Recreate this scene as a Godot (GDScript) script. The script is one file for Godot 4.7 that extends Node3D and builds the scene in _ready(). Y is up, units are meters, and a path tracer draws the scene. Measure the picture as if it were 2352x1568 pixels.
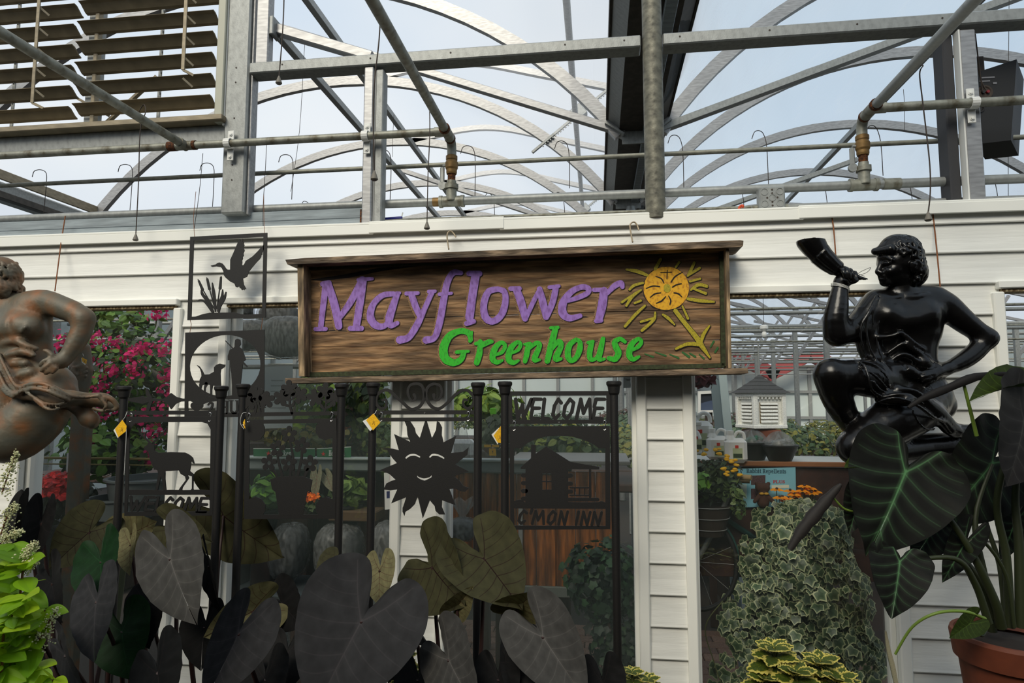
extends Node3D
# A greenhouse seen from inside: a white sided partition with shop windows, hung signs and statues, plants in front, the steel frame and film roof above.

var M := {}
var rng := RandomNumberGenerator.new()


func _ready() -> void:
	rng.seed = 7
	var cam := Camera3D.new()
	cam.name = "camera"
	cam.position = Vector3(0, 1.6, 2.68)
	cam.rotation_degrees = Vector3(5.1, 7.45, 0)
	cam.fov = 55.38
	cam.near = 0.05
	cam.far = 200.0
	cam.current = true
	add_child(cam)
	var env := Environment.new()
	env.background_mode = Environment.BG_SKY
	env.sky = Sky.new()
	env.sky.sky_material = make_sky()
	env.background_energy_multiplier = 0.86
	env.tonemap_mode = Environment.TONE_MAPPER_LINEAR
	env.tonemap_exposure = 1.0
	env.sdfgi_enabled = true
	env.ssao_enabled = true
	env.ssil_enabled = true
	var we := WorldEnvironment.new()
	we.name = "world_environment"
	we.environment = env
	add_child(we)
	var sun := DirectionalLight3D.new()
	sun.name = "sun"
	sun.light_color = Color(1.0, 0.965, 0.89)
	sun.light_energy = 0.97
	sun.light_angular_distance = 30.0
	sun.shadow_enabled = true
	sun.sky_mode = DirectionalLight3D.SKY_MODE_LIGHT_ONLY
	add_child(sun)
	sun.look_at_from_position(Vector3(-2.0, 5.4, 6.3), Vector3.ZERO)
	make_materials()
	build_wall()
	build_roof()
	build_frame()
	build_pipes()
	build_signs()
	build_stands()
	build_statues()
	build_inside()
	build_plants()


func make_sky() -> Material:
	var n := FastNoiseLite.new()
	n.seed = 3
	n.frequency = 1.6
	n.fractal_octaves = 5
	var im := Image.create(512, 256, false, Image.FORMAT_RGBF)
	for y in 256:
		var el := (0.5 - (y + 0.5) / 256.0) * PI
		for x in 512:
			var az := (x + 0.5) / 512.0 * TAU
			var c := Color(0.36, 0.37, 0.36)
			if el > 0:
				var d := Vector3(cos(el) * sin(az), sin(el) * 1.8, cos(el) * cos(az))
				var cloud := clampf(0.62 + 0.75 * n.get_noise_3dv(d), 0.0, 1.0)
				var blue := Color(0.46, 0.64, 0.86).lerp(Color(0.74, 0.83, 0.92), exp(-el * 3.0))
				c = blue.lerp(Color(0.88, 0.93, 0.98), cloud)
			im.set_pixel(x, y, c)
	var sky := PanoramaSkyMaterial.new()
	sky.panorama = ImageTexture.create_from_image(im)
	return sky


# ---------------------------------------------------------------- helpers: naming and tagging
func put(o: Node3D, parent: Node) -> void:
	(parent if parent else self).add_child(o, true)


func numbered(called: String) -> String:
	if not has_node(NodePath(called)):
		return called
	var i := 1
	while has_node(NodePath("%s_%03d" % [called, i])):
		i += 1
	return "%s_%03d" % [called, i]


func tag(o: Node, label: String, category: String, group := "", kind := "") -> void:
	if label: o.set_meta("label", label)
	if category: o.set_meta("category", category)
	if group: o.set_meta("group", group)
	if kind: o.set_meta("kind", kind)


func thing(called: String, at: Vector3, label: String, category: String, group := "") -> Node3D:
	var o := Node3D.new()
	o.name = numbered(called)
	add_child(o)
	o.position = at
	tag(o, label, category, group)
	return o


func struct(called: String, label: String, category: String, at := Vector3.ZERO) -> Node3D:
	var o := thing(called, at, label, category)
	o.set_meta("kind", "structure")
	return o


func where(o: Node) -> Vector3:
	var p := Vector3.ZERO
	while o and o != self:
		p += o.position
		o = o.get_parent()
	return p


func obj(called: String, g, m: Material, parent: Node = null) -> MeshInstance3D:
	# one named mesh; its points are given in the world's axes
	var mi := MeshInstance3D.new()
	mi.mesh = g.mesh() if g is Geo else g
	mi.material_override = m
	if parent:
		mi.name = called
		parent.add_child(mi, true)
		mi.position = -where(parent)
	else:
		mi.name = numbered(called)
		add_child(mi)
	return mi


func solo(called: String, g, m: Material, at: Vector3, label: String, category: String, group := "") -> MeshInstance3D:
	# a thing that is one mesh, its points given round its own base
	var mi := obj(called, g, m)
	mi.position = at
	tag(mi, label, category, group)
	return mi


# ---------------------------------------------------------------- helpers: geometry
class Geo:
	var v := PackedVector3Array()
	var n := PackedVector3Array()
	var uv := PackedVector2Array()
	var c := PackedColorArray()
	var tint := Color.WHITE

	func mesh() -> ArrayMesh:
		var a := []
		a.resize(Mesh.ARRAY_MAX)
		a[Mesh.ARRAY_VERTEX] = v
		a[Mesh.ARRAY_NORMAL] = n
		if uv.size() == v.size(): a[Mesh.ARRAY_TEX_UV] = uv
		if c.size() == v.size(): a[Mesh.ARRAY_COLOR] = c
		var m := ArrayMesh.new()
		m.add_surface_from_arrays(Mesh.PRIMITIVE_TRIANGLES, a)
		return m

	func shift(by: Vector3) -> Geo:
		for i in v.size(): v[i] += by
		return self

	func tri(a: Vector3, b: Vector3, d: Vector3, na: Vector3, nb: Vector3, nd: Vector3, ua := Vector2.ZERO, ub := Vector2.ZERO, ud := Vector2.ZERO) -> void:
		if (b - a).cross(d - a).dot(na + nb + nd) > 0.0:
			v.append_array([a, d, b])
			n.append_array([na, nd, nb])
			uv.append_array([ua, ud, ub])
		else:
			v.append_array([a, b, d])
			n.append_array([na, nb, nd])
			uv.append_array([ua, ub, ud])
		c.append_array([tint, tint, tint])

	func flat(a: Vector3, b: Vector3, d: Vector3, out: Vector3) -> void:
		var m := (b - a).cross(d - a).normalized()
		if m.dot(out) < 0.0: m = -m
		tri(a, b, d, m, m, m)

	func quad(a: Vector3, b: Vector3, d: Vector3, e: Vector3, out: Vector3) -> void:
		flat(a, b, d, out)
		flat(a, d, e, out)

	func box(mid: Vector3, size: Vector3, ch := 0.0, t := Basis.IDENTITY) -> Geo:
		# a box with its edges cut off by ch
		var h := size / 2.0
		ch = minf(ch, minf(h.x, minf(h.y, h.z)) * 0.9)
		for ax in 3:
			var u := (ax + 1) % 3
			var w := (ax + 2) % 3
			for s in [-1.0, 1.0]:
				var p := []
				for k in [[-1, -1], [1, -1], [1, 1], [-1, 1]]:
					var q := Vector3.ZERO
					q[ax] = s * h[ax]
					q[u] = k[0] * (h[u] - ch)
					q[w] = k[1] * (h[w] - ch)
					p.append(mid + t * q)
				var o := Vector3.ZERO
				o[ax] = s
				quad(p[0], p[1], p[2], p[3], t * o)
				if ch > 0.0:
					for s2 in [-1.0, 1.0]:   # the edge between face ax and face u
						var e := []
						for k in [[0, -1], [0, 1], [1, 1], [1, -1]]:
							var q := Vector3.ZERO
							q[ax] = s * (h[ax] - (ch if k[0] == 1 else 0.0))
							q[u] = s2 * (h[u] - (0.0 if k[0] == 1 else ch))
							q[w] = k[1] * (h[w] - ch)
							e.append(mid + t * q)
						var o2 := Vector3.ZERO
						o2[ax] = s
						o2[u] = s2
						quad(e[0], e[1], e[2], e[3], t * o2)
		if ch > 0.0:
			for sx in [-1.0, 1.0]:
				for sy in [-1.0, 1.0]:
					for sz in [-1.0, 1.0]:
						var s := Vector3(sx, sy, sz)
						var b := s * (h - Vector3.ONE * ch)
						flat(mid + t * (b + Vector3(sx * ch, 0, 0)), mid + t * (b + Vector3(0, sy * ch, 0)), mid + t * (b + Vector3(0, 0, sz * ch)), t * s)
		return self

	func bar(a: Vector3, b: Vector3, w: float, d: float, ch := 0.0, up := Vector3.UP) -> Geo:
		# a box from a to b, w across (sideways) and d high
		var y := (b - a).normalized()
		var x := up.cross(y)
		if x.length() < 0.01: x = Vector3.RIGHT.cross(y)
		if x.length() < 0.01: x = Vector3.BACK.cross(y)
		x = x.normalized()
		return box((a + b) / 2.0, Vector3(w, (b - a).length(), d), ch, Basis(x, y, x.cross(y)))

	func tube(p: Array, r, sides := 10, caps := true, flatten := 1.0) -> Geo:
		# along the points p; r is one radius or one per point
		var k := p.size()
		var x := Vector3.ZERO
		var rings := []
		var norms := []
		for i in k:
			var t: Vector3 = (p[mini(i + 1, k - 1)] - p[maxi(i - 1, 0)]).normalized()
			if i == 0:
				x = t.cross(Vector3.UP if absf(t.y) < 0.9 else Vector3.RIGHT).normalized()
			else:
				x = (x - t * x.dot(t)).normalized()
			var y := t.cross(x)
			var rr: float = r[i] if r is Array else r
			var ring := []
			var nn := []
			for j in sides + 1:
				var a := TAU * j / sides
				var d := x * cos(a) + y * sin(a) * flatten
				ring.append(p[i] + d * rr)
				nn.append(d.normalized())
			rings.append(ring)
			norms.append(nn)
		for i in k - 1:
			for j in sides:
				var u0 := float(j) / sides
				var u1 := float(j + 1) / sides
				tri(rings[i][j], rings[i][j + 1], rings[i + 1][j + 1], norms[i][j], norms[i][j + 1], norms[i + 1][j + 1], Vector2(u0, i), Vector2(u1, i), Vector2(u1, i + 1))
				tri(rings[i][j], rings[i + 1][j + 1], rings[i + 1][j], norms[i][j], norms[i + 1][j + 1], norms[i + 1][j], Vector2(u0, i), Vector2(u1, i + 1), Vector2(u0, i + 1))
		if caps:
			for e in [0, k - 1]:
				var out: Vector3 = (p[0] - p[1]) if e == 0 else (p[k - 1] - p[k - 2])
				for j in sides:
					flat(p[e], rings[e][j], rings[e][j + 1], out)
		return self

	func lathe(at: Vector3, prof: Array, sides := 20, axis := Vector3.UP, wob := 0.0) -> Geo:
		# prof: Vector2(radius, height) from bottom to top
		var up := axis.normalized()
		var x := up.cross(Vector3.BACK if absf(up.z) < 0.9 else Vector3.RIGHT).normalized()
		var z := x.cross(up)
		for i in prof.size() - 1:
			var a: Vector2 = prof[i]
			var b: Vector2 = prof[i + 1]
			if a.distance_to(b) < 1e-6: continue
			var s := Vector2(b.y - a.y, a.x - b.x).normalized()
			for j in sides:
				var p := []
				var q := []
				for w in [[a, j], [a, j + 1], [b, j + 1], [b, j]]:
					var an: float = TAU * w[1] / sides
					var d := x * cos(an) + z * sin(an)
					p.append(at + d * w[0].x * (1.0 + wob * sin(an * 3.0 + w[0].y * 40.0)) + up * w[0].y)
					q.append((d * s.x + up * s.y).normalized())
				if a.x > 1e-5: tri(p[0], p[1], p[2], q[0], q[1], q[2], Vector2(j, i) / sides, Vector2(j + 1, i) / sides, Vector2(j + 1, i + 1) / sides)
				if b.x > 1e-5: tri(p[0], p[2], p[3], q[0], q[2], q[3], Vector2(j, i) / sides, Vector2(j + 1, i + 1) / sides, Vector2(j, i + 1) / sides)
		return self

	func ball(at: Vector3, r: Vector3, su := 12, sv := 8) -> Geo:
		for i in sv:
			for j in su:
				var p := []
				for w in [[i, j], [i, j + 1], [i + 1, j + 1], [i + 1, j]]:
					var a: float = PI * w[0] / sv
					var b: float = TAU * w[1] / su
					p.append(Vector3(sin(a) * cos(b), cos(a), sin(a) * sin(b)))
				if i > 0: tri(at + p[0] * r, at + p[1] * r, at + p[2] * r, p[0], p[1], p[2])
				if i < sv - 1: tri(at + p[0] * r, at + p[2] * r, at + p[3] * r, p[0], p[2], p[3])
		return self

	func plate(outer: PackedVector2Array, holes: Array, z0: float, z1: float, ch := 0.0) -> Geo:
		# a flat plate between z0 and z1 (z1 in front), its front edge cut off by ch
		for piece in Geo.no_holes(outer, holes):
			var idx := Geometry2D.triangulate_polygon(piece)
			for k in range(0, idx.size(), 3):
				for zz in [z0, z1]:
					var o := Vector3(0, 0, 1 if zz == z1 else -1)
					flat(Vector3(piece[idx[k]].x, piece[idx[k]].y, zz), Vector3(piece[idx[k + 1]].x, piece[idx[k + 1]].y, zz), Vector3(piece[idx[k + 2]].x, piece[idx[k + 2]].y, zz), o)
		rim(outer, z0, z1, false)
		for h in holes:
			rim(h, z0, z1, true)
		return self

	func rim(p: PackedVector2Array, z0: float, z1: float, inward: bool) -> void:
		var area := 0.0
		for i in p.size():
			area += p[i].cross(p[(i + 1) % p.size()])
		var s := (1.0 if area > 0.0 else -1.0) * (-1.0 if inward else 1.0)
		for i in p.size():
			var a := p[i]
			var b := p[(i + 1) % p.size()]
			quad(Vector3(a.x, a.y, z0), Vector3(b.x, b.y, z0), Vector3(b.x, b.y, z1), Vector3(a.x, a.y, z1), Vector3(b.y - a.y, a.x - b.x, 0) * s)

	static func no_holes(outer: PackedVector2Array, holes: Array) -> Array:
		if holes.is_empty():
			return [outer]
		var pieces := [outer]
		for h in holes:
			var mid := Vector2.ZERO
			for q in h: mid += q
			mid /= h.size()
			var next := []
			for p in pieces:
				if Geometry2D.intersect_polygons(p, h).is_empty():
					next.append(p)
					continue
				for s in [-1.0, 1.0]:
					var half := PackedVector2Array([mid + Vector2(0, -9), mid + Vector2(s * 9, -9), mid + Vector2(s * 9, 9), mid + Vector2(0, 9)])
					for part in Geometry2D.intersect_polygons(p, half):
						for r in Geometry2D.clip_polygons(part, h):
							next.append(r)
			pieces = next
		return pieces

	func stroke(pts: Array, z0: float, z1: float, seg := 10) -> Geo:
		# a brush stroke through points Vector3(x, y, radius), as one flat piece
		var k := 0
		for p in Geo.stroke_poly(pts, seg):
			plate(p, [], z0, z1 + k * 0.0003)
			k += 1
		return self

	static func stroke_poly(pts: Array, seg := 10) -> Array:
		var whole := []
		for i in maxi(pts.size() - 1, 1):
			var cloud := PackedVector2Array()
			for q in [pts[i], pts[mini(i + 1, pts.size() - 1)]]:
				for k in seg:
					var a := TAU * (k + 0.5) / seg
					cloud.append(Vector2(q.x + cos(a) * q.z, q.y + sin(a) * q.z))
			var hull := Geometry2D.convex_hull(cloud)
			hull.remove_at(hull.size() - 1)
			whole.append(hull)
		return Geo.union(whole)

	static func union(list: Array) -> Array:
		var done := []
		for h in list:
			var cur: PackedVector2Array = h
			var again := true
			while again:
				again = false
				for i in done.size():
					var m := Geometry2D.merge_polygons(done[i], cur)
					var outers := []
					var inner := false
					for p in m:
						if Geometry2D.is_polygon_clockwise(p): inner = true
						else: outers.append(p)
					if outers.size() == 1 and not inner:
						cur = outers[0]
						done.remove_at(i)
						again = true
						break
			done.append(cur)
		return done

	func grid(nu: int, nv: int, f: Callable, us := 1.0, vs := 1.0, flip := false) -> Geo:
		# a curved sheet: f(u, v) gives a point, u and v from 0 to 1
		var p := []
		for i in nu + 1:
			var row := []
			for j in nv + 1:
				row.append(f.call(float(i) / nu, float(j) / nv))
			p.append(row)
		var nn := []
		for i in nu + 1:
			var row := []
			for j in nv + 1:
				var du: Vector3 = p[mini(i + 1, nu)][j] - p[maxi(i - 1, 0)][j]
				var dv: Vector3 = p[i][mini(j + 1, nv)] - p[i][maxi(j - 1, 0)]
				var m := du.cross(dv).normalized()
				row.append(-m if flip else m)
			nn.append(row)
		for i in nu:
			for j in nv:
				var u0 := us * i / nu
				var u1 := us * (i + 1) / nu
				var v0 := vs * j / nv
				var v1 := vs * (j + 1) / nv
				tri(p[i][j], p[i + 1][j], p[i + 1][j + 1], nn[i][j], nn[i + 1][j], nn[i + 1][j + 1], Vector2(u0, v0), Vector2(u1, v0), Vector2(u1, v1))
				tri(p[i][j], p[i + 1][j + 1], p[i][j + 1], nn[i][j], nn[i + 1][j + 1], nn[i][j + 1], Vector2(u0, v0), Vector2(u1, v1), Vector2(u0, v1))
		return self


static func pts(a: Array) -> PackedVector2Array:
	var out := PackedVector2Array()
	for i in range(0, a.size(), 2): out.append(Vector2(a[i], a[i + 1]))
	return out


static func brush(a: Array) -> Array:
	# lines of points Vector3(x, y, radius)
	var out := []
	for s in a:
		var l := []
		for i in range(0, s.size(), 3): l.append(Vector3(s[i], s[i + 1], s[i + 2]))
		out.append(l)
	return out


static func limbs(a: Array) -> Array:
	# chains of points Vector4(x, y, z, radius)
	var out := []
	for s in a:
		var l := []
		for i in range(0, s.size(), 4): l.append(Vector4(s[i], s[i + 1], s[i + 2], s[i + 3]))
		out.append(l)
	return out


static func curve(line: Array, per := 6) -> Array:
	# a smooth line through the points (Vector2, Vector3 or Vector4)
	var out := []
	var k := line.size()
	for i in k - 1:
		var a = line[maxi(i - 1, 0)]
		var b = line[i]
		var d = line[i + 1]
		var e = line[mini(i + 2, k - 1)]
		for s in per:
			var t := float(s) / per
			out.append(b * 1.0 + ((d - a) * t + (a * 2.0 - b * 5.0 + d * 4.0 - e) * t * t + (b * 3.0 - a - d * 3.0 + e) * t * t * t) * 0.5)
	out.append(line[k - 1])
	return out


# ---------------------------------------------------------------- helpers: materials
var made := {}


func noise_tex(sd: int, freq: float, stops: Array, oct := 4, size := 256, kind := FastNoiseLite.TYPE_SIMPLEX_SMOOTH) -> NoiseTexture2D:
	# one texture for each pattern, shared by all the materials that ask for it
	var key := "%.3f %s %d %d" % [freq, stops, oct, size]
	if made.has(key): return made[key]
	var n := FastNoiseLite.new()
	n.seed = sd
	n.noise_type = kind
	n.frequency = freq
	n.fractal_octaves = oct
	var t := NoiseTexture2D.new()
	t.width = size
	t.height = size
	t.seamless = true
	t.noise = n
	if stops:
		var gr := Gradient.new()
		var off := PackedFloat32Array()
		var col := PackedColorArray()
		for s in stops:
			off.append(s[0])
			col.append(s[1])
		gr.offsets = off
		gr.colors = col
		t.color_ramp = gr
	made[key] = t
	return t


func mat(c: Color, rough := 0.7, metal := 0.0, tex: Texture2D = null, scale := Vector3.ONE, bump: Texture2D = null, depth := 0.0) -> StandardMaterial3D:
	var m := StandardMaterial3D.new()
	m.albedo_color = c
	m.roughness = rough
	m.metallic = metal
	if tex: m.albedo_texture = tex
	if bump:
		m.heightmap_enabled = true
		m.heightmap_texture = bump
		m.heightmap_scale = depth
	if tex or bump:
		m.uv1_triplanar = true
		m.uv1_world_triplanar = true
		m.uv1_scale = scale
	return m


func g(x: float) -> Color:
	return Color(x, x, x)


# ---------------------------------------------------------------- materials
func make_materials() -> void:
	var cloudy := noise_tex(11, 0.012, [[0.0, g(0.78)], [1.0, g(1.0)]])
	var fine := noise_tex(12, 0.08, [])
	var grain := noise_tex(13, 0.02, [], 5)
	M.siding = mat(Color(0.93, 0.93, 0.905), 0.45, 0.0, noise_tex(14, 0.01, [[0.0, g(0.95)], [1.0, g(1.0)]]), Vector3(0.7, 0.7, 0.7))
	var woodgrain := noise_tex(15, 0.03, [], 4)
	M.siding.heightmap_enabled = true
	M.siding.heightmap_texture = woodgrain
	M.siding.heightmap_scale = 0.03
	M.siding.uv1_scale = Vector3(1.2, 14, 14)
	M.trim = mat(Color(0.94, 0.94, 0.91), 0.4)
	M.dirty_trim = mat(Color(0.72, 0.66, 0.52), 0.6, 0.0, noise_tex(16, 0.03, [[0.3, Color(0.5, 0.42, 0.3)], [0.7, g(1.0)]]), Vector3(6, 2, 6))
	M.glass = mat(Color(0.9, 1.0, 0.97, 0.006), 0.02)
	M.glass.transparency = BaseMaterial3D.TRANSPARENCY_ALPHA
	M.glass_haze = mat(Color(0.85, 0.95, 0.92, 0.022), 0.02)  # pale tint in the pane colour stands in for reflected sky haze
	M.glass_haze.transparency = BaseMaterial3D.TRANSPARENCY_ALPHA
	M.galv = mat(Color(0.60, 0.61, 0.60), 0.48, 0.35, noise_tex(17, 0.02, [[0.0, g(0.84)], [0.5, g(0.94)], [1.0, g(1.0)]], 5), Vector3(6, 4, 6), fine, 0.02)
	M.pipe = mat(Color(0.60, 0.60, 0.55), 0.5, 0.3, noise_tex(18, 0.015, [[0.0, Color(0.55, 0.5, 0.42)], [0.45, g(0.85)], [1.0, g(1.0)]], 5), Vector3(5, 5, 5), fine, 0.03)
	M.alu = mat(Color(0.66, 0.66, 0.66), 0.38, 0.5, noise_tex(19, 0.02, [[0.0, g(0.8)], [1.0, g(1.0)]]), Vector3(2, 9, 9))
	M.rust = mat(Color(0.45, 0.28, 0.12), 0.85, 0.1, noise_tex(20, 0.03, [[0.2, Color(0.4, 0.35, 0.25)], [0.8, Color(1, 0.9, 0.7)]], 5), Vector3(12, 12, 12), fine, 0.2)
	M.brass = mat(Color(0.55, 0.43, 0.25), 0.55, 0.5, cloudy, Vector3(9, 9, 9))
	M.louver = mat(Color(0.62, 0.57, 0.47), 0.5, 0.25, cloudy, Vector3(3, 8, 3))
	M.greywood = mat(Color(0.60, 0.64, 0.66), 0.75, 0.0, noise_tex(21, 0.02, [[0.0, g(0.78)], [1.0, g(1.0)]], 5), Vector3(0.8, 7, 7), woodgrain, 0.1)
	M.wire = mat(Color(0.18, 0.15, 0.13), 0.6, 0.3)
	M.cord = mat(Color(0.22, 0.18, 0.15), 0.7)
	M.rustwire = mat(Color(0.48, 0.28, 0.14), 0.7, 0.2)
	M.orange = mat(Color(0.75, 0.25, 0.08), 0.6)
	M.blue = mat(Color(0.06, 0.10, 0.45), 0.4)
	M.black = mat(Color(0.034, 0.027, 0.024), 0.6, 0.0, noise_tex(22, 0.04, [[0.0, g(0.7)], [1.0, g(1.0)]]), Vector3(9, 9, 9), fine, 0.01)
	M.post = mat(Color(0.085, 0.07, 0.058), 0.6, 0.0, noise_tex(23, 0.06, [[0.0, g(0.55)], [1.0, g(1.0)]]), Vector3(9, 9, 9), fine, 0.03)
	M.speaker = mat(Color(0.07, 0.07, 0.075), 0.6)
	M.speaker_face = mat(Color(0.25, 0.26, 0.28), 0.8)
	M.white = mat(Color(0.88, 0.88, 0.86), 0.5)
	M.tag_yellow = mat(Color(0.96, 0.74, 0.03), 0.6, 0.0, noise_tex(24, 0.02, [[0.2, g(0.9)], [0.7, g(1.0)]]), Vector3(20, 20, 20))
	M.tag_yellow.backlight_enabled = true
	M.tag_yellow.backlight = Color(0.5, 0.35, 0.02)
	M.steel = mat(Color(0.75, 0.75, 0.75), 0.25, 0.9)
	# roof film: one sheet per bay, hazy, letting light through
	M.film = mat(Color(0.86, 0.92, 0.97, 0.22), 0.6)
	M.film.transparency = BaseMaterial3D.TRANSPARENCY_ALPHA
	M.film2 = mat(Color(0.67, 0.73, 0.78, 0.5), 0.5, 0.0, noise_tex(25, 0.02, [[0.0, Color(0.9, 0.95, 0.97, 0.55)], [0.62, Color(0.95, 0.98, 1, 0.8)], [0.7, Color(1, 1, 1, 1)], [0.78, Color(0.95, 0.98, 1, 0.8)], [1.0, Color(1, 1, 1, 1)]], 4, 512), Vector3(0.25, 0.25, 0.05))
	M.film2.transparency = BaseMaterial3D.TRANSPARENCY_ALPHA
	for f in [M.film, M.film2]:
		f.backlight_enabled = true
		f.backlight = Color(1.7, 1.7, 1.7)


func wood(c: Color, dark: Color, light: Color, sd: int, sc := Vector3(0.9, 9, 9), rough := 0.8) -> StandardMaterial3D:
	var m := mat(c, rough, 0.0, noise_tex(sd, 0.018, [[0.0, dark], [0.5, g(0.8)], [1.0, light]], 5), sc, noise_tex(sd + 1, 0.03, [], 4), 0.25)
	m.detail_enabled = true
	m.detail_blend_mode = BaseMaterial3D.BLEND_MODE_MUL
	m.detail_albedo = noise_tex(sd + 2, 0.008, [[0.2, g(0.6)], [0.7, g(1.0)]], 3)
	m.detail_uv_layer = BaseMaterial3D.DETAIL_UV_1
	return m


# ---------------------------------------------------------------- the sided partition with its windows
const HEAD := 2.028
const TOP := 2.35
const COURSES := [2.278, 2.163, 2.042]


func plank(parent: Node, x0: float, x1: float, y0: float, y1: float) -> void:
	# one vinyl course: leaning out at its bottom edge, with a butt under it
	var gm := Geo.new()
	var mid := y0 + (y1 - y0) * 0.5
	var prof := [Vector2(-0.022, y1), Vector2(0.0, y1 - 0.001), Vector2(0.004, mid), Vector2(0.011, y0 + 0.012), Vector2(0.013, y0 + 0.004), Vector2(0.011, y0), Vector2(-0.022, y0)]
	for i in prof.size() - 1:
		var a: Vector2 = prof[i]
		var b: Vector2 = prof[i + 1]
		gm.quad(Vector3(x0, a.y, a.x), Vector3(x1, a.y, a.x), Vector3(x1, b.y, b.x), Vector3(x0, b.y, b.x), Vector3(0, 0.4 if i < 5 else -1.0, 1 if i < 5 else 0))
	for x in [x0, x1]:
		for i in prof.size() - 2:
			var a: Vector2 = prof[0]
			gm.flat(Vector3(x, a.y, a.x), Vector3(x, prof[i + 1].y, prof[i + 1].x), Vector3(x, prof[i + 2].y, prof[i + 2].x), Vector3(1 if x == x1 else -1, 0, 0))
	obj("siding_plank", gm, M.siding, parent)


func build_wall() -> void:
	var floor_in := struct("floor", "brick paved greenhouse floor seen through the shop windows", "floor")
	var bed := Geo.new()
	bed.box(Vector3(0, -0.06, -9), Vector3(30, 0.1, 24), 0.0)
	obj("bed", bed, mat(Color(0.22, 0.19, 0.17), 0.95), floor_in)
	var pv := []
	for k in 3:
		pv.append(mat([Color(0.50, 0.38, 0.31), Color(0.44, 0.34, 0.29), Color(0.54, 0.42, 0.35)][k], 0.9, 0.0, noise_tex(31 + k, 0.03, [[0.0, g(0.75)], [1.0, g(1.0)]]), Vector3(8, 8, 8), noise_tex(34, 0.1, []), 0.1))
	var bm := Geo.new().box(Vector3.ZERO, Vector3(0.205, 0.05, 0.102), 0.006).mesh()
	for r in 18:
		for q in 13:
			var b := MeshInstance3D.new()
			b.mesh = bm
			b.material_override = pv[(r * 7 + q * 3 + (r * q) % 5) % 3]
			b.name = "paver"
			b.position = Vector3(-1.05 + q * 0.211 + (0.105 if r % 2 else 0.0), -0.022 + rng.randf() * 0.003, -0.25 - r * 0.108)
			b.rotation.y = rng.randfn() * 0.01
			floor_in.add_child(b, true)
	var ground := Geo.new().box(Vector3(0, -0.06, 2.6), Vector3(14, 0.1, 5.4))
	var gr := obj("ground", ground, mat(Color(0.16, 0.13, 0.10), 0.95, 0.0, noise_tex(37, 0.05, [[0.0, g(0.6)], [1.0, g(1.0)]]), Vector3(3, 3, 3), noise_tex(38, 0.1, []), 0.8))
	tag(gr, "dark soil planting bed along the foot of the white wall", "ground", "", "structure")
	var w := struct("wall_front", "white vinyl sided partition wall with shop windows and corner trim", "wall")
	# backing with thickness, split round the openings
	var core := Geo.new()
	var solid := [[-4.2, -2.6], [-1.865, -1.62], [-0.85, -0.634], [0.162, 0.368], [1.108, 1.527], [2.35, 3.2]]
	for s in solid:
		core.box(Vector3((s[0] + s[1]) / 2, HEAD / 2, -0.07), Vector3(s[1] - s[0], HEAD, 0.1))
	core.box(Vector3(-0.5, (HEAD + TOP) / 2, -0.07), Vector3(7.4, TOP - HEAD, 0.1))
	obj("core", core, M.trim, w)
	# courses: long ones above the openings, short ones on the piers between
	var joints := [-4.2, -1.9, -0.12, 1.02, 3.2]
	var ys := [TOP - 0.012, 2.278, 2.163, 2.042]
	for k in 3:
		for j in 4:
			plank(w, joints[j] + (0.05 * k if j else 0.0), joints[j + 1] + (0.05 * k if j < 3 else 0.0), ys[k + 1], ys[k])
	for s in solid:
		var y := 2.042
		while y > 0.1:
			plank(w, s[0], s[1], y - 0.1203, y)
			y -= 0.1203
	# the cap along the top, in overlapping lengths
	var caps := [[-4.2, -0.95, 2.352, 0.0], [-0.97, -0.38, 2.356, 0.004], [-0.4, 0.82, 2.352, 0.0], [0.8, 3.2, 2.356, 0.004]]
	for q in caps:
		var cp := Geo.new().box(Vector3((q[0] + q[1]) / 2, q[2] + 0.005, -0.045), Vector3(q[1] - q[0], 0.012, 0.15 + q[3]), 0.003)
		cp.box(Vector3((q[0] + q[1]) / 2, q[2] - 0.02, 0.026 + q[3]), Vector3(q[1] - q[0], 0.045, 0.008), 0.003)
		obj("cap", cp, M.trim, w)
	# trim beside each opening
	for s in solid:
		for k in 2:
			var x: float = s[k]
			if absf(x) > 3: continue
			var tr := Geo.new().box(Vector3(x + (0.012 if k == 0 else -0.012), HEAD / 2 - 0.01, 0.006), Vector3(0.04, HEAD - 0.02, 0.036), 0.005)
			obj("corner_trim", tr, M.trim, w)
	# the windows
	var spans := [[-2.6, -1.865], [-1.62, -0.85], [-0.634, 0.162], [0.368, 1.108], [1.527, 2.35]]
	for i in spans.size():
		var x0: float = spans[i][0]
		var x1: float = spans[i][1]
		var wn := struct("window_%d" % (i + 1), "tall plain glass shop window in the white sided wall", "window", Vector3((x0 + x1) / 2, 0.1, -0.04))
		var hd := Geo.new().box(Vector3((x0 + x1) / 2, HEAD + 0.006, 0.008), Vector3(x1 - x0 + 0.03, 0.03, 0.05), 0.004)
		obj("head_trim", hd, M.trim, wn)
		var lip := Geo.new().box(Vector3((x0 + x1) / 2, HEAD - 0.016, -0.005), Vector3(x1 - x0, 0.014, 0.05), 0.003)
		obj("head_channel", lip, M.dirty_trim, wn)
		for s in [x0 + 0.012, x1 - 0.012]:
			obj("jamb", Geo.new().box(Vector3(s, HEAD / 2 + 0.04, -0.045), Vector3(0.024, HEAD - 0.12, 0.05), 0.004), M.trim, wn)
		obj("sill", Geo.new().box(Vector3((x0 + x1) / 2, 0.09, -0.02), Vector3(x1 - x0, 0.05, 0.11), 0.006), M.trim, wn)
		obj("pane", Geo.new().box(Vector3((x0 + x1) / 2, HEAD / 2 + 0.05, -0.05), Vector3(x1 - x0 - 0.04, HEAD - 0.14, 0.005)), M.glass_haze if i == 1 or i == 2 else M.glass, wn)


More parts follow.
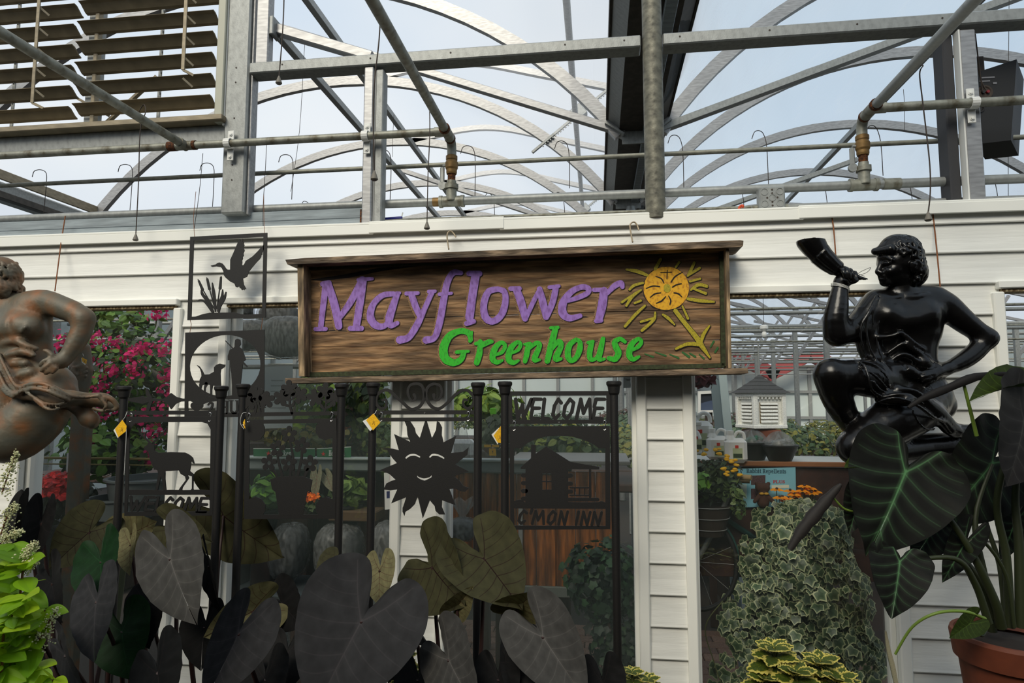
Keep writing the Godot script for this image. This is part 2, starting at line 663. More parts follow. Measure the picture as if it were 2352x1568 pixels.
# ---------------------------------------------------------------- roof: gutter, hoops, vents, film
const LC := Vector3(-2.9505, 1.3975, 3.945)   # centre and radius of the hoops of the two bays
const RC := Vector3(3.36, 1.8205, 3.43)


func arc_points(c: Vector3, a0: float, a1: float, z: float, k: int, dr := 0.0) -> Array:
	var out := []
	for i in k + 1:
		var a := lerpf(a0, a1, float(i) / k)
		out.append(Vector3(c.x + sin(a) * (c.z + dr), c.y + cos(a) * (c.z + dr), z))
	return out


func band(path: Array, deep: float, wide: float) -> Geo:
	# a flat metal section bent along the path: deep in the plane of the bend, wide along z
	var gm := Geo.new()
	var ring := []
	for i in path.size():
		var t: Vector3 = (path[mini(i + 1, path.size() - 1)] - path[maxi(i - 1, 0)]).normalized()
		var up := Vector3(-t.y, t.x, 0)
		if up.y < 0: up = -up
		var z := Vector3(0, 0, wide / 2)
		var u := up * deep / 2
		ring.append([path[i] + u + z, path[i] + u - z, path[i] - u - z, path[i] - u + z, up])
	for i in path.size() - 1:
		for j in 4:
			var k := (j + 1) % 4
			var o: Vector3 = [ring[i][4], Vector3.FORWARD, -ring[i][4], Vector3.BACK][j]
			gm.quad(ring[i][j], ring[i][k], ring[i + 1][k], ring[i + 1][j], o)
	for i in [0, path.size() - 1]:
		gm.quad(ring[i][0], ring[i][1], ring[i][2], ring[i][3], Vector3(-1 if i == 0 else 1, 0, 0))
	return gm


func build_roof() -> void:
	var la0 := -0.925
	var la1 := 0.93
	var ra := 0.965
	# films over the two bays, one sheet each
	var rf := struct("roof", "clear plastic film roof stretched over two rows of metal hoops", "roof", Vector3(0, 3.7, -6))
	var fl := Geo.new().grid(36, 24, func(u: float, v: float): return Vector3(LC.x + sin(lerpf(la0, la1, u)) * 4.02, LC.y + cos(lerpf(la0, la1, u)) * 4.02, lerpf(4.6, -27.0, v)))
	obj("film_sheet", fl, M.film, rf)
	var wrinkle := FastNoiseLite.new()
	wrinkle.seed = 5
	wrinkle.frequency = 1.0
	var fr := Geo.new().grid(120, 110, func(u: float, v: float):
		var z := lerpf(4.6, -27.0, v)
		var a := lerpf(-ra, ra, u)
		var sag: float = 0.07 * absf(sin((z + 2.555) / 1.83 * PI)) * (1.0 - u * 0.6)
		var ripple: float = 0.03 * wrinkle.get_noise_2d(u * 22.0 + z * 1.1, z * 0.6)
		return Vector3(RC.x + sin(a) * (3.51 - sag + ripple), RC.y + cos(a) * (3.51 - sag + ripple), z))
	obj("film_sheet", fr, M.film2, rf)
	# hoops
	var nth := ["nearest", "second nearest", "third nearest", "fourth nearest", "fifth nearest", "sixth nearest", "seventh nearest", "eighth nearest", "ninth nearest", "tenth nearest", "eleventh nearest", "farthest"]
	for k in range(3, 15):
		var z := -2.555 - 1.83 * (k - 3)
		var h := obj("roof_hoop", band(arc_points(LC, la0, la1, z, 30), 0.105, 0.06), M.alu)
		tag(h, nth[k - 3] + " bent grey roof hoop of the bay above the sign", "roof hoop", "hoops of the bay above the wooden sign")
		h = obj("roof_hoop", band(arc_points(RC, -ra, ra, z, 30), 0.105, 0.06), M.alu)
		tag(h, nth[k - 3] + " bent grey roof hoop of the bay above the statue", "roof hoop", "hoops of the bay above the black statue")
		if k >= 4 and k < 11:
			# a vent sash rafter lifted over the gutter side of the hoop
			var pts := curve([Vector3(-2.625, 5.335, z), Vector3(-1.875, 5.47, z), Vector3(-1.305, 5.455, z), Vector3(-.6, 5.275, z), Vector3(.18, 5.065, z)], 5)
			var vr := obj("vent_rafter", band(pts, 0.07, 0.06), M.alu)
			tag(vr, nth[k - 4] + " curved rafter of the raised roof vent beside the gutter", "vent rafter", "rafters of the raised roof vent")
		if k == 4 or k == 6 or k == 8:
			var a := Vector3(.15, 5.02, z + 0.05)
			var b := Vector3(-.69, 4.345, z + 0.05)
			var rk := thing("vent_rack", b, ["toothed vent rack with a square gearbox nearest above the sign", "smaller second toothed vent rack farther along the shaft", "third tiny toothed vent rack far along the shaft"][(k - 4) / 2], "vent rack")
			obj("rack_bar", Geo.new().bar(a, b, 0.03, 0.03, 0.004, Vector3.BACK), M.galv, rk)
			var teeth := Geo.new()
			var d := (b - a).normalized()
			for i in 26:
				teeth.box(a + d * (0.04 + i * 0.036) + Vector3(d.y, -d.x, 0) * -0.021, Vector3(0.014, 0.018, 0.018), 0.0, Basis(Vector3.BACK, atan2(d.y, d.x)))
			obj("rack_teeth", teeth, M.galv, rk)
			obj("gearbox", Geo.new().box(Vector3(-.18, 4.75, z + 0.08), Vector3(0.17, 0.15, 0.1), 0.01, Basis(Vector3.BACK, atan2(d.y, d.x))), M.galv, rk)
	var sh := obj("vent_shaft", Geo.new().tube([Vector3(-.203, 4.69, .91), Vector3(-.203, 4.69, -22.34)], 0.03, 12), M.pipe)
	tag(sh, "long round shaft turning the roof vents beside the gutter", "shaft")
	# gutter between the bays
	var gt := thing("gutter", Vector3(0.35, 3.75, -6), "dark metal valley gutter running away between the two roof bays", "gutter")
	var dark := mat(Color(0.30, 0.28, 0.25), 0.55, 0.3, noise_tex(41, 0.02, [[0.0, g(0.7)], [1.0, g(1.0)]]), Vector3(2, 2, 2))
	var gl := -13.6
	var gn := 26.0
	obj("trough", Geo.new().box(Vector3(.352, 3.79, gl), Vector3(0.30, 0.009, gn), 0.0), dark, gt)
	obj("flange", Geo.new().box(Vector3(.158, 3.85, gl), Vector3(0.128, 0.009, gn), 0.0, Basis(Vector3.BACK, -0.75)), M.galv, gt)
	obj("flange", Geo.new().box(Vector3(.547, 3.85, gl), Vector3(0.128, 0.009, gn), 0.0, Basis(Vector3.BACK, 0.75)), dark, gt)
	obj("lip", Geo.new().box(Vector3(.105, 3.932, gl), Vector3(0.018, 0.1, gn), 0.002), dark, gt)
	obj("lip", Geo.new().box(Vector3(.6, 3.932, gl), Vector3(0.018, 0.1, gn), 0.002), dark, gt)
	obj("batten", Geo.new().box(Vector3(.427, 3.763, gl), Vector3(0.07, 0.036, gn), 0.004), M.greywood, gt)
	for k in 9:
		var z := -2.555 - 1.83 * k
		obj("bracket", Geo.new().bar(Vector3(.09, 3.85, z), Vector3(.24, 3.745, z), 0.13, 0.016).bar(Vector3(.225, 3.745, z), Vector3(.495, 3.745, z), 0.016, 0.13).bar(Vector3(.615, 3.85, z), Vector3(.48, 3.745, z), 0.13, 0.016), M.galv, gt)
	for k in 3:
		var c := solo("gutter_post", Geo.new().tube([Vector3(0, 0, 0), Vector3(0, 3.7, 0)], 0.05, 14), M.galv, Vector3(0.385, 0, -4.39 - 3.66 * k), "round steel post standing under the valley gutter behind the wall", "post", "posts under the valley gutter")
	var gl2 := thing("gutter", Vector3(-6.15, 3.775, -7.34), "metal side gutter at the low edge of the bay by the vent", "gutter")
	obj("trough", Geo.new().box(Vector3(-6.225, 3.775, gl), Vector3(0.33, 0.13, gn), 0.02), M.galv, gl2)
	obj("lip", Geo.new().box(Vector3(-6.03, 3.895, gl), Vector3(0.03, 0.1, gn), 0.004), M.louver, gl2)
	obj("batten", Geo.new().box(Vector3(-6, 3.67, gl), Vector3(0.09, 0.07, gn), 0.004), dark, gl2)
	# straight chords and purlins
	for k in 4:
		var z := -2.555 - 3.66 * k
		var far: String = ["", "second ", "third ", "fourth "][k]
		var a := obj("tie_bar", Geo.new().bar(Vector3(.195, 3.797, z), Vector3(-2.91, 4.96, z), 0.06, 0.065, 0.004, Vector3.BACK), M.alu)
		tag(a, "straight sunlit tie bar rising from the gutter over the sign" if k == 0 else far + "tie bar back, rising from the gutter toward the vent", "tie bar")
		a = obj("tie_bar", Geo.new().bar(Vector3(.51, 3.783, z), Vector3(3.45, 4.765, z), 0.06, 0.075, 0.004, Vector3.BACK), M.galv)
		tag(a, "straight dark tie bar rising from the gutter toward the speaker" if k == 0 else far + "dark tie bar back, rising from the gutter over the statue", "tie bar")
	for q in [[-2.73, 4.78, "dark purlin below the hoops running away over the sign"], [-2.58, 5.23, "pale ridge purlin running away over the sign"], [3.36, 5.095, "dark ridge purlin running away beside the speaker"]]:
		var p := obj("purlin", Geo.new().box(Vector3(q[0], q[1], -13.6), Vector3(0.063, 0.075, 26.0), 0.004), M.galv)
		tag(p, q[2], "purlin")


# ---------------------------------------------------------------- steel frame standing on the partition
func bolt(gm: Geo, p: Vector3, r := 0.006) -> void:
	gm.lathe(p, [Vector2(r * 1.7, 0), Vector2(r * 1.7, 0.002), Vector2(r, 0.002), Vector2(r, 0.006), Vector2(0, 0.007)], 6, Vector3.BACK)


func build_frame() -> void:
	# square post by the louvre
	var a := thing("frame_post", Vector3(-1.625, 2.44, -0.03), "wide square metal post beside the louvre vent", "post")
	obj("tube", Geo.new().box(Vector3(-1.625, 3.3, -0.03), Vector3(0.112, 1.73, 0.06), 0.008), M.galv, a)
	obj("edge_strip", Geo.new().box(Vector3(-1.563, 3.3, -0.045), Vector3(0.012, 1.73, 0.05), 0.003), M.alu, a)
	var hl := Geo.new()
	for y in [2.59, 2.66, 2.80, 2.88, 3.05, 3.12]: hl.lathe(Vector3(-1.63, y, 0.0), [Vector2(0.004, 0.0), Vector2(0.004, 0.0012), Vector2(0, 0.0012)], 8, Vector3.BACK)
	obj("bolt_hole", hl, M.cord, a)
	# double post in the middle
	var b := thing("frame_post", Vector3(-0.975, 2.36, -0.03), "double pale metal post rising from the wall over the sign", "post")
	obj("channel", Geo.new().box(Vector3(-0.993, 2.70, -0.02), Vector3(0.044, 0.76, 0.05), 0.005), M.alu, b)
	obj("channel", Geo.new().box(Vector3(-0.946, 2.70, -0.035), Vector3(0.036, 0.74, 0.06), 0.005), M.galv, b)
	obj("groove", Geo.new().box(Vector3(-0.967, 2.70, -0.03), Vector3(0.01, 0.74, 0.03)), M.white, b)
	obj("cap", Geo.new().box(Vector3(-0.985, 3.125, -0.04), Vector3(0.07, 0.05, 0.03), 0.004), M.rust, b)
	# round column
	var c := thing("round_column", Vector3(0.247, 2.36, 0.0), "thick round mottled steel column standing on the wall beside the gutter", "column")
	obj("pipe_column", Geo.new().tube([Vector3(0.247, 2.34, 0), Vector3(0.247, 4.3, 0)], 0.041, 24), mat(Color(0.50, 0.49, 0.43), 0.55, 0.3, noise_tex(43, 0.03, [[0.0, g(0.5)], [0.5, g(0.85)], [0.85, g(1.0)], [1.0, Color(1.4, 1.4, 1.4)]], 5), Vector3(3, 3, 3), noise_tex(44, 0.05, []), 0.1), c)
	# right-hand post
	var d := thing("frame_post", Vector3(1.45, 2.36, -0.03), "square metal post with one dark face under the beam by the speaker", "post")
	obj("channel", Geo.new().box(Vector3(1.473, 2.71, -0.02), Vector3(0.06, 0.71, 0.05), 0.005), M.alu, d)
	obj("channel", Geo.new().box(Vector3(1.415, 2.71, -0.07), Vector3(0.04, 0.71, 0.08), 0.005), mat(Color(0.22, 0.22, 0.23), 0.6, 0.3), d)
	obj("seam", Geo.new().box(Vector3(1.441, 2.71, -0.015), Vector3(0.006, 0.71, 0.04)), M.white, d)
	# beams
	var h := Geo.new()
	var e := thing("cross_beam", Vector3(-0.7, 3.1, -0.02), "long square metal beam from the louvre post to the round column", "beam")
	obj("tube", Geo.new().box(Vector3(-0.68, 3.108, -0.03), Vector3(1.76, 0.052, 0.085), 0.005), M.galv, e)
	for x in [-1.4, -0.985, -0.62, -0.12, 0.13]: h.lathe(Vector3(x, 3.113, 0.0125), [Vector2(0.004, 0.0), Vector2(0.004, 0.0012), Vector2(0, 0.0012)], 8, Vector3.BACK)
	obj("bolt_hole", h, M.cord, e)
	e = thing("cross_beam", Vector3(1.6, 3.1, -0.02), "long square metal beam from the round column past the speaker", "beam")
	obj("tube", Geo.new().box(Vector3(1.75, 3.108, -0.03), Vector3(2.92, 0.052, 0.085), 0.005), M.galv, e)
	h = Geo.new()
	for x in [0.36, 0.72, 1.06, 1.38, 1.7]: h.lathe(Vector3(x, 3.113, 0.0125), [Vector2(0.004, 0.0), Vector2(0.004, 0.0012), Vector2(0, 0.0012)], 8, Vector3.BACK)
	obj("bolt_hole", h, M.cord, e)
	# strut on the beam
	var s := thing("strut", Vector3(-1.5, 3.13, -0.02), "upright metal strut standing on the beam beside the louvre post", "strut")
	obj("tube", Geo.new().box(Vector3(-1.512, 3.75, -0.03), Vector3(0.062, 1.24, 0.05), 0.005), M.alu, s)
	obj("flange", Geo.new().box(Vector3(-1.47, 3.32, -0.04), Vector3(0.02, 0.09, 0.07), 0.004), M.galv, s)
	# the tie joining the strut and the double post
	s = obj("brace", Geo.new().bar(Vector3(-1.47, 3.325, -0.06), Vector3(-1.0, 3.155, -0.06), 0.045, 0.05, 0.004, Vector3.BACK), M.alu)
	tag(s, "short sunlit brace sloping from the strut to the double post", "brace")
	# grey boards on the wall
	var bo := thing("grey_board", Vector3(-2.0, 2.36, -0.06), "upper grey painted board lying along the wall under the louvre", "board")
	obj("board", Geo.new().box(Vector3(-2.6, 2.428, -0.06), Vector3(3.16, 0.046, 0.03), 0.003), M.greywood, bo)
	bo = thing("grey_board", Vector3(-2.0, 2.33, -0.03), "lower grey painted board lying along the wall under the louvre", "board")
	obj("board", Geo.new().box(Vector3(-2.6, 2.378, -0.055), Vector3(3.16, 0.05, 0.035), 0.003), M.greywood, bo)
	obj("end_nail", Geo.new().box(Vector3(-1.03, 2.4, -0.04), Vector3(0.008, 0.08, 0.02)), M.rust, bo)
	build_louvre()


func build_louvre() -> void:
	var l := thing("louvre_vent", Vector3(-2.3, 2.8, -0.03), "open louvre vent with rows of brown metal blades in a pale frame", "vent")
	obj("jamb", Geo.new().box(Vector3(-1.702, 3.45, -0.01), Vector3(0.04, 1.18, 0.05), 0.004), mat(Color(0.66, 0.66, 0.60), 0.5, 0.1), l)
	obj("jamb", Geo.new().box(Vector3(-1.685, 3.45, -0.06), Vector3(0.012, 1.2, 0.12), 0.003), M.white, l)
	obj("sill", Geo.new().box(Vector3(-2.72, 2.876, -0.01), Vector3(2.1, 0.028, 0.09), 0.004), M.louver, l)
	obj("bottom_rail", Geo.new().box(Vector3(-2.72, 2.822, -0.04), Vector3(2.12, 0.08, 0.04), 0.004), M.galv, l)
	obj("mullion", Geo.new().box(Vector3(-2.405, 3.45, -0.07), Vector3(0.05, 1.18, 0.06), 0.004), M.galv, l)
	obj("mullion", Geo.new().box(Vector3(-2.37, 3.45, -0.035), Vector3(0.022, 1.18, 0.03), 0.003), M.louver, l)
	for side in 2:
		var x0: float = -2.43 if side == 0 else -3.75
		var x1: float = -1.735 if side == 0 else -2.45
		for r in 10:
			var y: float = 2.952 + r * 0.1015 - (0.012 if side else 0.0)
			var gm := Geo.new()
			var prof := [Vector2(-0.03, 0.0), Vector2(-0.018, 0.004), Vector2(0.012, 0.03), Vector2(0.03, 0.034), Vector2(0.034, 0.030), Vector2(0.016, 0.024), Vector2(-0.014, -0.002), Vector2(-0.03, -0.006)]
			for i in prof.size():
				var p: Vector2 = prof[i]
				var q: Vector2 = prof[(i + 1) % prof.size()]
				var o := Vector3(0, q.x - p.x, -(q.y - p.y))
				gm.quad(Vector3(x0, y + p.y, p.x), Vector3(x1, y + p.y, p.x), Vector3(x1, y + q.y, q.x), Vector3(x0, y + q.y, q.x), o)
			for x in [x0, x1]:
				for i in 3: gm.quad(Vector3(x, y + prof[i].y, prof[i].x), Vector3(x, y + prof[i + 1].y, prof[i + 1].x), Vector3(x, y + prof[6 - i].y, prof[6 - i].x), Vector3(x, y + prof[7 - i].y, prof[7 - i].x), Vector3(1 if x == x1 else -1, 0, 0))
			obj("blade", gm, M.louver, l)
	# operating bars with their links, in front and behind
	for q in [[-2.62, 0.05, 2.99], [-1.86, 0.05, 3.10], [-2.05, -0.055, 2.86], [-2.83, -0.055, 2.87]]:
		var gm := Geo.new().box(Vector3(q[0], (q[2] + 4.0) / 2, q[1]), Vector3(0.017, 4.0 - q[2], 0.006), 0.001)
		for r in 6:
			gm.bar(Vector3(q[0], 3.06 + r * 0.1015, q[1]), Vector3(q[0] + 0.03, 3.03 + r * 0.1015, q[1] * 0.4), 0.006, 0.01)
		gm.bar(Vector3(q[0], q[2], q[1]), Vector3(q[0] + 0.04, q[2] - 0.02, q[1] * 0.6), 0.006, 0.012)
		obj("operating_bar", gm, M.louver if q[1] > 0 else M.galv, l)
	for q in [[-2.6, -2.35, 3.12, 2.98], [-2.1, -2.38, 3.16, 2.92]]:
		obj("arm", Geo.new().bar(Vector3(q[0], q[2], -0.1), Vector3(q[1], q[3], -0.1), 0.02, 0.012), M.louver, l)


# ---------------------------------------------------------------- pipes, valves, wires, cords, box, speaker
func pipe(pts: Array, r: float, label: String, called := "water_pipe", m: Material = null, group := "") -> Node3D:
	var t := thing(called, pts[0], label, "pipe", group)
	obj("tube", Geo.new().tube(pts, r, 14), m if m else M.pipe, t)
	return t


func clamp_on(t: Node3D, x: float, y: float, z: float) -> void:
	var gm := Geo.new()
	for i in 9:
		var a := -0.2 + i * (PI + 0.4) / 8
		var b := -0.2 + (i + 1) * (PI + 0.4) / 8
		if i < 8: gm.bar(Vector3(x, y + cos(a) * 0.021, z + sin(a) * 0.021), Vector3(x, y + cos(b) * 0.021, z + sin(b) * 0.021), 0.028, 0.004)
	gm.box(Vector3(x, y + 0.042, z - 0.02), Vector3(0.03, 0.05, 0.005), 0.002).box(Vector3(x, y - 0.045, z - 0.02), Vector3(0.03, 0.055, 0.005), 0.002)
	bolt(gm, Vector3(x, y + 0.048, z - 0.017))
	bolt(gm, Vector3(x, y - 0.055, z - 0.017))
	obj("clamp", gm, M.white, t)


func build_pipes() -> void:
	var y1 := 2.745
	# header pipe carried on the posts, its right-hand twin, and the three feeds coming toward the room
	var t := pipe([Vector3(-4.1, y1, 0.04), Vector3(-0.62, y1, 0.04)], 0.017, "long upper water pipe clamped across the two posts over the sign")
	clamp_on(t, -1.63, y1, 0.04)
	clamp_on(t, -0.99, y1, 0.04)
	obj("collar", Geo.new().tube([Vector3(-1.92, y1, 0.04), Vector3(-1.88, y1, 0.04)], 0.022, 14), M.rust, t)
	obj("collar", Geo.new().tube([Vector3(-1.80, y1, 0.04), Vector3(-1.785, y1, 0.04)], 0.021, 14), M.rust, t)
	obj("tee", Geo.new().tube([Vector3(-1.885, y1, 0.04), Vector3(-1.795, y1, 0.04)], 0.0205, 14).tube([Vector3(-1.84, y1, 0.03), Vector3(-1.84, y1, 0.085)], 0.022, 14), M.pipe, t)
	var t2 := pipe([Vector3(1.12, y1, 0.04), Vector3(3.1, y1, 0.04)], 0.018, "upper water pipe clamped across the post by the speaker")
	clamp_on(t2, 1.46, y1, 0.04)
	pipe([Vector3(-1.84, y1, 0.07), Vector3(-1.84, y1, 2.3)], 0.018, "pale water pipe coming forward across the louvre vent", "feed_pipe")
	var vx := [-0.63, 1.09]
	var vl := ["over the sign", "beside the speaker"]
	for k in 2:
		var x: float = vx[k]
		pipe([Vector3(x, y1, -0.02), Vector3(x, y1, 2.3)], 0.0185, "thick water pipe coming forward to the valve " + vl[k], "feed_pipe", M.pipe if k == 0 else M.galv)
		var v := thing("valve_assembly", Vector3(x, 2.44, -0.05), "rusty brass valve, union and elbows dropping from the feed pipe " + vl[k], "valve")
		obj("tee", Geo.new().tube([Vector3(x - (0.05 if k == 0 else -0.05), y1, 0.04), Vector3(x, y1, 0.04)], 0.021, 14).tube([Vector3(x, y1, 0.07), Vector3(x, y1, -0.03)], 0.022, 14), M.pipe, v)
		obj("collar", Geo.new().tube([Vector3(x, y1, 0.066), Vector3(x, y1, 0.08)], 0.024, 14).tube([Vector3(x, y1, -0.028), Vector3(x, y1, -0.04)], 0.024, 14), M.rust, v)
		obj("elbow", Geo.new().tube(curve([Vector3(x, y1, -0.02), Vector3(x, y1 - 0.005, -0.05), Vector3(x, y1 - 0.03, -0.068), Vector3(x, y1 - 0.065, -0.07)], 4), 0.021, 14), M.pipe, v)
		var yv := y1 - 0.065
		var z := -0.07
		obj("valve_body", Geo.new().lathe(Vector3(x, yv - 0.085, z), [Vector2(0, 0), Vector2(0.022, 0), Vector2(0.024, 0.008), Vector2(0.024, 0.02), Vector2(0.028, 0.028), Vector2(0.029, 0.05), Vector2(0.024, 0.062), Vector2(0.026, 0.066), Vector2(0.026, 0.082), Vector2(0.02, 0.085), Vector2(0, 0.085)], 16), M.brass, v)
		obj("nipple", Geo.new().lathe(Vector3(x, yv - 0.20, z), [Vector2(0.016, 0), Vector2(0.017, 0.06), Vector2(0.018, 0.12)], 14), M.rust, v)
		var un := Geo.new()
		un.lathe(Vector3(x, yv - 0.165, z), [Vector2(0, 0), Vector2(0.02, 0), Vector2(0.021, 0.012), Vector2(0.031, 0.013), Vector2(0.031, 0.034), Vector2(0.022, 0.036), Vector2(0.021, 0.05), Vector2(0, 0.05)], 8)
		obj("union", un, M.pipe, v)
		var yt := 2.475
		obj("lower_tee", Geo.new().tube([Vector3(x - 0.055, yt, -0.08), Vector3(x + 0.055, yt, -0.08)], 0.024, 14).tube([Vector3(x, yt, z), Vector3(x, yt + 0.05, z)], 0.023, 14).tube([Vector3(x - 0.056, yt, -0.08), Vector3(x - 0.042, yt, -0.08)], 0.027, 14).tube([Vector3(x + 0.042, yt, -0.08), Vector3(x + 0.056, yt, -0.08)], 0.027, 14), M.pipe, v)
		if k == 0: obj("bushing", Geo.new().tube([Vector3(x - 0.085, yt, -0.08), Vector3(x - 0.055, yt, -0.08)], 0.021, 8), M.brass, v)
		else: obj("coupling", Geo.new().tube([Vector3(x + 0.075, yt, -0.08), Vector3(x + 0.14, yt, -0.08)], 0.023, 14), M.pipe, v)
		obj("handle", Geo.new().tube([Vector3(x, yv - 0.045, z), Vector3(x - 0.04, yv - 0.045, z)], 0.007, 8).box(Vector3(x - 0.042, yv - 0.09, z), Vector3(0.02, 0.08, 0.012), 0.004).lathe(Vector3(x - 0.042, yv - 0.135, z - 0.006), [Vector2(0, 0), Vector2(0.018, 0), Vector2(0.018, 0.012), Vector2(0, 0.012)], 14, Vector3.BACK), M.galv, v)
	pipe([Vector3(-4.1, 2.69, -0.2), Vector3(3.1, 2.69, -0.2)], 0.0105, "thin middle pipe running behind the posts with wires looped over", "thin_pipe")
	pipe([Vector3(-4.1, 2.475, -0.08), Vector3(3.1, 2.475, -0.08)], 0.019, "thick lower water pipe running just above the wall top", "lower_pipe", M.galv)
	pipe([Vector3(-4.1, 2.475, -0.35), Vector3(3.1, 2.475, -0.35)], 0.0095, "thin pipe running close behind the thick lower pipe", "thin_pipe")
	pipe([Vector3(-1.0, 2.385, -0.12), Vector3(0.64, 2.385, -0.12)], 0.012, "conduit lying on the wall top between double post and switch box", "conduit", M.galv)
	pipe([Vector3(0.78, 2.395, -0.08), Vector3(3.1, 2.395, -0.08)], 0.012, "conduit lying on the wall top from switch box past the speaker", "conduit", M.galv)
	# junction box
	var jb := thing("junction_box", Vector3(.712, 2.373, -.04), "square steel electrical box with round knockouts on the wall top", "electrical box")
	var jc: Vector3 = Vector3(.714, 2.417, -.04)
	obj("body", Geo.new().box(jc, Vector3(0.102, 0.095, 0.05), 0.006), M.galv, jb)
	var ko := Geo.new()
	for q in [[-0.03, 0.025], [0.03, 0.025], [0.0, 0.0], [-0.03, -0.025], [0.03, -0.025]]:
		ko.lathe(jc + Vector3(q[0], q[1], 0.025), [Vector2(0.0145, 0), Vector2(0.0145, 0.002), Vector2(0.0125, 0.002), Vector2(0.0125, 0.0005)], 16, Vector3.BACK)
	obj("knockout", ko, M.galv, jb)
	var sl := Geo.new()
	for q in [[0, 0.033], [0, 0.018], [-0.02, 0], [0.02, 0], [0, -0.018], [0, -0.033]]:
		sl.lathe(jc + Vector3(q[0], q[1], 0.0252), [Vector2(0.004, 0), Vector2(0.004, 0.0008), Vector2(0, 0.0008)], 10, Vector3.BACK)
	obj("screw_hole", sl, M.cord, jb)
	obj("connector", Geo.new().tube([jc + Vector3(0.05, -0.03, -0.02), jc + Vector3(0.07, -0.03, -0.02)], 0.016, 8).tube([jc + Vector3(-0.07, -0.03, -0.02), jc + Vector3(-0.05, -0.03, -0.02)], 0.014, 8), M.pipe, jb)
	# pull cords with end weights
	var cords := [[curve([Vector3(-1.146, 3.157, .5), Vector3(-1.146, 2.986, .5), Vector3(-1.155, 2.787, .5)], 5), "pull cord hanging by the louvre post with a pale cone weight"],
		[curve([Vector3(-.75, 2.916, .75), Vector3(-.714, 2.886, .76), Vector3(-.683, 2.824, .76), Vector3(-.681, 2.751, .76), Vector3(-.696, 2.556, .76), Vector3(-.688, 2.312, .76)], 6), "pull cord looped over the feed pipe hanging across the double post"],
		[curve([Vector3(-.706, 2.836, .23), Vector3(-.677, 2.857, .25), Vector3(-.656, 2.819, .24), Vector3(-.649, 2.665, .24), Vector3(-.654, 2.488, .24), Vector3(-.656, 2.291, .24)], 6), "pull cord looped on the feed pipe hanging to the wall cap over the sign"],
		[curve([Vector3(-2.067, 2.898, .06), Vector3(-2.031, 2.936, .07), Vector3(-1.997, 2.884, .1), Vector3(-2.018, 2.8, .1), Vector3(-2.013, 2.559, .1), Vector3(-2.013, 2.323, .1)], 6), "pull cord looped on the pale pipe crossing the louvre"],
		[curve([Vector3(1.084, 2.73, .38), Vector3(1.119, 2.74, .38), Vector3(1.107, 2.71, .38), Vector3(1.112, 2.601, .38), Vector3(1.122, 2.402, .38), Vector3(1.119, 2.297, .38), Vector3(1.108, 2.222, .38)], 6), "pull cord looped on the feed pipe beside the speaker"]]
	for q in cords:
		var e: Vector3 = q[0][q[0].size() - 1]
		var ct := thing("pull_cord", e, q[1], "pull cord")
		obj("cord", Geo.new().tube(q[0], 0.0022, 6), M.cord, ct)
		obj("weight", Geo.new().lathe(e - Vector3(0, 0.024, 0), [Vector2(0, -0.002), Vector2(0.008, -0.002), Vector2(0.012, 0.002), Vector2(0.0115, 0.005), Vector2(0.005, 0.024), Vector2(0.0025, 0.03), Vector2(0, 0.03)], 12), mat(Color(0.42, 0.40, 0.36), 0.6), ct)
	# loops of dark wire over the thin pipes
	var nth := ["first", "second", "third", "fourth", "fifth", "sixth", "seventh", "eighth", "ninth", "tenth"]
	var px := [Vector3(-2.806, 2.741, -.2), Vector3(-2.33, 2.746, -.2), Vector3(-1.892, 2.732, -.2), Vector3(-1.485, 2.754, -.2), Vector3(-.997, 2.753, -.2), Vector3(-.593, 2.752, -.2), Vector3(-.158, 2.752, -.2), Vector3(.346, 2.752, -.2), Vector3(.705, 2.753, -.2), Vector3(1.174, 2.75, -.2)]
	for i in px.size():
		var p: Vector3 = px[i]
		var gm := Geo.new()
		var lp := curve([p + Vector3(-0.022, -0.018, 0.012), p + Vector3(-0.01, 0.012, 0.014), p + Vector3(0.015, 0.022, 0.0), p + Vector3(0.035, 0.005, -0.01), p + Vector3(0.044, -0.06, -0.005), p + Vector3(0.044, -0.2 - 0.03 * (i % 3), 0)], 6)
		gm.tube(lp, 0.0018, 6)
		var hw := obj("hanging_wire", gm, M.wire)
		tag(hw, "dark wire loop on the thin middle pipe, %s counted from the louvre" % nth[i], "wire", "wires looped over the thin pipe")
	var qx := [Vector3(-1.446, 2.574, -.35), Vector3(-.515, 2.576, -.35), Vector3(-.178, 2.566, -.35), Vector3(.643, 2.559, -.35), Vector3(1.005, 2.558, -.35), Vector3(1.364, 2.552, -.35), Vector3(1.713, 2.551, -.35)]
	for i in qx.size():
		var p: Vector3 = qx[i]
		var lp := curve([p + Vector3(-0.015, -0.015, 0.012), p + Vector3(0.0, 0.014, 0.012), p + Vector3(0.025, 0.0, 0), p + Vector3(0.033, -0.06, 0), p + Vector3(0.035, -0.14, 0)], 5)
		var hw := obj("hanging_wire", Geo.new().tube(lp, 0.0016, 6), M.wire)
		tag(hw, "short dark wire loop on the lowest thin pipe, %s counted from the louvre" % nth[i], "wire", "wires looped over the lower thin pipe")
	var at := ["between the louvre post and double post, down to the duck panel", "just beside the louvre post, down to the duck panel", "far back between louvre post and double post", "far back beyond the loudspeaker", "just beside the double post, behind the pipe", "under the ridge purlin near the speaker post"]
	var wi := 0
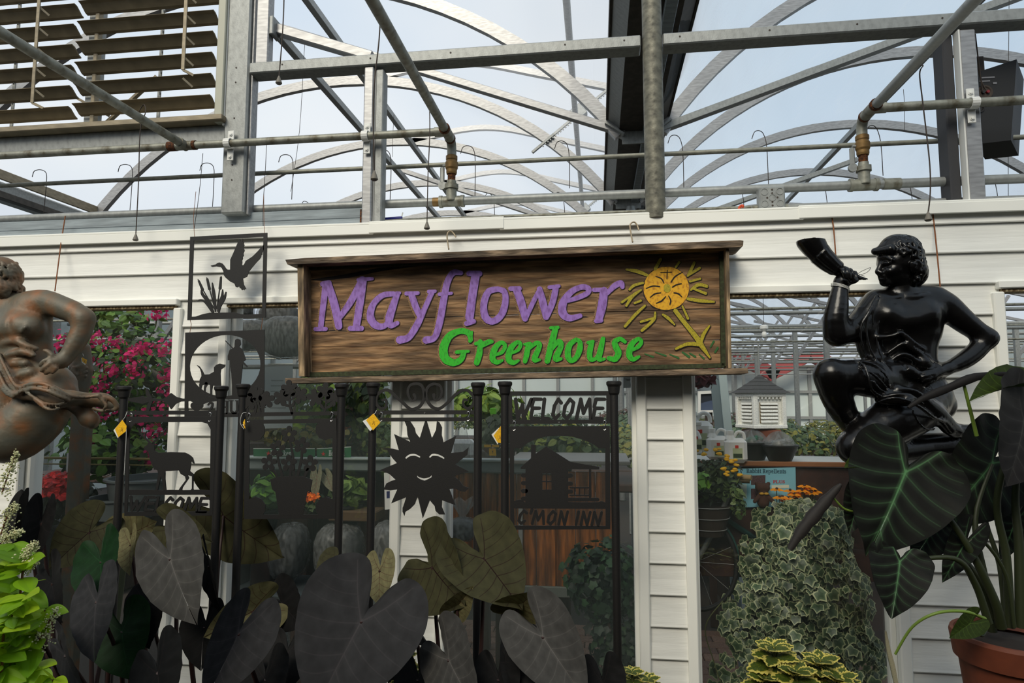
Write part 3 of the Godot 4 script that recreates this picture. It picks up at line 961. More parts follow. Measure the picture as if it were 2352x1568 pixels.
	for q in [[Vector3(-1.463, 2.758, .04), Vector3(-1.447, 2.724, .04), Vector3(-1.464, 2.443, .02), Vector3(-1.456, 2.324, .02)], [Vector3(-1.777, 2.722, 0), Vector3(-1.786, 2.542, 0), Vector3(-1.793, 2.336, .02)], [Vector3(-1.544, 3.513, -.5), Vector3(-1.559, 3.028, -.5), Vector3(-1.597, 2.696, -.5)], [Vector3(2.001, 3.528, -.6), Vector3(1.97, 3.091, -.6), Vector3(1.937, 2.558, -.6)], [Vector3(-1.137, 3.229, -.8), Vector3(-1.141, 3.131, -.8), Vector3(-1.143, 2.977, -.8)], [Vector3(1.547, 3.156, -.7), Vector3(1.547, 3.077, -.7), Vector3(1.542, 2.941, -.7)]]:
		var hw := obj("drop_wire", Geo.new().tube(curve(q, 4), 0.0013, 5), M.wire)
		tag(hw, "fine drop wire " + at[wi], "wire", "fine drop wires")
		wi += 1
	# small things on the wall top
	var bl := thing("blue_rod", Vector3(-.957, 2.413, -.1), "short bright blue rod lying on the wall top beside the double post", "rod")
	obj("rod", Geo.new().tube([Vector3(-.967, 2.413, -.1), Vector3(-.862, 2.417, -.1)], 0.0055, 10), M.blue, bl)
	obj("tip", Geo.new().tube([Vector3(-.866, 2.417, -.1), Vector3(-.86, 2.439, -.1)], 0.003, 8), M.white, bl)
	solo("orange_hook", Geo.new().tube(curve([Vector3(-0.012, -0.02, 0), Vector3(-0.006, 0.006, 0), Vector3(0.004, 0.014, 0.004), Vector3(0.006, 0.006, 0.01)], 5), 0.0055, 8), M.orange, Vector3(.591, 2.375, -.02), "small orange plastic hook on the wall top near the electrical box", "hook")
	# statue wires
	for q in [[[Vector3(-2.456, 2.454, 0), Vector3(-2.442, 2.314, .03), Vector3(-2.374, 2.078, .12)], "rusty wire holding the bronze statue's shoulder"], [[Vector3(.928, 2.36, 0), Vector3(.928, 2.278, .03), Vector3(.887, 2.092, .16)], "golden wire holding the black statue's raised hand"], [[Vector3(1.306, 2.359, 0), Vector3(1.298, 2.23, .03), Vector3(1.241, 1.999, .16)], "golden wire holding the black statue's bent arm"]]:
		var hw := obj("statue_wire", Geo.new().tube(curve(q[0], 4), 0.0026, 6), M.rustwire)
		tag(hw, q[1], "wire")
	build_speaker()


func build_speaker() -> void:
	# a loudspeaker hung under the beam, turned away
	var o := thing("loudspeaker", Vector3(1.642, 2.648, -.15), "black box loudspeaker hung from the beam with its back showing", "loudspeaker")
	var a: Vector3 = Vector3(1.574, 2.955, -.15)
	var b: Vector3 = Vector3(1.739, 3.004, -.15)
	var c: Vector3 = Vector3(1.696, 2.66, -.15)
	var d: Vector3 = Vector3(1.56, 2.65, -.15)
	var back := Vector3(0.14, 0.0, -0.19)
	var gm := Geo.new()
	gm.quad(a, b, c, d, Vector3.BACK)
	gm.quad(a, b, b + back, a + back, Vector3.UP)
	gm.quad(d, c, c + back, d + back, Vector3.DOWN)
	gm.quad(a, d, d + back, a + back, Vector3.LEFT)
	obj("cabinet", gm, M.speaker, o)
	obj("side_panel", side_panel(b, c, back), M.speaker_face, o)
	var x := (b - a).normalized()
	var y := x.cross(Vector3.BACK).normalized() * -1.0
	var mid: Vector3 = Vector3(1.606, 2.867, -.145)
	obj("terminal_cup", Geo.new().lathe(mid, [Vector2(0.03, 0), Vector2(0.03, 0.004), Vector2(0.024, 0.004), Vector2(0.02, 0.001), Vector2(0, 0.001)], 20, Vector3.BACK), M.cord, o)
	for s in [-1, 1]:
		obj("terminal", Geo.new().lathe(mid + Vector3(s * 0.009, 0, 0), [Vector2(0.006, 0), Vector2(0.006, 0.01), Vector2(0, 0.01)], 10, Vector3.BACK), mat(Color(0.5, 0.05, 0.08) if s > 0 else Color(0.05, 0.05, 0.05), 0.4), o)
	obj("rating_label", Geo.new().box(Vector3(1.625, 2.932, -.148), Vector3(0.05, 0.006, 0.001)).box(Vector3(1.611, 2.917, -.148), Vector3(0.04, 0.005, 0.001)).box(Vector3(1.649, 2.906, -.148), Vector3(0.014, 0.008, 0.001)), mat(Color(0.5, 0.5, 0.52), 0.6), o)
	obj("bracket", Geo.new().box(Vector3(1.597, 2.988, -.17), Vector3(0.05, 0.09, 0.02), 0.003), M.cord, o)
	obj("port", Geo.new().lathe(Vector3(1.584, 2.803, -.148), [Vector2(0.02, 0), Vector2(0.02, 0.003), Vector2(0.015, 0.003), Vector2(0.013, 0)], 18, Vector3.BACK), M.black, o)
	obj("cable", Geo.new().tube(curve([Vector3(1.524, 3.07, -.06), Vector3(1.554, 3.001, -.1), Vector3(1.585, 2.921, -.13), Vector3(1.606, 2.872, -.135)], 5), 0.0025, 6).tube(curve([Vector3(1.537, 3.077, -.06), Vector3(1.564, 3.001, -.1), Vector3(1.587, 2.902, -.13), Vector3(1.594, 2.867, -.135)], 5), 0.0025, 6), M.cord, o)


func side_panel(b: Vector3, c: Vector3, back: Vector3) -> Geo:
	var gm := Geo.new()
	gm.quad(b, c, c + back, b + back, Vector3.RIGHT)
	return gm


# ---------------------------------------------------------------- the painted wooden sign and the two hung steel silhouettes
func moved(strokes: Array, by: Vector2, more: float) -> Array:
	var out := []
	for s in strokes:
		var t := []
		for p in s: t.append(Vector3(p.x + by.x, p.y + by.y, p.z + more))
		out.append(t)
	return out


func strokes_geo(strokes: Array, z0: float, z1: float, smooth := true) -> Geo:
	var gm := Geo.new()
	var all := []
	for s in strokes:
		var line: Array = curve(s, 5) if smooth and s.size() > 2 else s
		for p in Geo.stroke_poly(line): all.append(p)
	var k := 0
	for p in Geo.union(all):
		gm.plate(p, [], z0, z1 + k * 0.0002)
		k += 1
	return gm


func letter(board: Node, strokes: Array, face: Material, z: float, called := "letter") -> void:
	var l := obj(called, strokes_geo(strokes, z - 0.004, z + 0.0035), face, board)
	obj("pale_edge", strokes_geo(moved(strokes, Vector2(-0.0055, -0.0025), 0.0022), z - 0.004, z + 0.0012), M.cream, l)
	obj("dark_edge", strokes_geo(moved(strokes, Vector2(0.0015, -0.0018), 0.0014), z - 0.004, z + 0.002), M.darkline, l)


func build_signs() -> void:
	M.cream = mat(Color(0.62, 0.50, 0.36), 0.8, 0.0, noise_tex(61, 0.12, [[0.25, Color(0.4, 0.3, 0.2)], [0.6, g(1.0)]]), Vector3(9, 9, 9))
	M.darkline = mat(Color(0.10, 0.065, 0.06), 0.8)
	M.purple = mat(Color(0.58, 0.43, 0.74), 0.6, 0.0, noise_tex(62, 0.05, [[0.1, Color(0.78, 0.7, 0.76)], [0.6, g(1.0)]], 5), Vector3(4, 2, 4))
	M.letter_green = mat(Color(0.13, 0.68, 0.08), 0.6, 0.0, noise_tex(63, 0.09, [[0.1, g(0.72)], [0.45, g(1.0)]], 5), Vector3(4, 2, 4))
	M.sun_yellow = mat(Color(0.86, 0.64, 0.05), 0.6, 0.0, noise_tex(65, 0.06, [[0.15, Color(0.8, 0.72, 0.55)], [0.5, g(1.0)]], 5), Vector3(4, 3, 4))
	M.ray_yellow = mat(Color(0.66, 0.60, 0.08), 0.6, 0.0, noise_tex(66, 0.09, [[0.15, g(0.75)], [0.5, g(1.0)]], 5), Vector3(5, 5, 5))
	var plank_m := wood(Color(0.72, 0.56, 0.39), Color(0.62, 0.56, 0.5), Color(1, 1, 1), 67, Vector3(1.1, 9, 9))
	var tan := wood(Color(0.80, 0.68, 0.52), g(0.5), g(1.1), 71, Vector3(7, 1.5, 7))
	var shelf := wood(Color(0.66, 0.56, 0.45), g(0.5), g(1.1), 75, Vector3(1.5, 9, 9))
	var moss := mat(Color(0.22, 0.27, 0.15), 0.8, 0.0, noise_tex(79, 0.04, [[0.0, Color(0.6, 0.5, 0.35)], [1.0, g(1.0)]]), Vector3(5, 5, 5))
	var s := thing("greenhouse_sign", Vector3(-.333, 1.683, .08), "long weathered wooden sign lettered Mayflower Greenhouse in purple and green", "sign")
	var z := 0.08
	var q := [pts([-1.222,2.161,.489,2.189,.48,1.956,-1.216,1.932]), pts([-1.216,1.929,.48,1.953,.477,1.833,-1.212,1.821]), pts([-1.212,1.819,.477,1.831,.474,1.726,-1.209,1.701])]
	for p in q: obj("board_plank", Geo.new().plate(p, [], z - 0.02, z), plank_m, s)
	var cr := Geo.new()
	cr.plate(pts([-1.211,2.108,-1.076,2.124,-.905,2.151,-.736,2.159,-.68,2.16,-.735,2.154,-.885,2.138,-1.037,2.112,-1.153,2.101]), [], z - 0.01, z + 0.0006)
	cr.plate(pts([-.626,2.162,-.609,2.163,-.606,2.158,-.624,2.156]), [], z - 0.01, z + 0.0006)
	cr.plate(pts([-1.205,1.885,-1.089,1.892,-.975,1.882,-1.089,1.887]), [], z - 0.01, z + 0.0006)
	cr.plate(pts([-.104,1.931,-.043,1.932,-.031,1.928,-.069,1.925]), [], z - 0.01, z + 0.0006)
	obj("crack", cr, M.darkline, s)
	# frame: top shelf, foot shelf, side boards, mossy inner battens
	var zf := 0.15
	obj("top_board", Geo.new().plate(pts([-1.276,2.177,-1.191,2.182,.543,2.201,.555,2.198,.553,2.179,.542,2.175,-1.266,2.157]), [], 0.03, 0.17), shelf, s)
	obj("foot_board", Geo.new().plate(pts([-1.26,1.687,.555,1.717,.557,1.697,-1.259,1.666]), [], 0.03, 0.17), shelf, s)
	obj("side_board", Geo.new().plate(pts([-1.232,2.162,-1.205,2.161,-1.187,1.695,-1.212,1.695]), [], 0.05, zf), tan, s)
	obj("side_board", Geo.new().plate(pts([.493,2.181,.505,2.18,.502,1.718,.49,1.718]), [], 0.05, zf), tan, s)
	obj("inner_batten", Geo.new().plate(pts([-1.225,2.161,-1.205,2.161,-1.19,1.7,-1.209,1.696]), [], 0.06, 0.1), moss, s)
	obj("inner_batten", Geo.new().plate(pts([.48,2.184,.498,2.184,.492,1.729,.474,1.725]), [], 0.06, 0.1), moss, s)
	obj("inner_batten", Geo.new().plate(pts([-1.223,2.168,.495,2.194,.494,2.175,-1.223,2.148]), [], 0.06, 0.1), moss, s)
	obj("inner_batten", Geo.new().plate(pts([-1.21,1.713,.485,1.739,.485,1.722,-1.209,1.693]), [], 0.06, 0.1), moss, s)
	# M a y f l o w e r
	for l in [
		brush([[-1.135,2.081,.0152,-1.144,1.995,.0134,-1.152,1.91,.0125], [-1.176,1.896,.0089,-1.13,1.896,.0089], [-1.149,2.088,.0116,-1.121,2.092,.0116], [-1.125,2.088,.0156,-1.093,1.994,.0178,-1.073,1.907,.016], [-.975,2.102,.0151,-1.021,2.013,.0155,-1.066,1.949,.0124], [-.97,2.095,.0151,-.982,2.006,.0168,-.996,1.908,.0159], [-.991,2.102,.0089,-.931,2.105,.0071], [-1.023,1.897,.0106,-.973,1.896,.0106]]),
		brush([[-.838,2.039,.0106,-.886,2.033,.0124,-.926,1.994,.0141,-.936,1.943,.0168,-.913,1.909,.0158,-.877,1.904,.0123,-.85,1.932,.0088], [-.822,2.038,.0123,-.84,1.985,.0158,-.855,1.932,.0176,-.847,1.906,.0123,-.82,1.916,.0096], [-.879,2.037,.0079,-.811,2.042,.0062]]),
		brush([[-.783,2.039,.0088,-.733,2.04,.0079], [-.76,2.032,.014,-.742,1.983,.014,-.722,1.943,.0131], [-.687,2.045,.0079,-.66,2.046,.007], [-.675,2.039,.0114,-.704,1.974,.0114,-.735,1.908,.0148,-.77,1.856,.014,-.808,1.846,.0166]]),
		brush([[-.552,2.12,.0096,-.585,2.121,.0131,-.609,2.082,.014,-.624,2.008,.0148,-.639,1.92,.0148,-.66,1.855,.013,-.696,1.844,.0156], [-.642,2.033,.0079,-.591,2.036,.0061]]),
		brush([[-.518,2.117,.0113,-.474,2.115,.0121], [-.49,2.11,.0182,-.503,2.027,.0173,-.515,1.936,.0181], [-.526,1.91,.0112,-.498,1.918,.0104]]),
		brush([[-.397,2.049,.0112,-.437,2.039,.0138,-.456,1.987,.0147,-.449,1.935,.0155,-.419,1.917,.0138,-.384,1.942,.0146,-.367,1.994,.0138,-.371,2.037,.0121,-.397,2.049,.0112]]),
		brush([[-.346,2.05,.0091,-.309,2.049,.0099], [-.32,2.043,.0154,-.3,1.985,.0162,-.286,1.926,.0126], [-.284,1.926,.009,-.255,1.989,.0099,-.225,2.047,.009], [-.227,2.045,.0117,-.212,1.983,.0153,-.201,1.931,.0125], [-.196,1.938,.0116,-.174,1.992,.0126,-.162,2.046,.0126], [-.187,2.052,.0081,-.149,2.056,.0072]]),
		brush([[-.113,1.995,.008,-.071,2.008,.0107,-.035,2.025,.0107,-.031,2.043,.0116,-.057,2.05,.0116,-.097,2.033,.0125,-.131,1.991,.0161,-.134,1.946,.017,-.107,1.925,.0134,-.065,1.934,.0098]]),
		brush([[-.008,2.037,.0089,.018,2.037,.0089], [.031,2.033,.016,.024,1.979,.0177,.01,1.921,.0151], [-.001,1.912,.0089,.019,1.913,.008], [.044,2.023,.0089,.071,2.05,.0115,.097,2.062,.0124,.104,2.047,.0089]])]:
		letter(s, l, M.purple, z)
	# G r e e n h o u s e
	for l in [
		brush([[-.509,1.842,.0086,-.519,1.871,.0121,-.554,1.879,.0121,-.598,1.859,.0156,-.622,1.811,.0182,-.615,1.768,.0181,-.58,1.75,.0146,-.549,1.763,.012,-.538,1.791,.0112], [-.567,1.793,.0078,-.519,1.796,.006], [-.505,1.875,.0052,-.512,1.838,.0078]]),
		brush([[-.47,1.835,.0095,-.473,1.788,.0129,-.484,1.749,.012], [-.488,1.827,.0077,-.462,1.831,.0077], [-.462,1.818,.0086,-.438,1.832,.0112,-.423,1.834,.0086]]),
		brush([[-.406,1.781,.0068,-.38,1.791,.0077,-.368,1.817,.0085,-.384,1.83,.0086,-.41,1.805,.0128,-.419,1.766,.0128,-.401,1.75,.0094,-.38,1.758,.006]]),
		brush([[-.341,1.787,.0063,-.314,1.8,.0072,-.305,1.822,.0081,-.318,1.831,.0081,-.345,1.805,.0126,-.354,1.764,.0126,-.336,1.748,.0099,-.314,1.756,.0058]]),
		brush([[-.289,1.822,.0054,-.266,1.826,.0063], [-.273,1.822,.0099,-.28,1.782,.0116,-.287,1.753,.0089], [-.269,1.806,.0072,-.242,1.826,.0089,-.228,1.821,.0098,-.233,1.801,.0107,-.249,1.761,.0116,-.228,1.759,.0054]]),
		brush([[-.183,1.887,.0063,-.154,1.888,.0071], [-.165,1.879,.0116,-.179,1.825,.0134,-.197,1.754,.0116], [-.179,1.801,.008,-.152,1.832,.0098,-.141,1.82,.0107,-.148,1.798,.0116,-.163,1.763,.0124,-.142,1.762,.0062]]),
		brush([[-.081,1.839,.008,-.108,1.816,.0115,-.115,1.776,.0124,-.102,1.754,.0097,-.08,1.769,.0106,-.066,1.806,.0115,-.068,1.831,.0089,-.081,1.839,.008]]),
		brush([[-.035,1.826,.0062,-.015,1.83,.0071], [-.02,1.824,.0106,-.029,1.784,.0115,-.024,1.759,.0097,-.003,1.764,.0071,.015,1.797,.0079], [.025,1.841,.0088,.015,1.797,.0115,.008,1.761,.0106,.03,1.76,.0053]]),
		brush([[.111,1.827,.007,.092,1.839,.0088,.07,1.827,.0106,.076,1.805,.0123,.085,1.783,.0123,.071,1.759,.0114,.047,1.763,.0088]]),
		brush([[.141,1.795,.0061,.163,1.808,.0079,.174,1.826,.0079,.163,1.838,.0079,.137,1.817,.0114,.126,1.778,.0123,.14,1.758,.0096,.164,1.768,.0057]])]:
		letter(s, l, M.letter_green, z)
	# the painted sun flower
	var disc := PackedVector2Array()
	for p in Geo.stroke_poly(brush([[.272,2.037,.0852,.276,2.038,.0861]])[0], 40): disc = p
	obj("sun_disc", Geo.new().plate(disc, [], z - 0.004, z + 0.002), M.sun_yellow, s)
	obj("sun_rim", strokes_geo(brush([[.273,2.036,.0913,.275,2.037,.0904]]), z - 0.004, z + 0.001), M.darkline, s)
	obj("sun_heart", strokes_geo(brush([[.278,2.041,.014,.278,2.034,.014]]), z - 0.004, z + 0.003), M.ray_yellow, s)
	obj("petal_line", strokes_geo(brush([[.235,2.086,.0018,.256,2.077,.0026,.266,2.059,.0022], [.338,2.1,.0018,.31,2.084,.0026,.294,2.062,.0026], [.197,2.039,.0018,.223,2.048,.0026,.249,2.045,.0022], [.212,2.003,.0018,.231,2.017,.0026,.253,2.02,.0018], [.272,2.005,.0018,.256,1.988,.0026,.235,1.979,.0018], [.283,2.007,.0018,.291,1.989,.0026,.287,1.972,.0018], [.304,2.019,.0022,.321,2.015,.0026,.334,2.002,.0017], [.298,2.042,.0018,.314,2.051,.0022,.333,2.055,.0018], [.28,2.11,.0018,.278,2.076,.0018], [.254,2.101,.0013,.297,2.102,.0013]]), z - 0.004, z + 0.0028), M.darkline, s)
	var rays := brush([[.121,2.117,.004,.164,2.108,.008,.203,2.091,.0053], [.255,2.154,.0062,.234,2.117,.0066], [.327,2.141,.0053,.313,2.121,.004], [.385,2.137,.0053,.366,2.098,.0061,.358,2.084,.0035], [.405,2.115,.0052,.366,2.092,.0057], [.367,2.063,.0048,.406,2.073,.0044], [.369,2.029,.0039,.399,2.049,.007,.43,2.042,.0061], [.381,2.033,.0044,.425,2.014,.0057], [.357,1.994,.0061,.401,1.986,.0074,.455,1.98,.0043], [.184,2.061,.0049,.15,2.052,.0057,.132,2.036,.0049], [.177,2.033,.0035,.144,2.01,.0066,.118,1.971,.0049], [.14,2.012,.0035,.101,1.985,.0049], [.151,1.981,.0044,.175,1.99,.0048], [.191,1.97,.0044,.152,1.934,.0062,.112,1.889,.0057], [.23,1.943,.0035,.223,1.913,.0061,.177,1.871,.0057], [.223,1.92,.0044,.174,1.906,.0048], [.26,1.933,.0044,.281,1.917,.0061,.303,1.893,.0031], [.335,1.965,.0035,.355,1.916,.0048], [.308,1.947,.0087,.336,1.907,.0087,.389,1.836,.0104,.401,1.814,.0104,.434,1.762,.0035], [.401,1.819,.0061,.413,1.854,.0069,.436,1.886,.0035], [.397,1.814,.0078,.351,1.816,.0069,.307,1.798,.0048]])
	obj("sun_ray", strokes_geo(rays, z - 0.004, z + 0.0025), M.ray_yellow, s)
	obj("ray_edge", strokes_geo(moved(rays, Vector2(0.001, -0.001), 0.0022), z - 0.004, z + 0.0013), M.darkline, s)
	obj("painted_grass", strokes_geo(brush([[.187,1.779,.0022,.219,1.767,.0039], [.228,1.785,.0022,.267,1.771,.0039], [.283,1.776,.0022,.316,1.762,.0039], [.332,1.784,.0035,.356,1.766,.0052], [.359,1.78,.0026,.38,1.766,.0039], [.395,1.775,.0022,.412,1.759,.0035], [.438,1.803,.0026,.451,1.825,.0039], [.455,1.783,.0034,.465,1.8,.0043]]), z - 0.004, z + 0.0015), mat(Color(0.14, 0.36, 0.15), 0.7), s)
	# the two hooks the sign hangs from
	for h in [[Vector3(-.6, 2.217, .1), Vector3(-.617, 2.277, .06), Vector3(-.616, 2.3, .05), Vector3(-.604, 2.307, .045), Vector3(-.591, 2.295, .045), Vector3(-.582, 2.28, .05)], [Vector3(.146, 2.223, .1), Vector3(.14, 2.283, .06), Vector3(.141, 2.309, .05), Vector3(.156, 2.319, .045), Vector3(.168, 2.306, .045), Vector3(.174, 2.284, .05)]]:
		var hk := obj("sign_hook", Geo.new().tube(curve(h, 5), 0.0032, 8), mat(Color(0.62, 0.56, 0.46), 0.45, 0.4))
		tag(hk, "bent pale metal hook over the top of the sign, above the letter f" if h[0].x < -0.3 else "bent pale metal hook over the top of the sign, above the painted sun", "hook")
	build_hung_panels()


func build_hung_panels() -> void:
	var z := 0.1
	var d := thing("duck_panel", Vector3(-1.559, 1.938, .1), "black steel silhouette panel of a flying duck over cattails in a square frame", "wall plaque")
	obj("frame", Geo.new().plate(pts([-1.751,2.306,-1.395,2.312,-1.39,1.947,-1.747,1.94]), [pts([-1.733,2.289,-1.412,2.295,-1.406,1.962,-1.729,1.955])], z, z + 0.004), M.black, d)
	obj("duck", Geo.new().plate(pts([-1.649,2.176,-1.625,2.181,-1.62,2.186,-1.609,2.189,-1.596,2.184,-1.587,2.174,-1.579,2.163,-1.57,2.156,-1.559,2.156,-1.56,2.199,-1.549,2.224,-1.527,2.277,-1.523,2.288,-1.518,2.289,-1.518,2.278,-1.514,2.279,-1.51,2.289,-1.505,2.289,-1.508,2.274,-1.504,2.279,-1.5,2.276,-1.501,2.266,-1.498,2.263,-1.501,2.25,-1.496,2.238,-1.501,2.225,-1.499,2.215,-1.504,2.21,-1.503,2.202,-1.506,2.195,-1.505,2.186,-1.506,2.177,-1.501,2.172,-1.495,2.178,-1.489,2.192,-1.458,2.211,-1.437,2.231,-1.418,2.252,-1.408,2.26,-1.407,2.237,-1.417,2.223,-1.413,2.222,-1.422,2.21,-1.418,2.21,-1.427,2.197,-1.432,2.193,-1.446,2.178,-1.461,2.16,-1.471,2.148,-1.481,2.123,-1.499,2.116,-1.494,2.09,-1.482,2.07,-1.489,2.07,-1.491,2.065,-1.497,2.069,-1.501,2.065,-1.506,2.073,-1.511,2.074,-1.515,2.083,-1.522,2.078,-1.53,2.08,-1.536,2.094,-1.558,2.105,-1.58,2.123,-1.587,2.133,-1.589,2.148,-1.598,2.164,-1.603,2.168,-1.625,2.172,-1.641,2.17,-1.648,2.173]), [], z, z + 0.004), M.black, d)
	obj("cattail", strokes_geo(brush([[-1.702,2.11,.004,-1.683,2.072,.006], [-1.68,2.069,.002,-1.625,1.987,.002], [-1.706,2.117,.0013,-1.702,2.11,.002], [-1.663,2.117,.0045,-1.651,2.074,.006], [-1.666,2.124,.0013,-1.663,2.117,.002], [-1.649,2.069,.002,-1.622,1.987,.0023], [-1.639,2.1,.002,-1.632,2.061,.007,-1.624,2.022,.0055,-1.619,1.977,.0035], [-1.6,2.123,.004,-1.602,2.076,.0065], [-1.599,2.128,.0013,-1.6,2.123,.002], [-1.604,2.073,.002,-1.613,1.987,.0023], [-1.59,2.07,.0018,-1.591,2.042,.0055,-1.604,2.007,.005,-1.608,1.977,.0035], [-1.574,2.058,.0025,-1.581,2.032,.006,-1.599,1.997,.005,-1.603,1.974,.004], [-1.688,2.069,.0025,-1.682,2.051,.006,-1.656,2.02,.0065,-1.63,1.975,.005], [-1.706,2.022,.0013,-1.689,2.026,.0035,-1.667,2.016,.0045,-1.632,1.972,.004]]), z, z + 0.0042), M.black, d)
	obj("ground_strip", Geo.new().plate(pts([-1.731,1.953,-1.707,1.956,-1.675,1.966,-1.643,1.971,-1.531,1.97,-1.501,1.963,-1.477,1.959,-1.403,1.961,-1.403,1.946,-1.733,1.943]), [], z, z + 0.0038), M.black, d)
	var h := thing("hunter_panel", Vector3(-1.561, 1.527, .1), "black steel silhouette panel of a hunter and his dog lettered 2 HUNT", "wall plaque")
	var hole := PackedVector2Array()
	var e: Vector3 = Vector3(-1.566, 1.744, .1)
	var ex: Vector3 = Vector3(-1.405, 1.751, .1)
	var ey: Vector3 = Vector3(-1.571, 1.874, .1)
	for i in 40: hole.append(Vector2(e.x + cos(TAU * i / 40) * (ex.x - e.x), e.y + sin(TAU * i / 40) * (ey.y - e.y)))
	obj("frame", Geo.new().plate(pts([-1.754,1.887,-1.392,1.894,-1.382,1.529,-1.74,1.523]), [hole, pts([-1.727,1.592,-1.7,1.599,-1.4,1.602,-1.398,1.548,-1.724,1.541])], z, z + 0.004), M.black, h)
	obj("hunter", Geo.new().plate(pts([-1.523,1.853,-1.514,1.857,-1.501,1.853,-1.497,1.834,-1.504,1.823,-1.491,1.813,-1.48,1.789,-1.472,1.767,-1.483,1.76,-1.468,1.745,-1.462,1.737,-1.467,1.737,-1.484,1.75,-1.486,1.735,-1.489,1.698,-1.491,1.671,-1.494,1.646,-1.494,1.612,-1.528,1.612,-1.53,1.661,-1.535,1.711,-1.541,1.738,-1.543,1.765,-1.553,1.766,-1.554,1.785,-1.547,1.81,-1.531,1.817,-1.525,1.823,-1.525,1.837]), [], z, z + 0.0042), M.black, h)
	obj("gun", strokes_geo(brush([[-1.568,1.849,.0012,-1.528,1.812,.002]]), z, z + 0.004, false), M.black, h)
	obj("dog", Geo.new().plate(pts([-1.695,1.747,-1.682,1.741,-1.669,1.725,-1.658,1.706,-1.635,1.707,-1.614,1.718,-1.615,1.736,-1.605,1.747,-1.589,1.752,-1.576,1.749,-1.564,1.748,-1.566,1.738,-1.583,1.727,-1.585,1.711,-1.581,1.661,-1.585,1.652,-1.606,1.657,-1.631,1.662,-1.655,1.664,-1.668,1.659,-1.678,1.639,-1.677,1.662,-1.678,1.684,-1.67,1.699,-1.672,1.714,-1.679,1.731]), [], z, z + 0.0042), M.black, h)
	obj("dog_leg", strokes_geo(brush([[-1.623,1.667,.0074,-1.624,1.642,.0045,-1.623,1.62,.004], [-1.593,1.662,.0074,-1.595,1.642,.0044,-1.597,1.617,.004], [-1.647,1.667,.0074,-1.653,1.649,.004,-1.653,1.63,.004], [-1.672,1.664,.0074,-1.673,1.652,.005,-1.675,1.637,.005]]), z, z + 0.0038, false), M.black, h)
	obj("letter", strokes_geo(brush([[-1.701,1.575,.0144,-1.69,1.558,.0074], [-1.671,1.575,.0144,-1.684,1.558,.0074]]), z, z + 0.004, false), M.black, h)
	obj("letter", strokes_geo(brush([[-1.635,1.578,.0035,-1.627,1.586,.0044,-1.616,1.583,.0049,-1.617,1.57,.0049,-1.628,1.553,.0044], [-1.63,1.551,.0035,-1.606,1.551,.0035]]), z, z + 0.004), M.black, h)
	for l in [brush([[-1.58,1.59,.0049,-1.578,1.544,.0049], [-1.551,1.59,.0049,-1.549,1.544,.0049], [-1.579,1.568,.0034,-1.55,1.568,.0034], [-1.588,1.594,.0022,-1.569,1.594,.0022], [-1.56,1.594,.0022,-1.542,1.594,.0022]]), brush([[-1.531,1.593,.0049,-1.53,1.553,.0049,-1.52,1.544,.0054,-1.508,1.545,.0054,-1.503,1.556,.0044,-1.505,1.593,.0044], [-1.538,1.595,.0022,-1.523,1.595,.0022], [-1.513,1.595,.0022,-1.498,1.595,.0022]]), brush([[-1.485,1.59,.0044,-1.483,1.544,.0044], [-1.485,1.59,.0044,-1.457,1.546,.0044], [-1.456,1.59,.0039,-1.455,1.544,.0039]]), brush([[-1.425,1.593,.0049,-1.423,1.544,.0049], [-1.441,1.595,.0039,-1.41,1.595,.0039]])]:
		obj("letter", strokes_geo(l, z, z + 0.004, false), M.black, h)
	var wires := [[[Vector3(-1.732, 2.302, .1), Vector3(-1.776, 2.406, .05), Vector3(-1.803, 2.543, 0)], "thin wire holding the duck panel at its cattail side"], [[Vector3(-1.41, 2.306, .1), Vector3(-1.442, 2.394, .05), Vector3(-1.463, 2.522, .02)], "thin wire holding the duck panel at its wing side"], [[Vector3(-1.736, 1.944, .1), Vector3(-1.73, 1.922, .1), Vector3(-1.735, 1.884, .1)], "short wire link under the cattails to the hunter panel"], [[Vector3(-1.405, 1.954, .1), Vector3(-1.406, 1.926, .1), Vector3(-1.411, 1.885, .1)], "short wire link under the duck wing to the hunter panel"]]
	for w in wires:
		var hw := obj("panel_wire", Geo.new().tube(w[0], 0.0012, 5), M.rustwire)
		tag(hw, w[1], "wire")


# ---------------------------------------------------------------- steel stands with hanging silhouettes, price tags
const GLYPH := {
	"W": [[0.02, 1.0, 0.14, 0.03], [0.14, 0.03, 0.44, 0.72], [0.44, 0.72, 0.5, 0.03], [0.5, 0.03, 0.98, 1.0]],
	"E": [[0.25, 1.0, 0.9, 1.0], [0.25, 1.0, 0.1, 0.62], [0.2, 0.55, 0.75, 0.55], [0.15, 0.5, 0.02, 0.12], [0.02, 0.04, 0.7, 0.03]],
	"L": [[0.3, 1.0, 0.08, 0.05], [0.08, 0.03, 0.7, 0.03]],
	"C": [[0.88, 0.82, 0.62, 1.0], [0.62, 1.0, 0.25, 0.68], [0.25, 0.68, 0.08, 0.22], [0.08, 0.22, 0.3, 0.02], [0.3, 0.02, 0.68, 0.22]],
	"O": [[0.6, 1.0, 0.22, 0.65], [0.22, 0.65, 0.1, 0.2], [0.1, 0.2, 0.35, 0.02], [0.35, 0.02, 0.72, 0.35], [0.72, 0.35, 0.86, 0.82], [0.86, 0.82, 0.6, 1.0]],
	"M": [[0.02, 0.03, 0.3, 1.0], [0.3, 1.0, 0.46, 0.3], [0.46, 0.3, 0.85, 1.0], [0.85, 1.0, 0.9, 0.03]],
	"N": [[0.05, 0.03, 0.3, 1.0], [0.3, 1.0, 0.62, 0.03], [0.62, 0.03, 0.95, 1.0]],
	"I": [[0.7, 1.0, 0.3, 0.03]],
	"'": [[0.9, 1.1, 0.4, 0.8]],
}


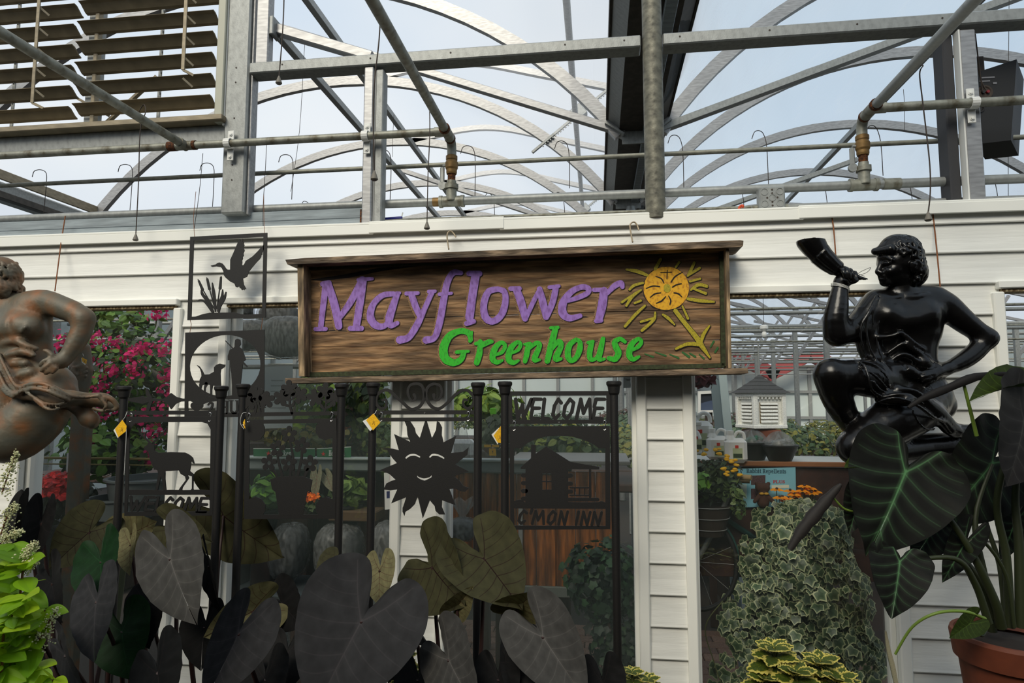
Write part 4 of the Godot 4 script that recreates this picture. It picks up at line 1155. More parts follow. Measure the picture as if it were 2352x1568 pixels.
func brush_word(parent: Node, word: String, xs: Array, y0: float, y1: float, z: float, wt: float) -> void:
	# each letter of the word is cut out on its own; xs are left and right edges, letter by letter
	for i in word.length():
		var x0: float = xs[i * 2]
		var w: float = xs[i * 2 + 1] - x0
		var st := []
		for l in GLYPH[word[i]]:
			st.append([Vector3(x0 + l[0] * w, lerpf(y0, y1, l[1]), wt), Vector3(x0 + l[2] * w, lerpf(y0, y1, l[3]), wt * 0.9)])
		obj("letter", strokes_geo(st, z, z + 0.004, false), M.black, parent)


func stand(called: String, xs: Array, top: float, z: float, label: String) -> Node3D:
	var t := thing(called, Vector3((xs[0] + xs[1]) / 2, 0, z), label, "sign stand")
	for x in xs:
		var p := obj("stand_post", Geo.new().tube([Vector3(x, 0, z), Vector3(x, top - 0.03, z)], 0.0145, 14), M.post, t)
		obj("post_cap", Geo.new().lathe(Vector3(x, top - 0.045, z), [Vector2(0.016, 0), Vector2(0.019, 0.006), Vector2(0.022, 0.028), Vector2(0.0265, 0.036), Vector2(0.0265, 0.044), Vector2(0.022, 0.048), Vector2(0, 0.049)], 18), M.post, p)
	return t


func hooks(t: Node, a: Array) -> void:
	for p in a:
		obj("hook", Geo.new().tube(curve([p + Vector3(-0.003, 0.008, 0.006), p + Vector3(0.0, 0.016, 0.008), p + Vector3(0.006, 0.011, 0.007), p + Vector3(0.003, 0.0, 0.006), p + Vector3(-0.003, -0.011, 0.006), p + Vector3(0.0, -0.018, 0.008), p + Vector3(0.006, -0.013, 0.007)], 3), 0.0022, 6), M.steel, t)


func flower(parent: Node, c: Vector3, r: float, z: float, open: bool, turn := 0.3) -> void:
	var cl := []
	for i in 5:
		var a := turn + TAU * i / 5
		cl.append([Vector3(c.x + cos(a) * r * 0.45, c.y + sin(a) * r * 0.45, r * 0.30), Vector3(c.x + cos(a) * r * 0.72, c.y + sin(a) * r * 0.72, r * 0.36)])
	var hole := PackedVector2Array()
	for i in 14: hole.append(Vector2(c.x + cos(TAU * i / 14) * r * 0.27, c.y + sin(TAU * i / 14) * r * 0.27))
	cl.append([Vector3(c.x, c.y, r * 0.5), Vector3(c.x + 0.0001, c.y, r * 0.5)])
	var all := []
	for s in cl:
		for p in Geo.stroke_poly(s): all.append(p)
	var gm := Geo.new()
	var k := 0
	for p in Geo.union(all):
		gm.plate(p, [hole] if open else [], z, z + 0.0045 + 0.0003 * k)
		k += 1
	obj("flower", gm, M.black, parent)


func price_tag(pts: PackedVector2Array, z: float, back: PackedVector2Array, string: Array, label: String) -> void:
	var c := Vector2.ZERO
	for p in pts: c += p / pts.size()
	var t := thing("price_tag", Vector3(c.x, c.y, z), label, "price tag")
	obj("card", Geo.new().plate(pts, [], z, z + 0.0008), M.tag_yellow, t)
	obj("back_card", Geo.new().plate(back, [], z - 0.003, z - 0.0022), M.white, t)
	obj("string", Geo.new().tube(curve(string, 4), 0.0008, 5), M.white, t)
	var m := c + Vector2(0.002, -0.004)
	obj("mark", Geo.new().stroke([Vector3(m.x - 0.006, m.y - 0.006, 0.0006), Vector3(m.x + 0.004, m.y + 0.004, 0.0006)], z, z + 0.0012, 6).stroke([Vector3(m.x + 0.004, m.y - 0.008, 0.0006), Vector3(m.x - 0.002, m.y + 0.007, 0.0006)], z, z + 0.0013, 6), mat(Color(0.4, 0.2, 0.02), 0.7), t)


func build_stands() -> void:
	var z := 0.36
	# 1: deer under an arrow
	var s := stand("sign_stand", [-1.824, -1.42], 1.649, z, "black steel stand with an arrow crossbar carrying the deer panel")
	obj("crossbar", Geo.new().plate(pts([-1.812,1.556,-1.429,1.559,-1.429,1.544,-1.811,1.541]), [], z, z + 0.005), M.black, s)
	obj("arrow", Geo.new().plate(pts([-1.804,1.604,-1.746,1.613,-1.713,1.606,-1.659,1.602,-1.641,1.61,-1.625,1.625,-1.602,1.61,-1.576,1.604,-1.544,1.604,-1.516,1.613,-1.492,1.626,-1.471,1.613,-1.433,1.603,-1.433,1.594,-1.47,1.59,-1.504,1.577,-1.526,1.587,-1.544,1.595,-1.583,1.592,-1.604,1.583,-1.621,1.563,-1.636,1.583,-1.658,1.595,-1.705,1.594,-1.741,1.583,-1.803,1.595]), [], z, z + 0.005), M.black, s)
	obj("fletch", strokes_geo(brush([[-1.726,1.638,.005,-1.72,1.62,.008,-1.707,1.601,.0066], [-1.718,1.557,.0066,-1.714,1.576,.008,-1.705,1.595,.006]]), z, z + 0.0052), M.black, s)
	var d := thing("deer_panel", Vector3(-1.602, 1.165, .365), "black steel hanging panel of a standing stag above the word WELCOME", "hanging sign")
	obj("frame", Geo.new().plate(pts([-1.803,1.534,-1.432,1.536,-1.426,1.169,-1.79,1.159]), [pts([-1.786,1.474,-1.781,1.492,-1.767,1.509,-1.722,1.513,-1.489,1.515,-1.466,1.509,-1.452,1.488,-1.445,1.261,-1.779,1.254]), pts([-1.779,1.238,-1.445,1.245,-1.443,1.184,-1.779,1.175])], z + 0.005, z + 0.009), M.black, d)
	obj("deer", Geo.new().plate(pts([-1.707,1.435,-1.682,1.436,-1.678,1.406,-1.662,1.398,-1.613,1.401,-1.553,1.4,-1.535,1.392,-1.52,1.381,-1.512,1.358,-1.519,1.361,-1.525,1.371,-1.527,1.35,-1.53,1.331,-1.514,1.32,-1.513,1.265,-1.508,1.257,-1.525,1.257,-1.518,1.267,-1.52,1.312,-1.538,1.316,-1.532,1.305,-1.557,1.269,-1.559,1.256,-1.574,1.256,-1.566,1.269,-1.544,1.298,-1.548,1.311,-1.566,1.32,-1.574,1.333,-1.609,1.33,-1.634,1.329,-1.622,1.255,-1.632,1.255,-1.644,1.311,-1.647,1.308,-1.658,1.255,-1.668,1.255,-1.658,1.316,-1.662,1.332,-1.677,1.338,-1.693,1.367,-1.705,1.403,-1.724,1.411,-1.721,1.419,-1.71,1.427]), [], z + 0.005, z + 0.0092), M.black, d)
	obj("antler", strokes_geo(brush([[-1.698,1.434,.003,-1.719,1.452,.0026,-1.742,1.471,.0023,-1.753,1.491,.0017], [-1.719,1.452,.002,-1.722,1.471,.0013], [-1.734,1.465,.0017,-1.742,1.452,.0013], [-1.686,1.436,.003,-1.665,1.455,.0026,-1.645,1.473,.0023,-1.635,1.491,.0016], [-1.665,1.455,.002,-1.663,1.475,.0013], [-1.652,1.469,.0016,-1.641,1.462,.0013]]), z + 0.005, z + 0.009, false), M.black, d)
	obj("ground_strip", strokes_geo(brush([[-1.776,1.253,.0033,-1.719,1.255,.0039,-1.655,1.255,.0029,-1.598,1.256,.0039,-1.542,1.257,.0029,-1.493,1.259,.0036,-1.446,1.258,.0032]]), z + 0.005, z + 0.0088), M.black, d)
	brush_word(d, "WELCOME", [-1.769, -1.707, -1.707, -1.661, -1.664, -1.63, -1.63, -1.589, -1.593, -1.545, -1.547, -1.489, -1.489, -1.445], 1.18, 1.231, z + 0.005, 0.0056)
	hooks(s, [Vector3(-1.786, 1.532, .36), Vector3(-1.459, 1.535, .36)])
	# 2: flower pot
	s = stand("sign_stand", [-1.332, -.941], 1.656, z, "black steel stand topped with cut-out blossoms carrying the flowerpot panel")
	obj("crossbar", Geo.new().plate(pts([-1.326,1.551,-.945,1.557,-.944,1.543,-1.326,1.536]), [], z, z + 0.005), M.black, s)
	for f in [[Vector3(-1.146, 1.641, .36), 0.4], [Vector3(-1.176, 1.607, .36), 0.1], [Vector3(-1.104, 1.617, .36), 0.7], [Vector3(-1.005, 1.631, .36), 0.2], [Vector3(-1.044, 1.607, .36), 0.5], [Vector3(-.972, 1.607, .36), 0.9], [Vector3(-1.235, 1.599, .36), 0.3], [Vector3(-1.279, 1.62, .36), 0.5], [Vector3(-1.304, 1.592, .36), 0.2]]:
		flower(s, f[0], 0.031, z, false, f[1])
	obj("stem", strokes_geo(brush([[-1.131,1.549,.0049,-1.141,1.577,.0042,-1.143,1.602,.0032,-1.141,1.626,.0028], [-1.143,1.595,.0028,-1.166,1.6,.0021], [-1.14,1.598,.0028,-1.114,1.614,.0021], [-1.005,1.553,.0049,-1,1.577,.0035,-1.001,1.602,.0028,-1.003,1.626,.0028], [-1.002,1.595,.0025,-1.028,1.605,.0021], [-1,1.584,.0028,-.977,1.598,.0021], [-1.258,1.548,.0043,-1.263,1.577,.0036,-1.269,1.598,.0025], [-1.279,1.548,.0043,-1.274,1.577,.0036,-1.286,1.598,.0025]]), z, z + 0.005), M.black, s)
	obj("leaf", strokes_geo(brush([[-1.169,1.584,.0014,-1.156,1.579,.0057,-1.144,1.573,.0021], [-1.123,1.595,.0014,-1.128,1.582,.0057,-1.137,1.572,.0021], [-1.022,1.586,.0014,-1.015,1.575,.0056,-1.007,1.565,.0021], [-.974,1.579,.0014,-.987,1.574,.0056,-.998,1.567,.0021], [-1.238,1.571,.0014,-1.248,1.571,.0036,-1.259,1.57,.0021]]), z, z + 0.0052), M.black, s)
	var p := thing("flowerpot_panel", Vector3(-1.12, 1.165, .365), "black steel hanging panel of six daisies in a flowerpot with corner discs", "hanging sign")
	obj("frame", Geo.new().plate(pts([-1.316,1.523,-.955,1.531,-.943,1.168,-1.304,1.159]), [pts([-1.297,1.509,-.971,1.515,-.962,1.183,-1.286,1.175])], z + 0.005, z + 0.009), M.black, p)
	obj("corner_disc", strokes_geo(brush([[-1.275,1.485,.0411,-1.275,1.485,.0411]]), z + 0.005, z + 0.0088, false), M.black, p)
	obj("corner_disc", strokes_geo(brush([[-.997,1.49,.0391,-.997,1.49,.0391]]), z + 0.005, z + 0.0088, false), M.black, p)
	obj("corner_disc", strokes_geo(brush([[-1.262,1.2,.0406,-1.262,1.2,.0406]]), z + 0.005, z + 0.0088, false), M.black, p)
	obj("corner_disc", strokes_geo(brush([[-.988,1.206,.04,-.987,1.206,.04]]), z + 0.005, z + 0.0088, false), M.black, p)
	obj("pot", Geo.new().plate(pts([-1.207,1.305,-1.173,1.316,-1.125,1.319,-1.08,1.319,-1.043,1.306,-1.045,1.29,-1.05,1.27,-1.061,1.265,-1.076,1.177,-1.167,1.175,-1.185,1.26,-1.198,1.269]), [], z + 0.005, z + 0.0092), M.black, p)
	for f in [[Vector3(-1.139, 1.471, .365), 0.31], [Vector3(-1.182, 1.418, .365), 0.2], [Vector3(-1.088, 1.431, .365), 0.1], [Vector3(-1.214, 1.366, .365), 0.25], [Vector3(-1.136, 1.365, .365), 0.35], [Vector3(-1.054, 1.365, .365), 0.3]]:
		flower(p, f[0], 0.0295, z + 0.005, true, f[1])
	obj("stem", strokes_geo(brush([[-1.138,1.451,.0035,-1.13,1.427,.0039,-1.119,1.378,.0042,-1.114,1.318,.0042], [-1.183,1.4,.0035,-1.176,1.367,.0042,-1.16,1.317,.0049], [-1.087,1.408,.0042,-1.088,1.379,.0049,-1.101,1.318,.0049], [-1.205,1.35,.0035,-1.188,1.329,.0042,-1.18,1.312,.0049], [-1.129,1.349,.0042,-1.128,1.318,.0045], [-1.061,1.345,.0049,-1.073,1.319,.0049]]), z + 0.005, z + 0.0085), M.black, p)
	hooks(s, [Vector3(-1.302, 1.533, .36), Vector3(-.976, 1.538, .36)])
	# 3: sun
	s = stand("sign_stand", [-.82, -.427], 1.659, z, "black steel stand with scrolled ironwork carrying the smiling sun panel")
	obj("crossbar", Geo.new().plate(pts([-.814,1.56,-.429,1.562,-.429,1.547,-.814,1.545]), [], z, z + 0.005), M.black, s)
	for sc in [
		brush([[-.663,1.617,.0062,-.658,1.603,.0045,-.67,1.596,.0041,-.682,1.61,.0045,-.687,1.633,.0045,-.677,1.653,.0045,-.654,1.658,.0048,-.635,1.65,.0052,-.626,1.627,.0055,-.627,1.602,.0055,-.639,1.578,.0055,-.657,1.567,.0059,-.678,1.566,.0055,-.703,1.586,.0052,-.739,1.619,.0055,-.761,1.634,.0056,-.779,1.634,.0052,-.799,1.622,.0056,-.807,1.602,.0056,-.803,1.581,.0056,-.787,1.567,.0055,-.771,1.572,.0049,-.767,1.588,.0042,-.771,1.6,.0042,-.781,1.598,.0049]]),
		brush([[-.589,1.617,.0062,-.587,1.603,.0045,-.578,1.597,.0041,-.566,1.607,.0045,-.56,1.627,.0045,-.566,1.649,.0045,-.587,1.657,.0048,-.605,1.651,.0052,-.616,1.636,.0055,-.618,1.612,.0055,-.609,1.588,.0055,-.592,1.571,.0058,-.569,1.567,.0055,-.544,1.584,.0051,-.51,1.617,.0055,-.485,1.632,.0055,-.466,1.633,.0051,-.447,1.618,.0055,-.44,1.602,.0055,-.445,1.581,.0055,-.461,1.568,.0055,-.474,1.573,.0048,-.481,1.588,.0041,-.476,1.6,.0041,-.466,1.598,.0048]])]:
		obj("scroll", strokes_geo(sc, z, z + 0.006), M.black, s)
	obj("pin", Geo.new().lathe(Vector3(-.622, 1.552, .365), [Vector2(0.003, 0), Vector2(0.003, 0.002), Vector2(0, 0.002)], 10, Vector3.BACK), M.steel, s)
	var u := thing("sun_panel", Vector3(-.619, 1.177, .365), "black steel hanging panel of a smiling sun with wavy rays", "hanging sign")
	obj("bar", Geo.new().plate(pts([-.79,1.534,-.444,1.537,-.443,1.523,-.79,1.52]), [], z + 0.005, z + 0.009), M.black, u)
	var eyes := []
	for p2 in Geo.stroke_poly(curve(brush([[-.689,1.39,.0031,-.676,1.399,.0034,-.657,1.401,.0034,-.639,1.394,.0027]])[0], 4)): eyes.append(p2)
	for p2 in Geo.stroke_poly(curve(brush([[-.601,1.394,.0027,-.59,1.402,.0034,-.569,1.4,.0034,-.55,1.391,.0031]])[0], 4)): eyes.append(p2)
	eyes.append(pts([-.648,1.329,-.64,1.322,-.621,1.318,-.601,1.322,-.594,1.33,-.593,1.323,-.607,1.315,-.62,1.31,-.635,1.314,-.647,1.322]))
	obj("sun", Geo.new().plate(pts([-.614,1.523,-.594,1.461,-.579,1.491,-.576,1.523,-.567,1.518,-.557,1.5,-.558,1.473,-.551,1.447,-.505,1.47,-.523,1.409,-.479,1.414,-.459,1.43,-.464,1.403,-.507,1.369,-.458,1.345,-.513,1.327,-.492,1.313,-.477,1.293,-.456,1.287,-.471,1.273,-.492,1.276,-.506,1.284,-.528,1.282,-.506,1.226,-.554,1.242,-.555,1.218,-.543,1.192,-.564,1.192,-.578,1.205,-.581,1.221,-.599,1.241,-.624,1.177,-.644,1.256,-.654,1.226,-.671,1.209,-.689,1.198,-.692,1.184,-.699,1.199,-.699,1.212,-.686,1.25,-.742,1.227,-.72,1.277,-.746,1.273,-.771,1.276,-.761,1.298,-.743,1.307,-.727,1.312,-.751,1.332,-.786,1.345,-.723,1.371,-.741,1.39,-.759,1.417,-.783,1.421,-.763,1.425,-.738,1.422,-.716,1.417,-.735,1.475,-.674,1.447,-.685,1.472,-.688,1.502,-.697,1.523,-.675,1.521,-.658,1.496,-.654,1.479,-.639,1.461,-.62,1.523]), eyes, z + 0.005, z + 0.009), M.black, u)
	hooks(s, [Vector3(-.787, 1.538, .36), Vector3(-.462, 1.541, .36)])
	# 4: welcome and cabin
	s = stand("sign_stand", [-.329, .058], 1.662, z, "black steel stand with a WELCOME head board carrying the log cabin panel")
	obj("head_frame", Geo.new().plate(pts([-.318,1.629,.05,1.63,.048,1.516,-.318,1.513]), [pts([-.303,1.613,.031,1.614,.03,1.53,-.302,1.528])], z, z + 0.005), M.black, s)
	brush_word(s, "WELCOME", [-.291, -.233, -.236, -.194, -.197, -.162, -.16, -.123, -.124, -.077, -.075, -.019, -.016, .03], 1.531, 1.601, z, 0.0068)
	obj("pin", Geo.new().lathe(Vector3(-.135, 1.52, .365), [Vector2(0.003, 0), Vector2(0.003, 0.002), Vector2(0, 0.002)], 10, Vector3.BACK), M.steel, s)
	var c := thing("cabin_panel", Vector3(-.133, 1.149, .365), "black steel hanging panel of a log cabin lettered C'MON INN", "hanging sign")
	obj("frame", Geo.new().plate(pts([-.312,1.505,.042,1.508,.039,1.156,-.308,1.145]), [pts([-.295,1.428,-.269,1.429,-.246,1.447,-.215,1.462,-.175,1.471,-.136,1.473,-.093,1.471,-.051,1.46,-.02,1.447,.003,1.431,.025,1.431,.023,1.246,-.295,1.24]), pts([-.295,1.219,.024,1.224,.023,1.166,-.294,1.16])], z + 0.005, z + 0.009), M.black, c)
	obj("cabin", Geo.new().plate(pts([-.234,1.441,-.218,1.441,-.218,1.41,-.181,1.436,-.096,1.383,.004,1.367,.004,1.358,-.104,1.357,-.105,1.235,-.255,1.232,-.254,1.356,-.271,1.356,-.271,1.362,-.235,1.394]), [pts([-.195,1.342,-.181,1.342,-.182,1.316,-.196,1.316]), pts([-.178,1.342,-.163,1.342,-.163,1.317,-.178,1.316]), pts([-.196,1.312,-.182,1.312,-.182,1.286,-.196,1.285]), pts([-.178,1.312,-.163,1.312,-.163,1.286,-.179,1.286])], z + 0.005, z + 0.0092), M.black, c)
	for k in 4:
		var y := 905 + 70 * k
	obj("log_end", strokes_geo(brush([[-.252,1.334,.0074,-.263,1.334,.0075], [-.253,1.307,.0074,-.263,1.307,.0074], [-.253,1.28,.0074,-.263,1.28,.0074], [-.253,1.254,.0074,-.263,1.253,.0074], [-.106,1.335,.0074,-.095,1.336,.0074], [-.106,1.308,.0074,-.095,1.308,.0074], [-.106,1.28,.0074,-.095,1.281,.0074]]), z + 0.005, z + 0.0088, false), M.black, c)
	obj("porch", strokes_geo(brush([[-.028,1.361,.0043,-.029,1.256,.0042], [-.098,1.294,.0027,-.029,1.295,.0027], [-.099,1.268,.0023,-.029,1.269,.0023], [-.083,1.294,.0019,-.083,1.268,.0019], [-.065,1.294,.0019,-.066,1.269,.0019], [-.048,1.295,.0019,-.049,1.269,.0019], [-.107,1.253,.0062,-.003,1.255,.0062], [-.029,1.286,.0054,-.029,1.267,.0054]]), z + 0.005, z + 0.0087, false), M.black, c)
	obj("ground_strip", strokes_geo(brush([[-.296,1.239,.0047,-.274,1.244,.0055,-.259,1.238,.0039], [-.114,1.243,.0047,-.091,1.241,.0039,-.007,1.243,.0031,.009,1.246,.0038,.023,1.243,.0031]]), z + 0.005, z + 0.0086), M.black, c)
	brush_word(c, "C'MONINN", [-.281, -.246, -.24, -.23, -.232, -.186, -.18, -.143, -.14, -.105, -.086, -.062, -.063, -.027, -.026, .012], 1.167, 1.212, z + 0.005, 0.0052)
	hooks(s, [Vector3(-.296, 1.508, .36), Vector3(.023, 1.511, .36)])
	# price tags on strings
	price_tag(pts([-1.802,1.523,-1.783,1.5,-1.784,1.48,-1.815,1.457,-1.831,1.488]), 0.39, pts([-1.808,1.518,-1.79,1.496,-1.819,1.453,-1.839,1.483]), [Vector3(-1.792, 1.554, .38), Vector3(-1.792, 1.533, .39), Vector3(-1.8, 1.519, .39), Vector3(-1.784, 1.488, .39), Vector3(-1.783, 1.381, .39), Vector3(-1.783, 1.316, .39)], "yellow price tag on a string hung from the deer stand post")
	price_tag(pts([-1.309,1.515,-1.302,1.528,-1.299,1.491,-1.305,1.499]), 0.392, pts([-1.312,1.507,-1.303,1.515,-1.301,1.492]), [Vector3(-1.304, 1.552, .38), Vector3(-1.315, 1.547, .39), Vector3(-1.321, 1.515, .39), Vector3(-1.306, 1.491, .39)], "yellow price tag mostly hidden behind the flowerpot stand post")
	price_tag(pts([-.806,1.55,-.78,1.517,-.807,1.489,-.834,1.526]), 0.39, pts([-.827,1.533,-.806,1.497,-.819,1.486,-.848,1.522]), [Vector3(-.799, 1.561, .38), Vector3(-.8, 1.552, .39), Vector3(-.808, 1.545, .39)], "yellow price tag with a white card behind, on the sun stand post")
	price_tag(pts([-.347,1.505,-.338,1.471,-.342,1.443,-.358,1.446,-.373,1.471]), 0.34, pts([-.354,1.499,-.344,1.464,-.359,1.439,-.381,1.474]), [Vector3(-.3, 1.528, .36), Vector3(-.327, 1.515, .35), Vector3(-.347, 1.503, .34)], "yellow price tag tucked behind the WELCOME stand post")


# ---------------------------------------------------------------- statues: limbs joined in a distance field, meshed as one surface
class Field:
	var o: Vector3
	var h: float
	var nx: int
	var ny: int
	var nz: int
	var d := PackedFloat32Array()

	func _init(lo: Vector3, hi: Vector3, cell: float) -> void:
		o = lo
		h = cell
		nx = ceili((hi.x - lo.x) / h) + 1
		ny = ceili((hi.y - lo.y) / h) + 1
		nz = ceili((hi.z - lo.z) / h) + 1
		d.resize(nx * ny * nz)
		d.fill(1.0)

	func limb(a: Vector4, b: Vector4, k: float, cut := false) -> void:
		chain([a, b], k, cut)

	func chain(line: Array, k: float, cut := false) -> void:
		# a tapered limb along the line, joined on softly (or cut away)
		var lo := Vector3.ONE * 1e9
		var hi := Vector3.ONE * -1e9
		for q in line:
			var r: float = q.w + k + h * 1.5
			lo = lo.min(Vector3(q.x, q.y, q.z) - Vector3.ONE * r)
			hi = hi.max(Vector3(q.x, q.y, q.z) + Vector3.ONE * r)
		var i0 := [0, 0, 0]
		var n := [0, 0, 0]
		for ax in 3:
			i0[ax] = clampi(int((lo[ax] - o[ax]) / h), 0, [nx, ny, nz][ax] - 1)
			n[ax] = clampi(int((hi[ax] - o[ax]) / h) + 2, 0, [nx, ny, nz][ax]) - i0[ax]
		if mini(n[0], mini(n[1], n[2])) <= 0: return
		var mx: int = n[0]
		var my: int = n[1]
		var x0: int = i0[0]
		var y0: int = i0[1]
		var z0: int = i0[2]
		var tmp := PackedFloat32Array()
		tmp.resize(mx * my * n[2])
		tmp.fill(1.0)
		for s in maxi(line.size() - 1, 1):
			var a: Vector4 = line[s]
			var b: Vector4 = line[mini(s + 1, line.size() - 1)]
			var r := maxf(a.w, b.w) + k + h * 1.5
			var l0 := (Vector3(minf(a.x, b.x), minf(a.y, b.y), minf(a.z, b.z)) - Vector3.ONE * r - o) / h
			var l1 := (Vector3(maxf(a.x, b.x), maxf(a.y, b.y), maxf(a.z, b.z)) + Vector3.ONE * r - o) / h
			var pa := Vector3(a.x, a.y, a.z)
			var ab := Vector3(b.x, b.y, b.z) - pa
			var l := maxf(ab.length_squared(), 1e-9)
			var dr := b.w - a.w
			for z in range(maxi(z0, int(l0.z)), mini(z0 + n[2], int(l1.z) + 2)):
				for y in range(maxi(y0, int(l0.y)), mini(y0 + my, int(l1.y) + 2)):
					var at := ((z - z0) * my + y - y0) * mx - x0
					for x in range(maxi(x0, int(l0.x)), mini(x0 + mx, int(l1.x) + 2)):
						var p := Vector3(o.x + x * h, o.y + y * h, o.z + z * h) - pa
						var t := clampf(p.dot(ab) / l, 0.0, 1.0)
						tmp[at + x] = minf(tmp[at + x], (p - ab * t).length() - a.w - dr * t)
		var mz: int = n[2]
		for z in range(mz):
			for y in range(my):
				var at: int = (z * my + y) * mx
				var to: int = ((z + z0) * ny + y + y0) * nx + x0
				for x in mx:
					var v := tmp[at + x]
					if v > 0.9: continue
					var c := d[to + x]
					if cut:
						var q := maxf(k - absf(c + v), 0.0) / k
						d[to + x] = maxf(c, -v) + q * q * k * 0.25
					else:
						var q := maxf(k - absf(c - v), 0.0) / k
						d[to + x] = minf(c, v) - q * q * k * 0.25

	func mesh() -> ArrayMesh:
		var at := PackedInt32Array()
		at.resize(nx * ny * nz)
		at.fill(-1)
		var v := PackedVector3Array()
		var nrm := PackedVector3Array()
		var idx := PackedInt32Array()
		var sy := nx
		var sz := nx * ny
		var off := [0, 1, sy, sy + 1, sz, sz + 1, sz + sy, sz + sy + 1]
		for z in nz - 1:
			for y in ny - 1:
				var row := (z * ny + y) * nx
				for x in nx - 1:
					var i := row + x
					var s := d[i] < 0.0
					if (d[i + 1] < 0.0) == s and (d[i + sy] < 0.0) == s and (d[i + sz] < 0.0) == s and (d[i + sy + 1] < 0.0) == s and (d[i + sz + 1] < 0.0) == s and (d[i + sz + sy] < 0.0) == s and (d[i + sz + sy + 1] < 0.0) == s:
						continue
					var sum := Vector3.ZERO
					var n := 0
					for e in [[0, 1], [2, 3], [4, 5], [6, 7], [0, 2], [1, 3], [4, 6], [5, 7], [0, 4], [1, 5], [2, 6], [3, 7]]:
						var a: float = d[i + off[e[0]]]
						var b: float = d[i + off[e[1]]]
						if (a < 0.0) != (b < 0.0):
							var t := a / (a - b)
							var c0 := Vector3(e[0] & 1, (e[0] >> 1) & 1, e[0] >> 2)
							var c1 := Vector3(e[1] & 1, (e[1] >> 1) & 1, e[1] >> 2)
							sum += c0.lerp(c1, t)
							n += 1
					sum /= n
					at[i] = v.size()
					v.append(o + (Vector3(x, y, z) + sum) * h)
					var gx := 0.0
					var gy := 0.0
					var gz := 0.0
					for q in 8:
						var w: float = d[i + off[q]]
						gx += w if q & 1 else -w
						gy += w if q & 2 else -w
						gz += w if q & 4 else -w
					nrm.append(Vector3(gx, gy, gz).normalized())
		for z in range(1, nz - 1):
			for y in range(1, ny - 1):
				var row := (z * ny + y) * nx
				for x in range(1, nx - 1):
					var i := row + x
					var s := d[i] < 0.0
					for ax in 3:
						var st: int = [1, sy, sz][ax]
						if (d[i + st] < 0.0) == s: continue
						var u: int = [sy, sz, 1][ax]
						var w: int = [sz, 1, sy][ax]
						var q := [at[i - u - w], at[i - w], at[i], at[i - u]]
						if q.min() < 0: continue
						if s: idx.append_array([q[0], q[2], q[1], q[0], q[3], q[2]])
						else: idx.append_array([q[0], q[1], q[2], q[0], q[2], q[3]])
		var arr := []
		arr.resize(Mesh.ARRAY_MAX)
		arr[Mesh.ARRAY_VERTEX] = v
		arr[Mesh.ARRAY_NORMAL] = nrm
		arr[Mesh.ARRAY_INDEX] = idx
		var m := ArrayMesh.new()
		m.add_surface_from_arrays(Mesh.PRIMITIVE_TRIANGLES, arr)
		return m


func smooth_all(f: Field, list: Array, k: float, cut := false) -> void:
	for l in list:
		f.chain(curve(l, 3) if l.size() > 2 else l, k, cut)


func curls(f: Field, c: Vector3, r: Vector3, n: int, a0: float, a1: float, y0: float, y1: float, sd: int, w: float) -> void:
	# locks of hair laid over an ellipsoid, between two bearings and two heights
	var q := RandomNumberGenerator.new()
	q.seed = sd
	for i in n:
		var a := q.randf_range(a0, a1)
		var y := q.randf_range(y0, y1)
		var line := []
		var turn := q.randf_range(0, TAU)
		for s in 7:
			var t := s / 6.0
			var aa := a + 0.20 * cos(turn + t * 4.2) * (1.0 - t * 0.4)
			var yy := clampf(y + 0.22 * sin(turn + t * 4.2) * (1.0 - t * 0.4), -0.98, 0.98)
			var g2 := sqrt(1.0 - yy * yy)
			line.append(Vector4(c.x + sin(aa) * g2 * r.x, c.y + yy * r.y, c.z + cos(aa) * g2 * r.z, w * (1.15 - 0.5 * t)))
		f.chain(line, 0.003)


func build_statues() -> void:
	M.statue_black = mat(Color(0.04, 0.037, 0.037), 0.26, 0.0, null, Vector3.ONE, noise_tex(81, 0.05, []), 0.02)
	M.statue_black.uv1_scale = Vector3(6, 6, 6)
	M.statue_black.metallic_specular = 0.4
	M.statue_black.clearcoat_enabled = true
	M.statue_black.clearcoat = 0.12
	M.statue_black.clearcoat_roughness = 0.15
	M.bronze = mat(Color(1, 1, 1), 0.55, 0.15, noise_tex(82, 0.016, [[0.0, Color(0.31, 0.32, 0.29)], [0.42, Color(0.37, 0.345, 0.29)], [0.58, Color(0.40, 0.33, 0.25)], [0.8, Color(0.47, 0.32, 0.2)], [1.0, Color(0.55, 0.34, 0.18)]], 5), Vector3(2.2, 2.2, 2.2), noise_tex(83, 0.06, []), 0.1)
	black_statue()
	bronze_statue()


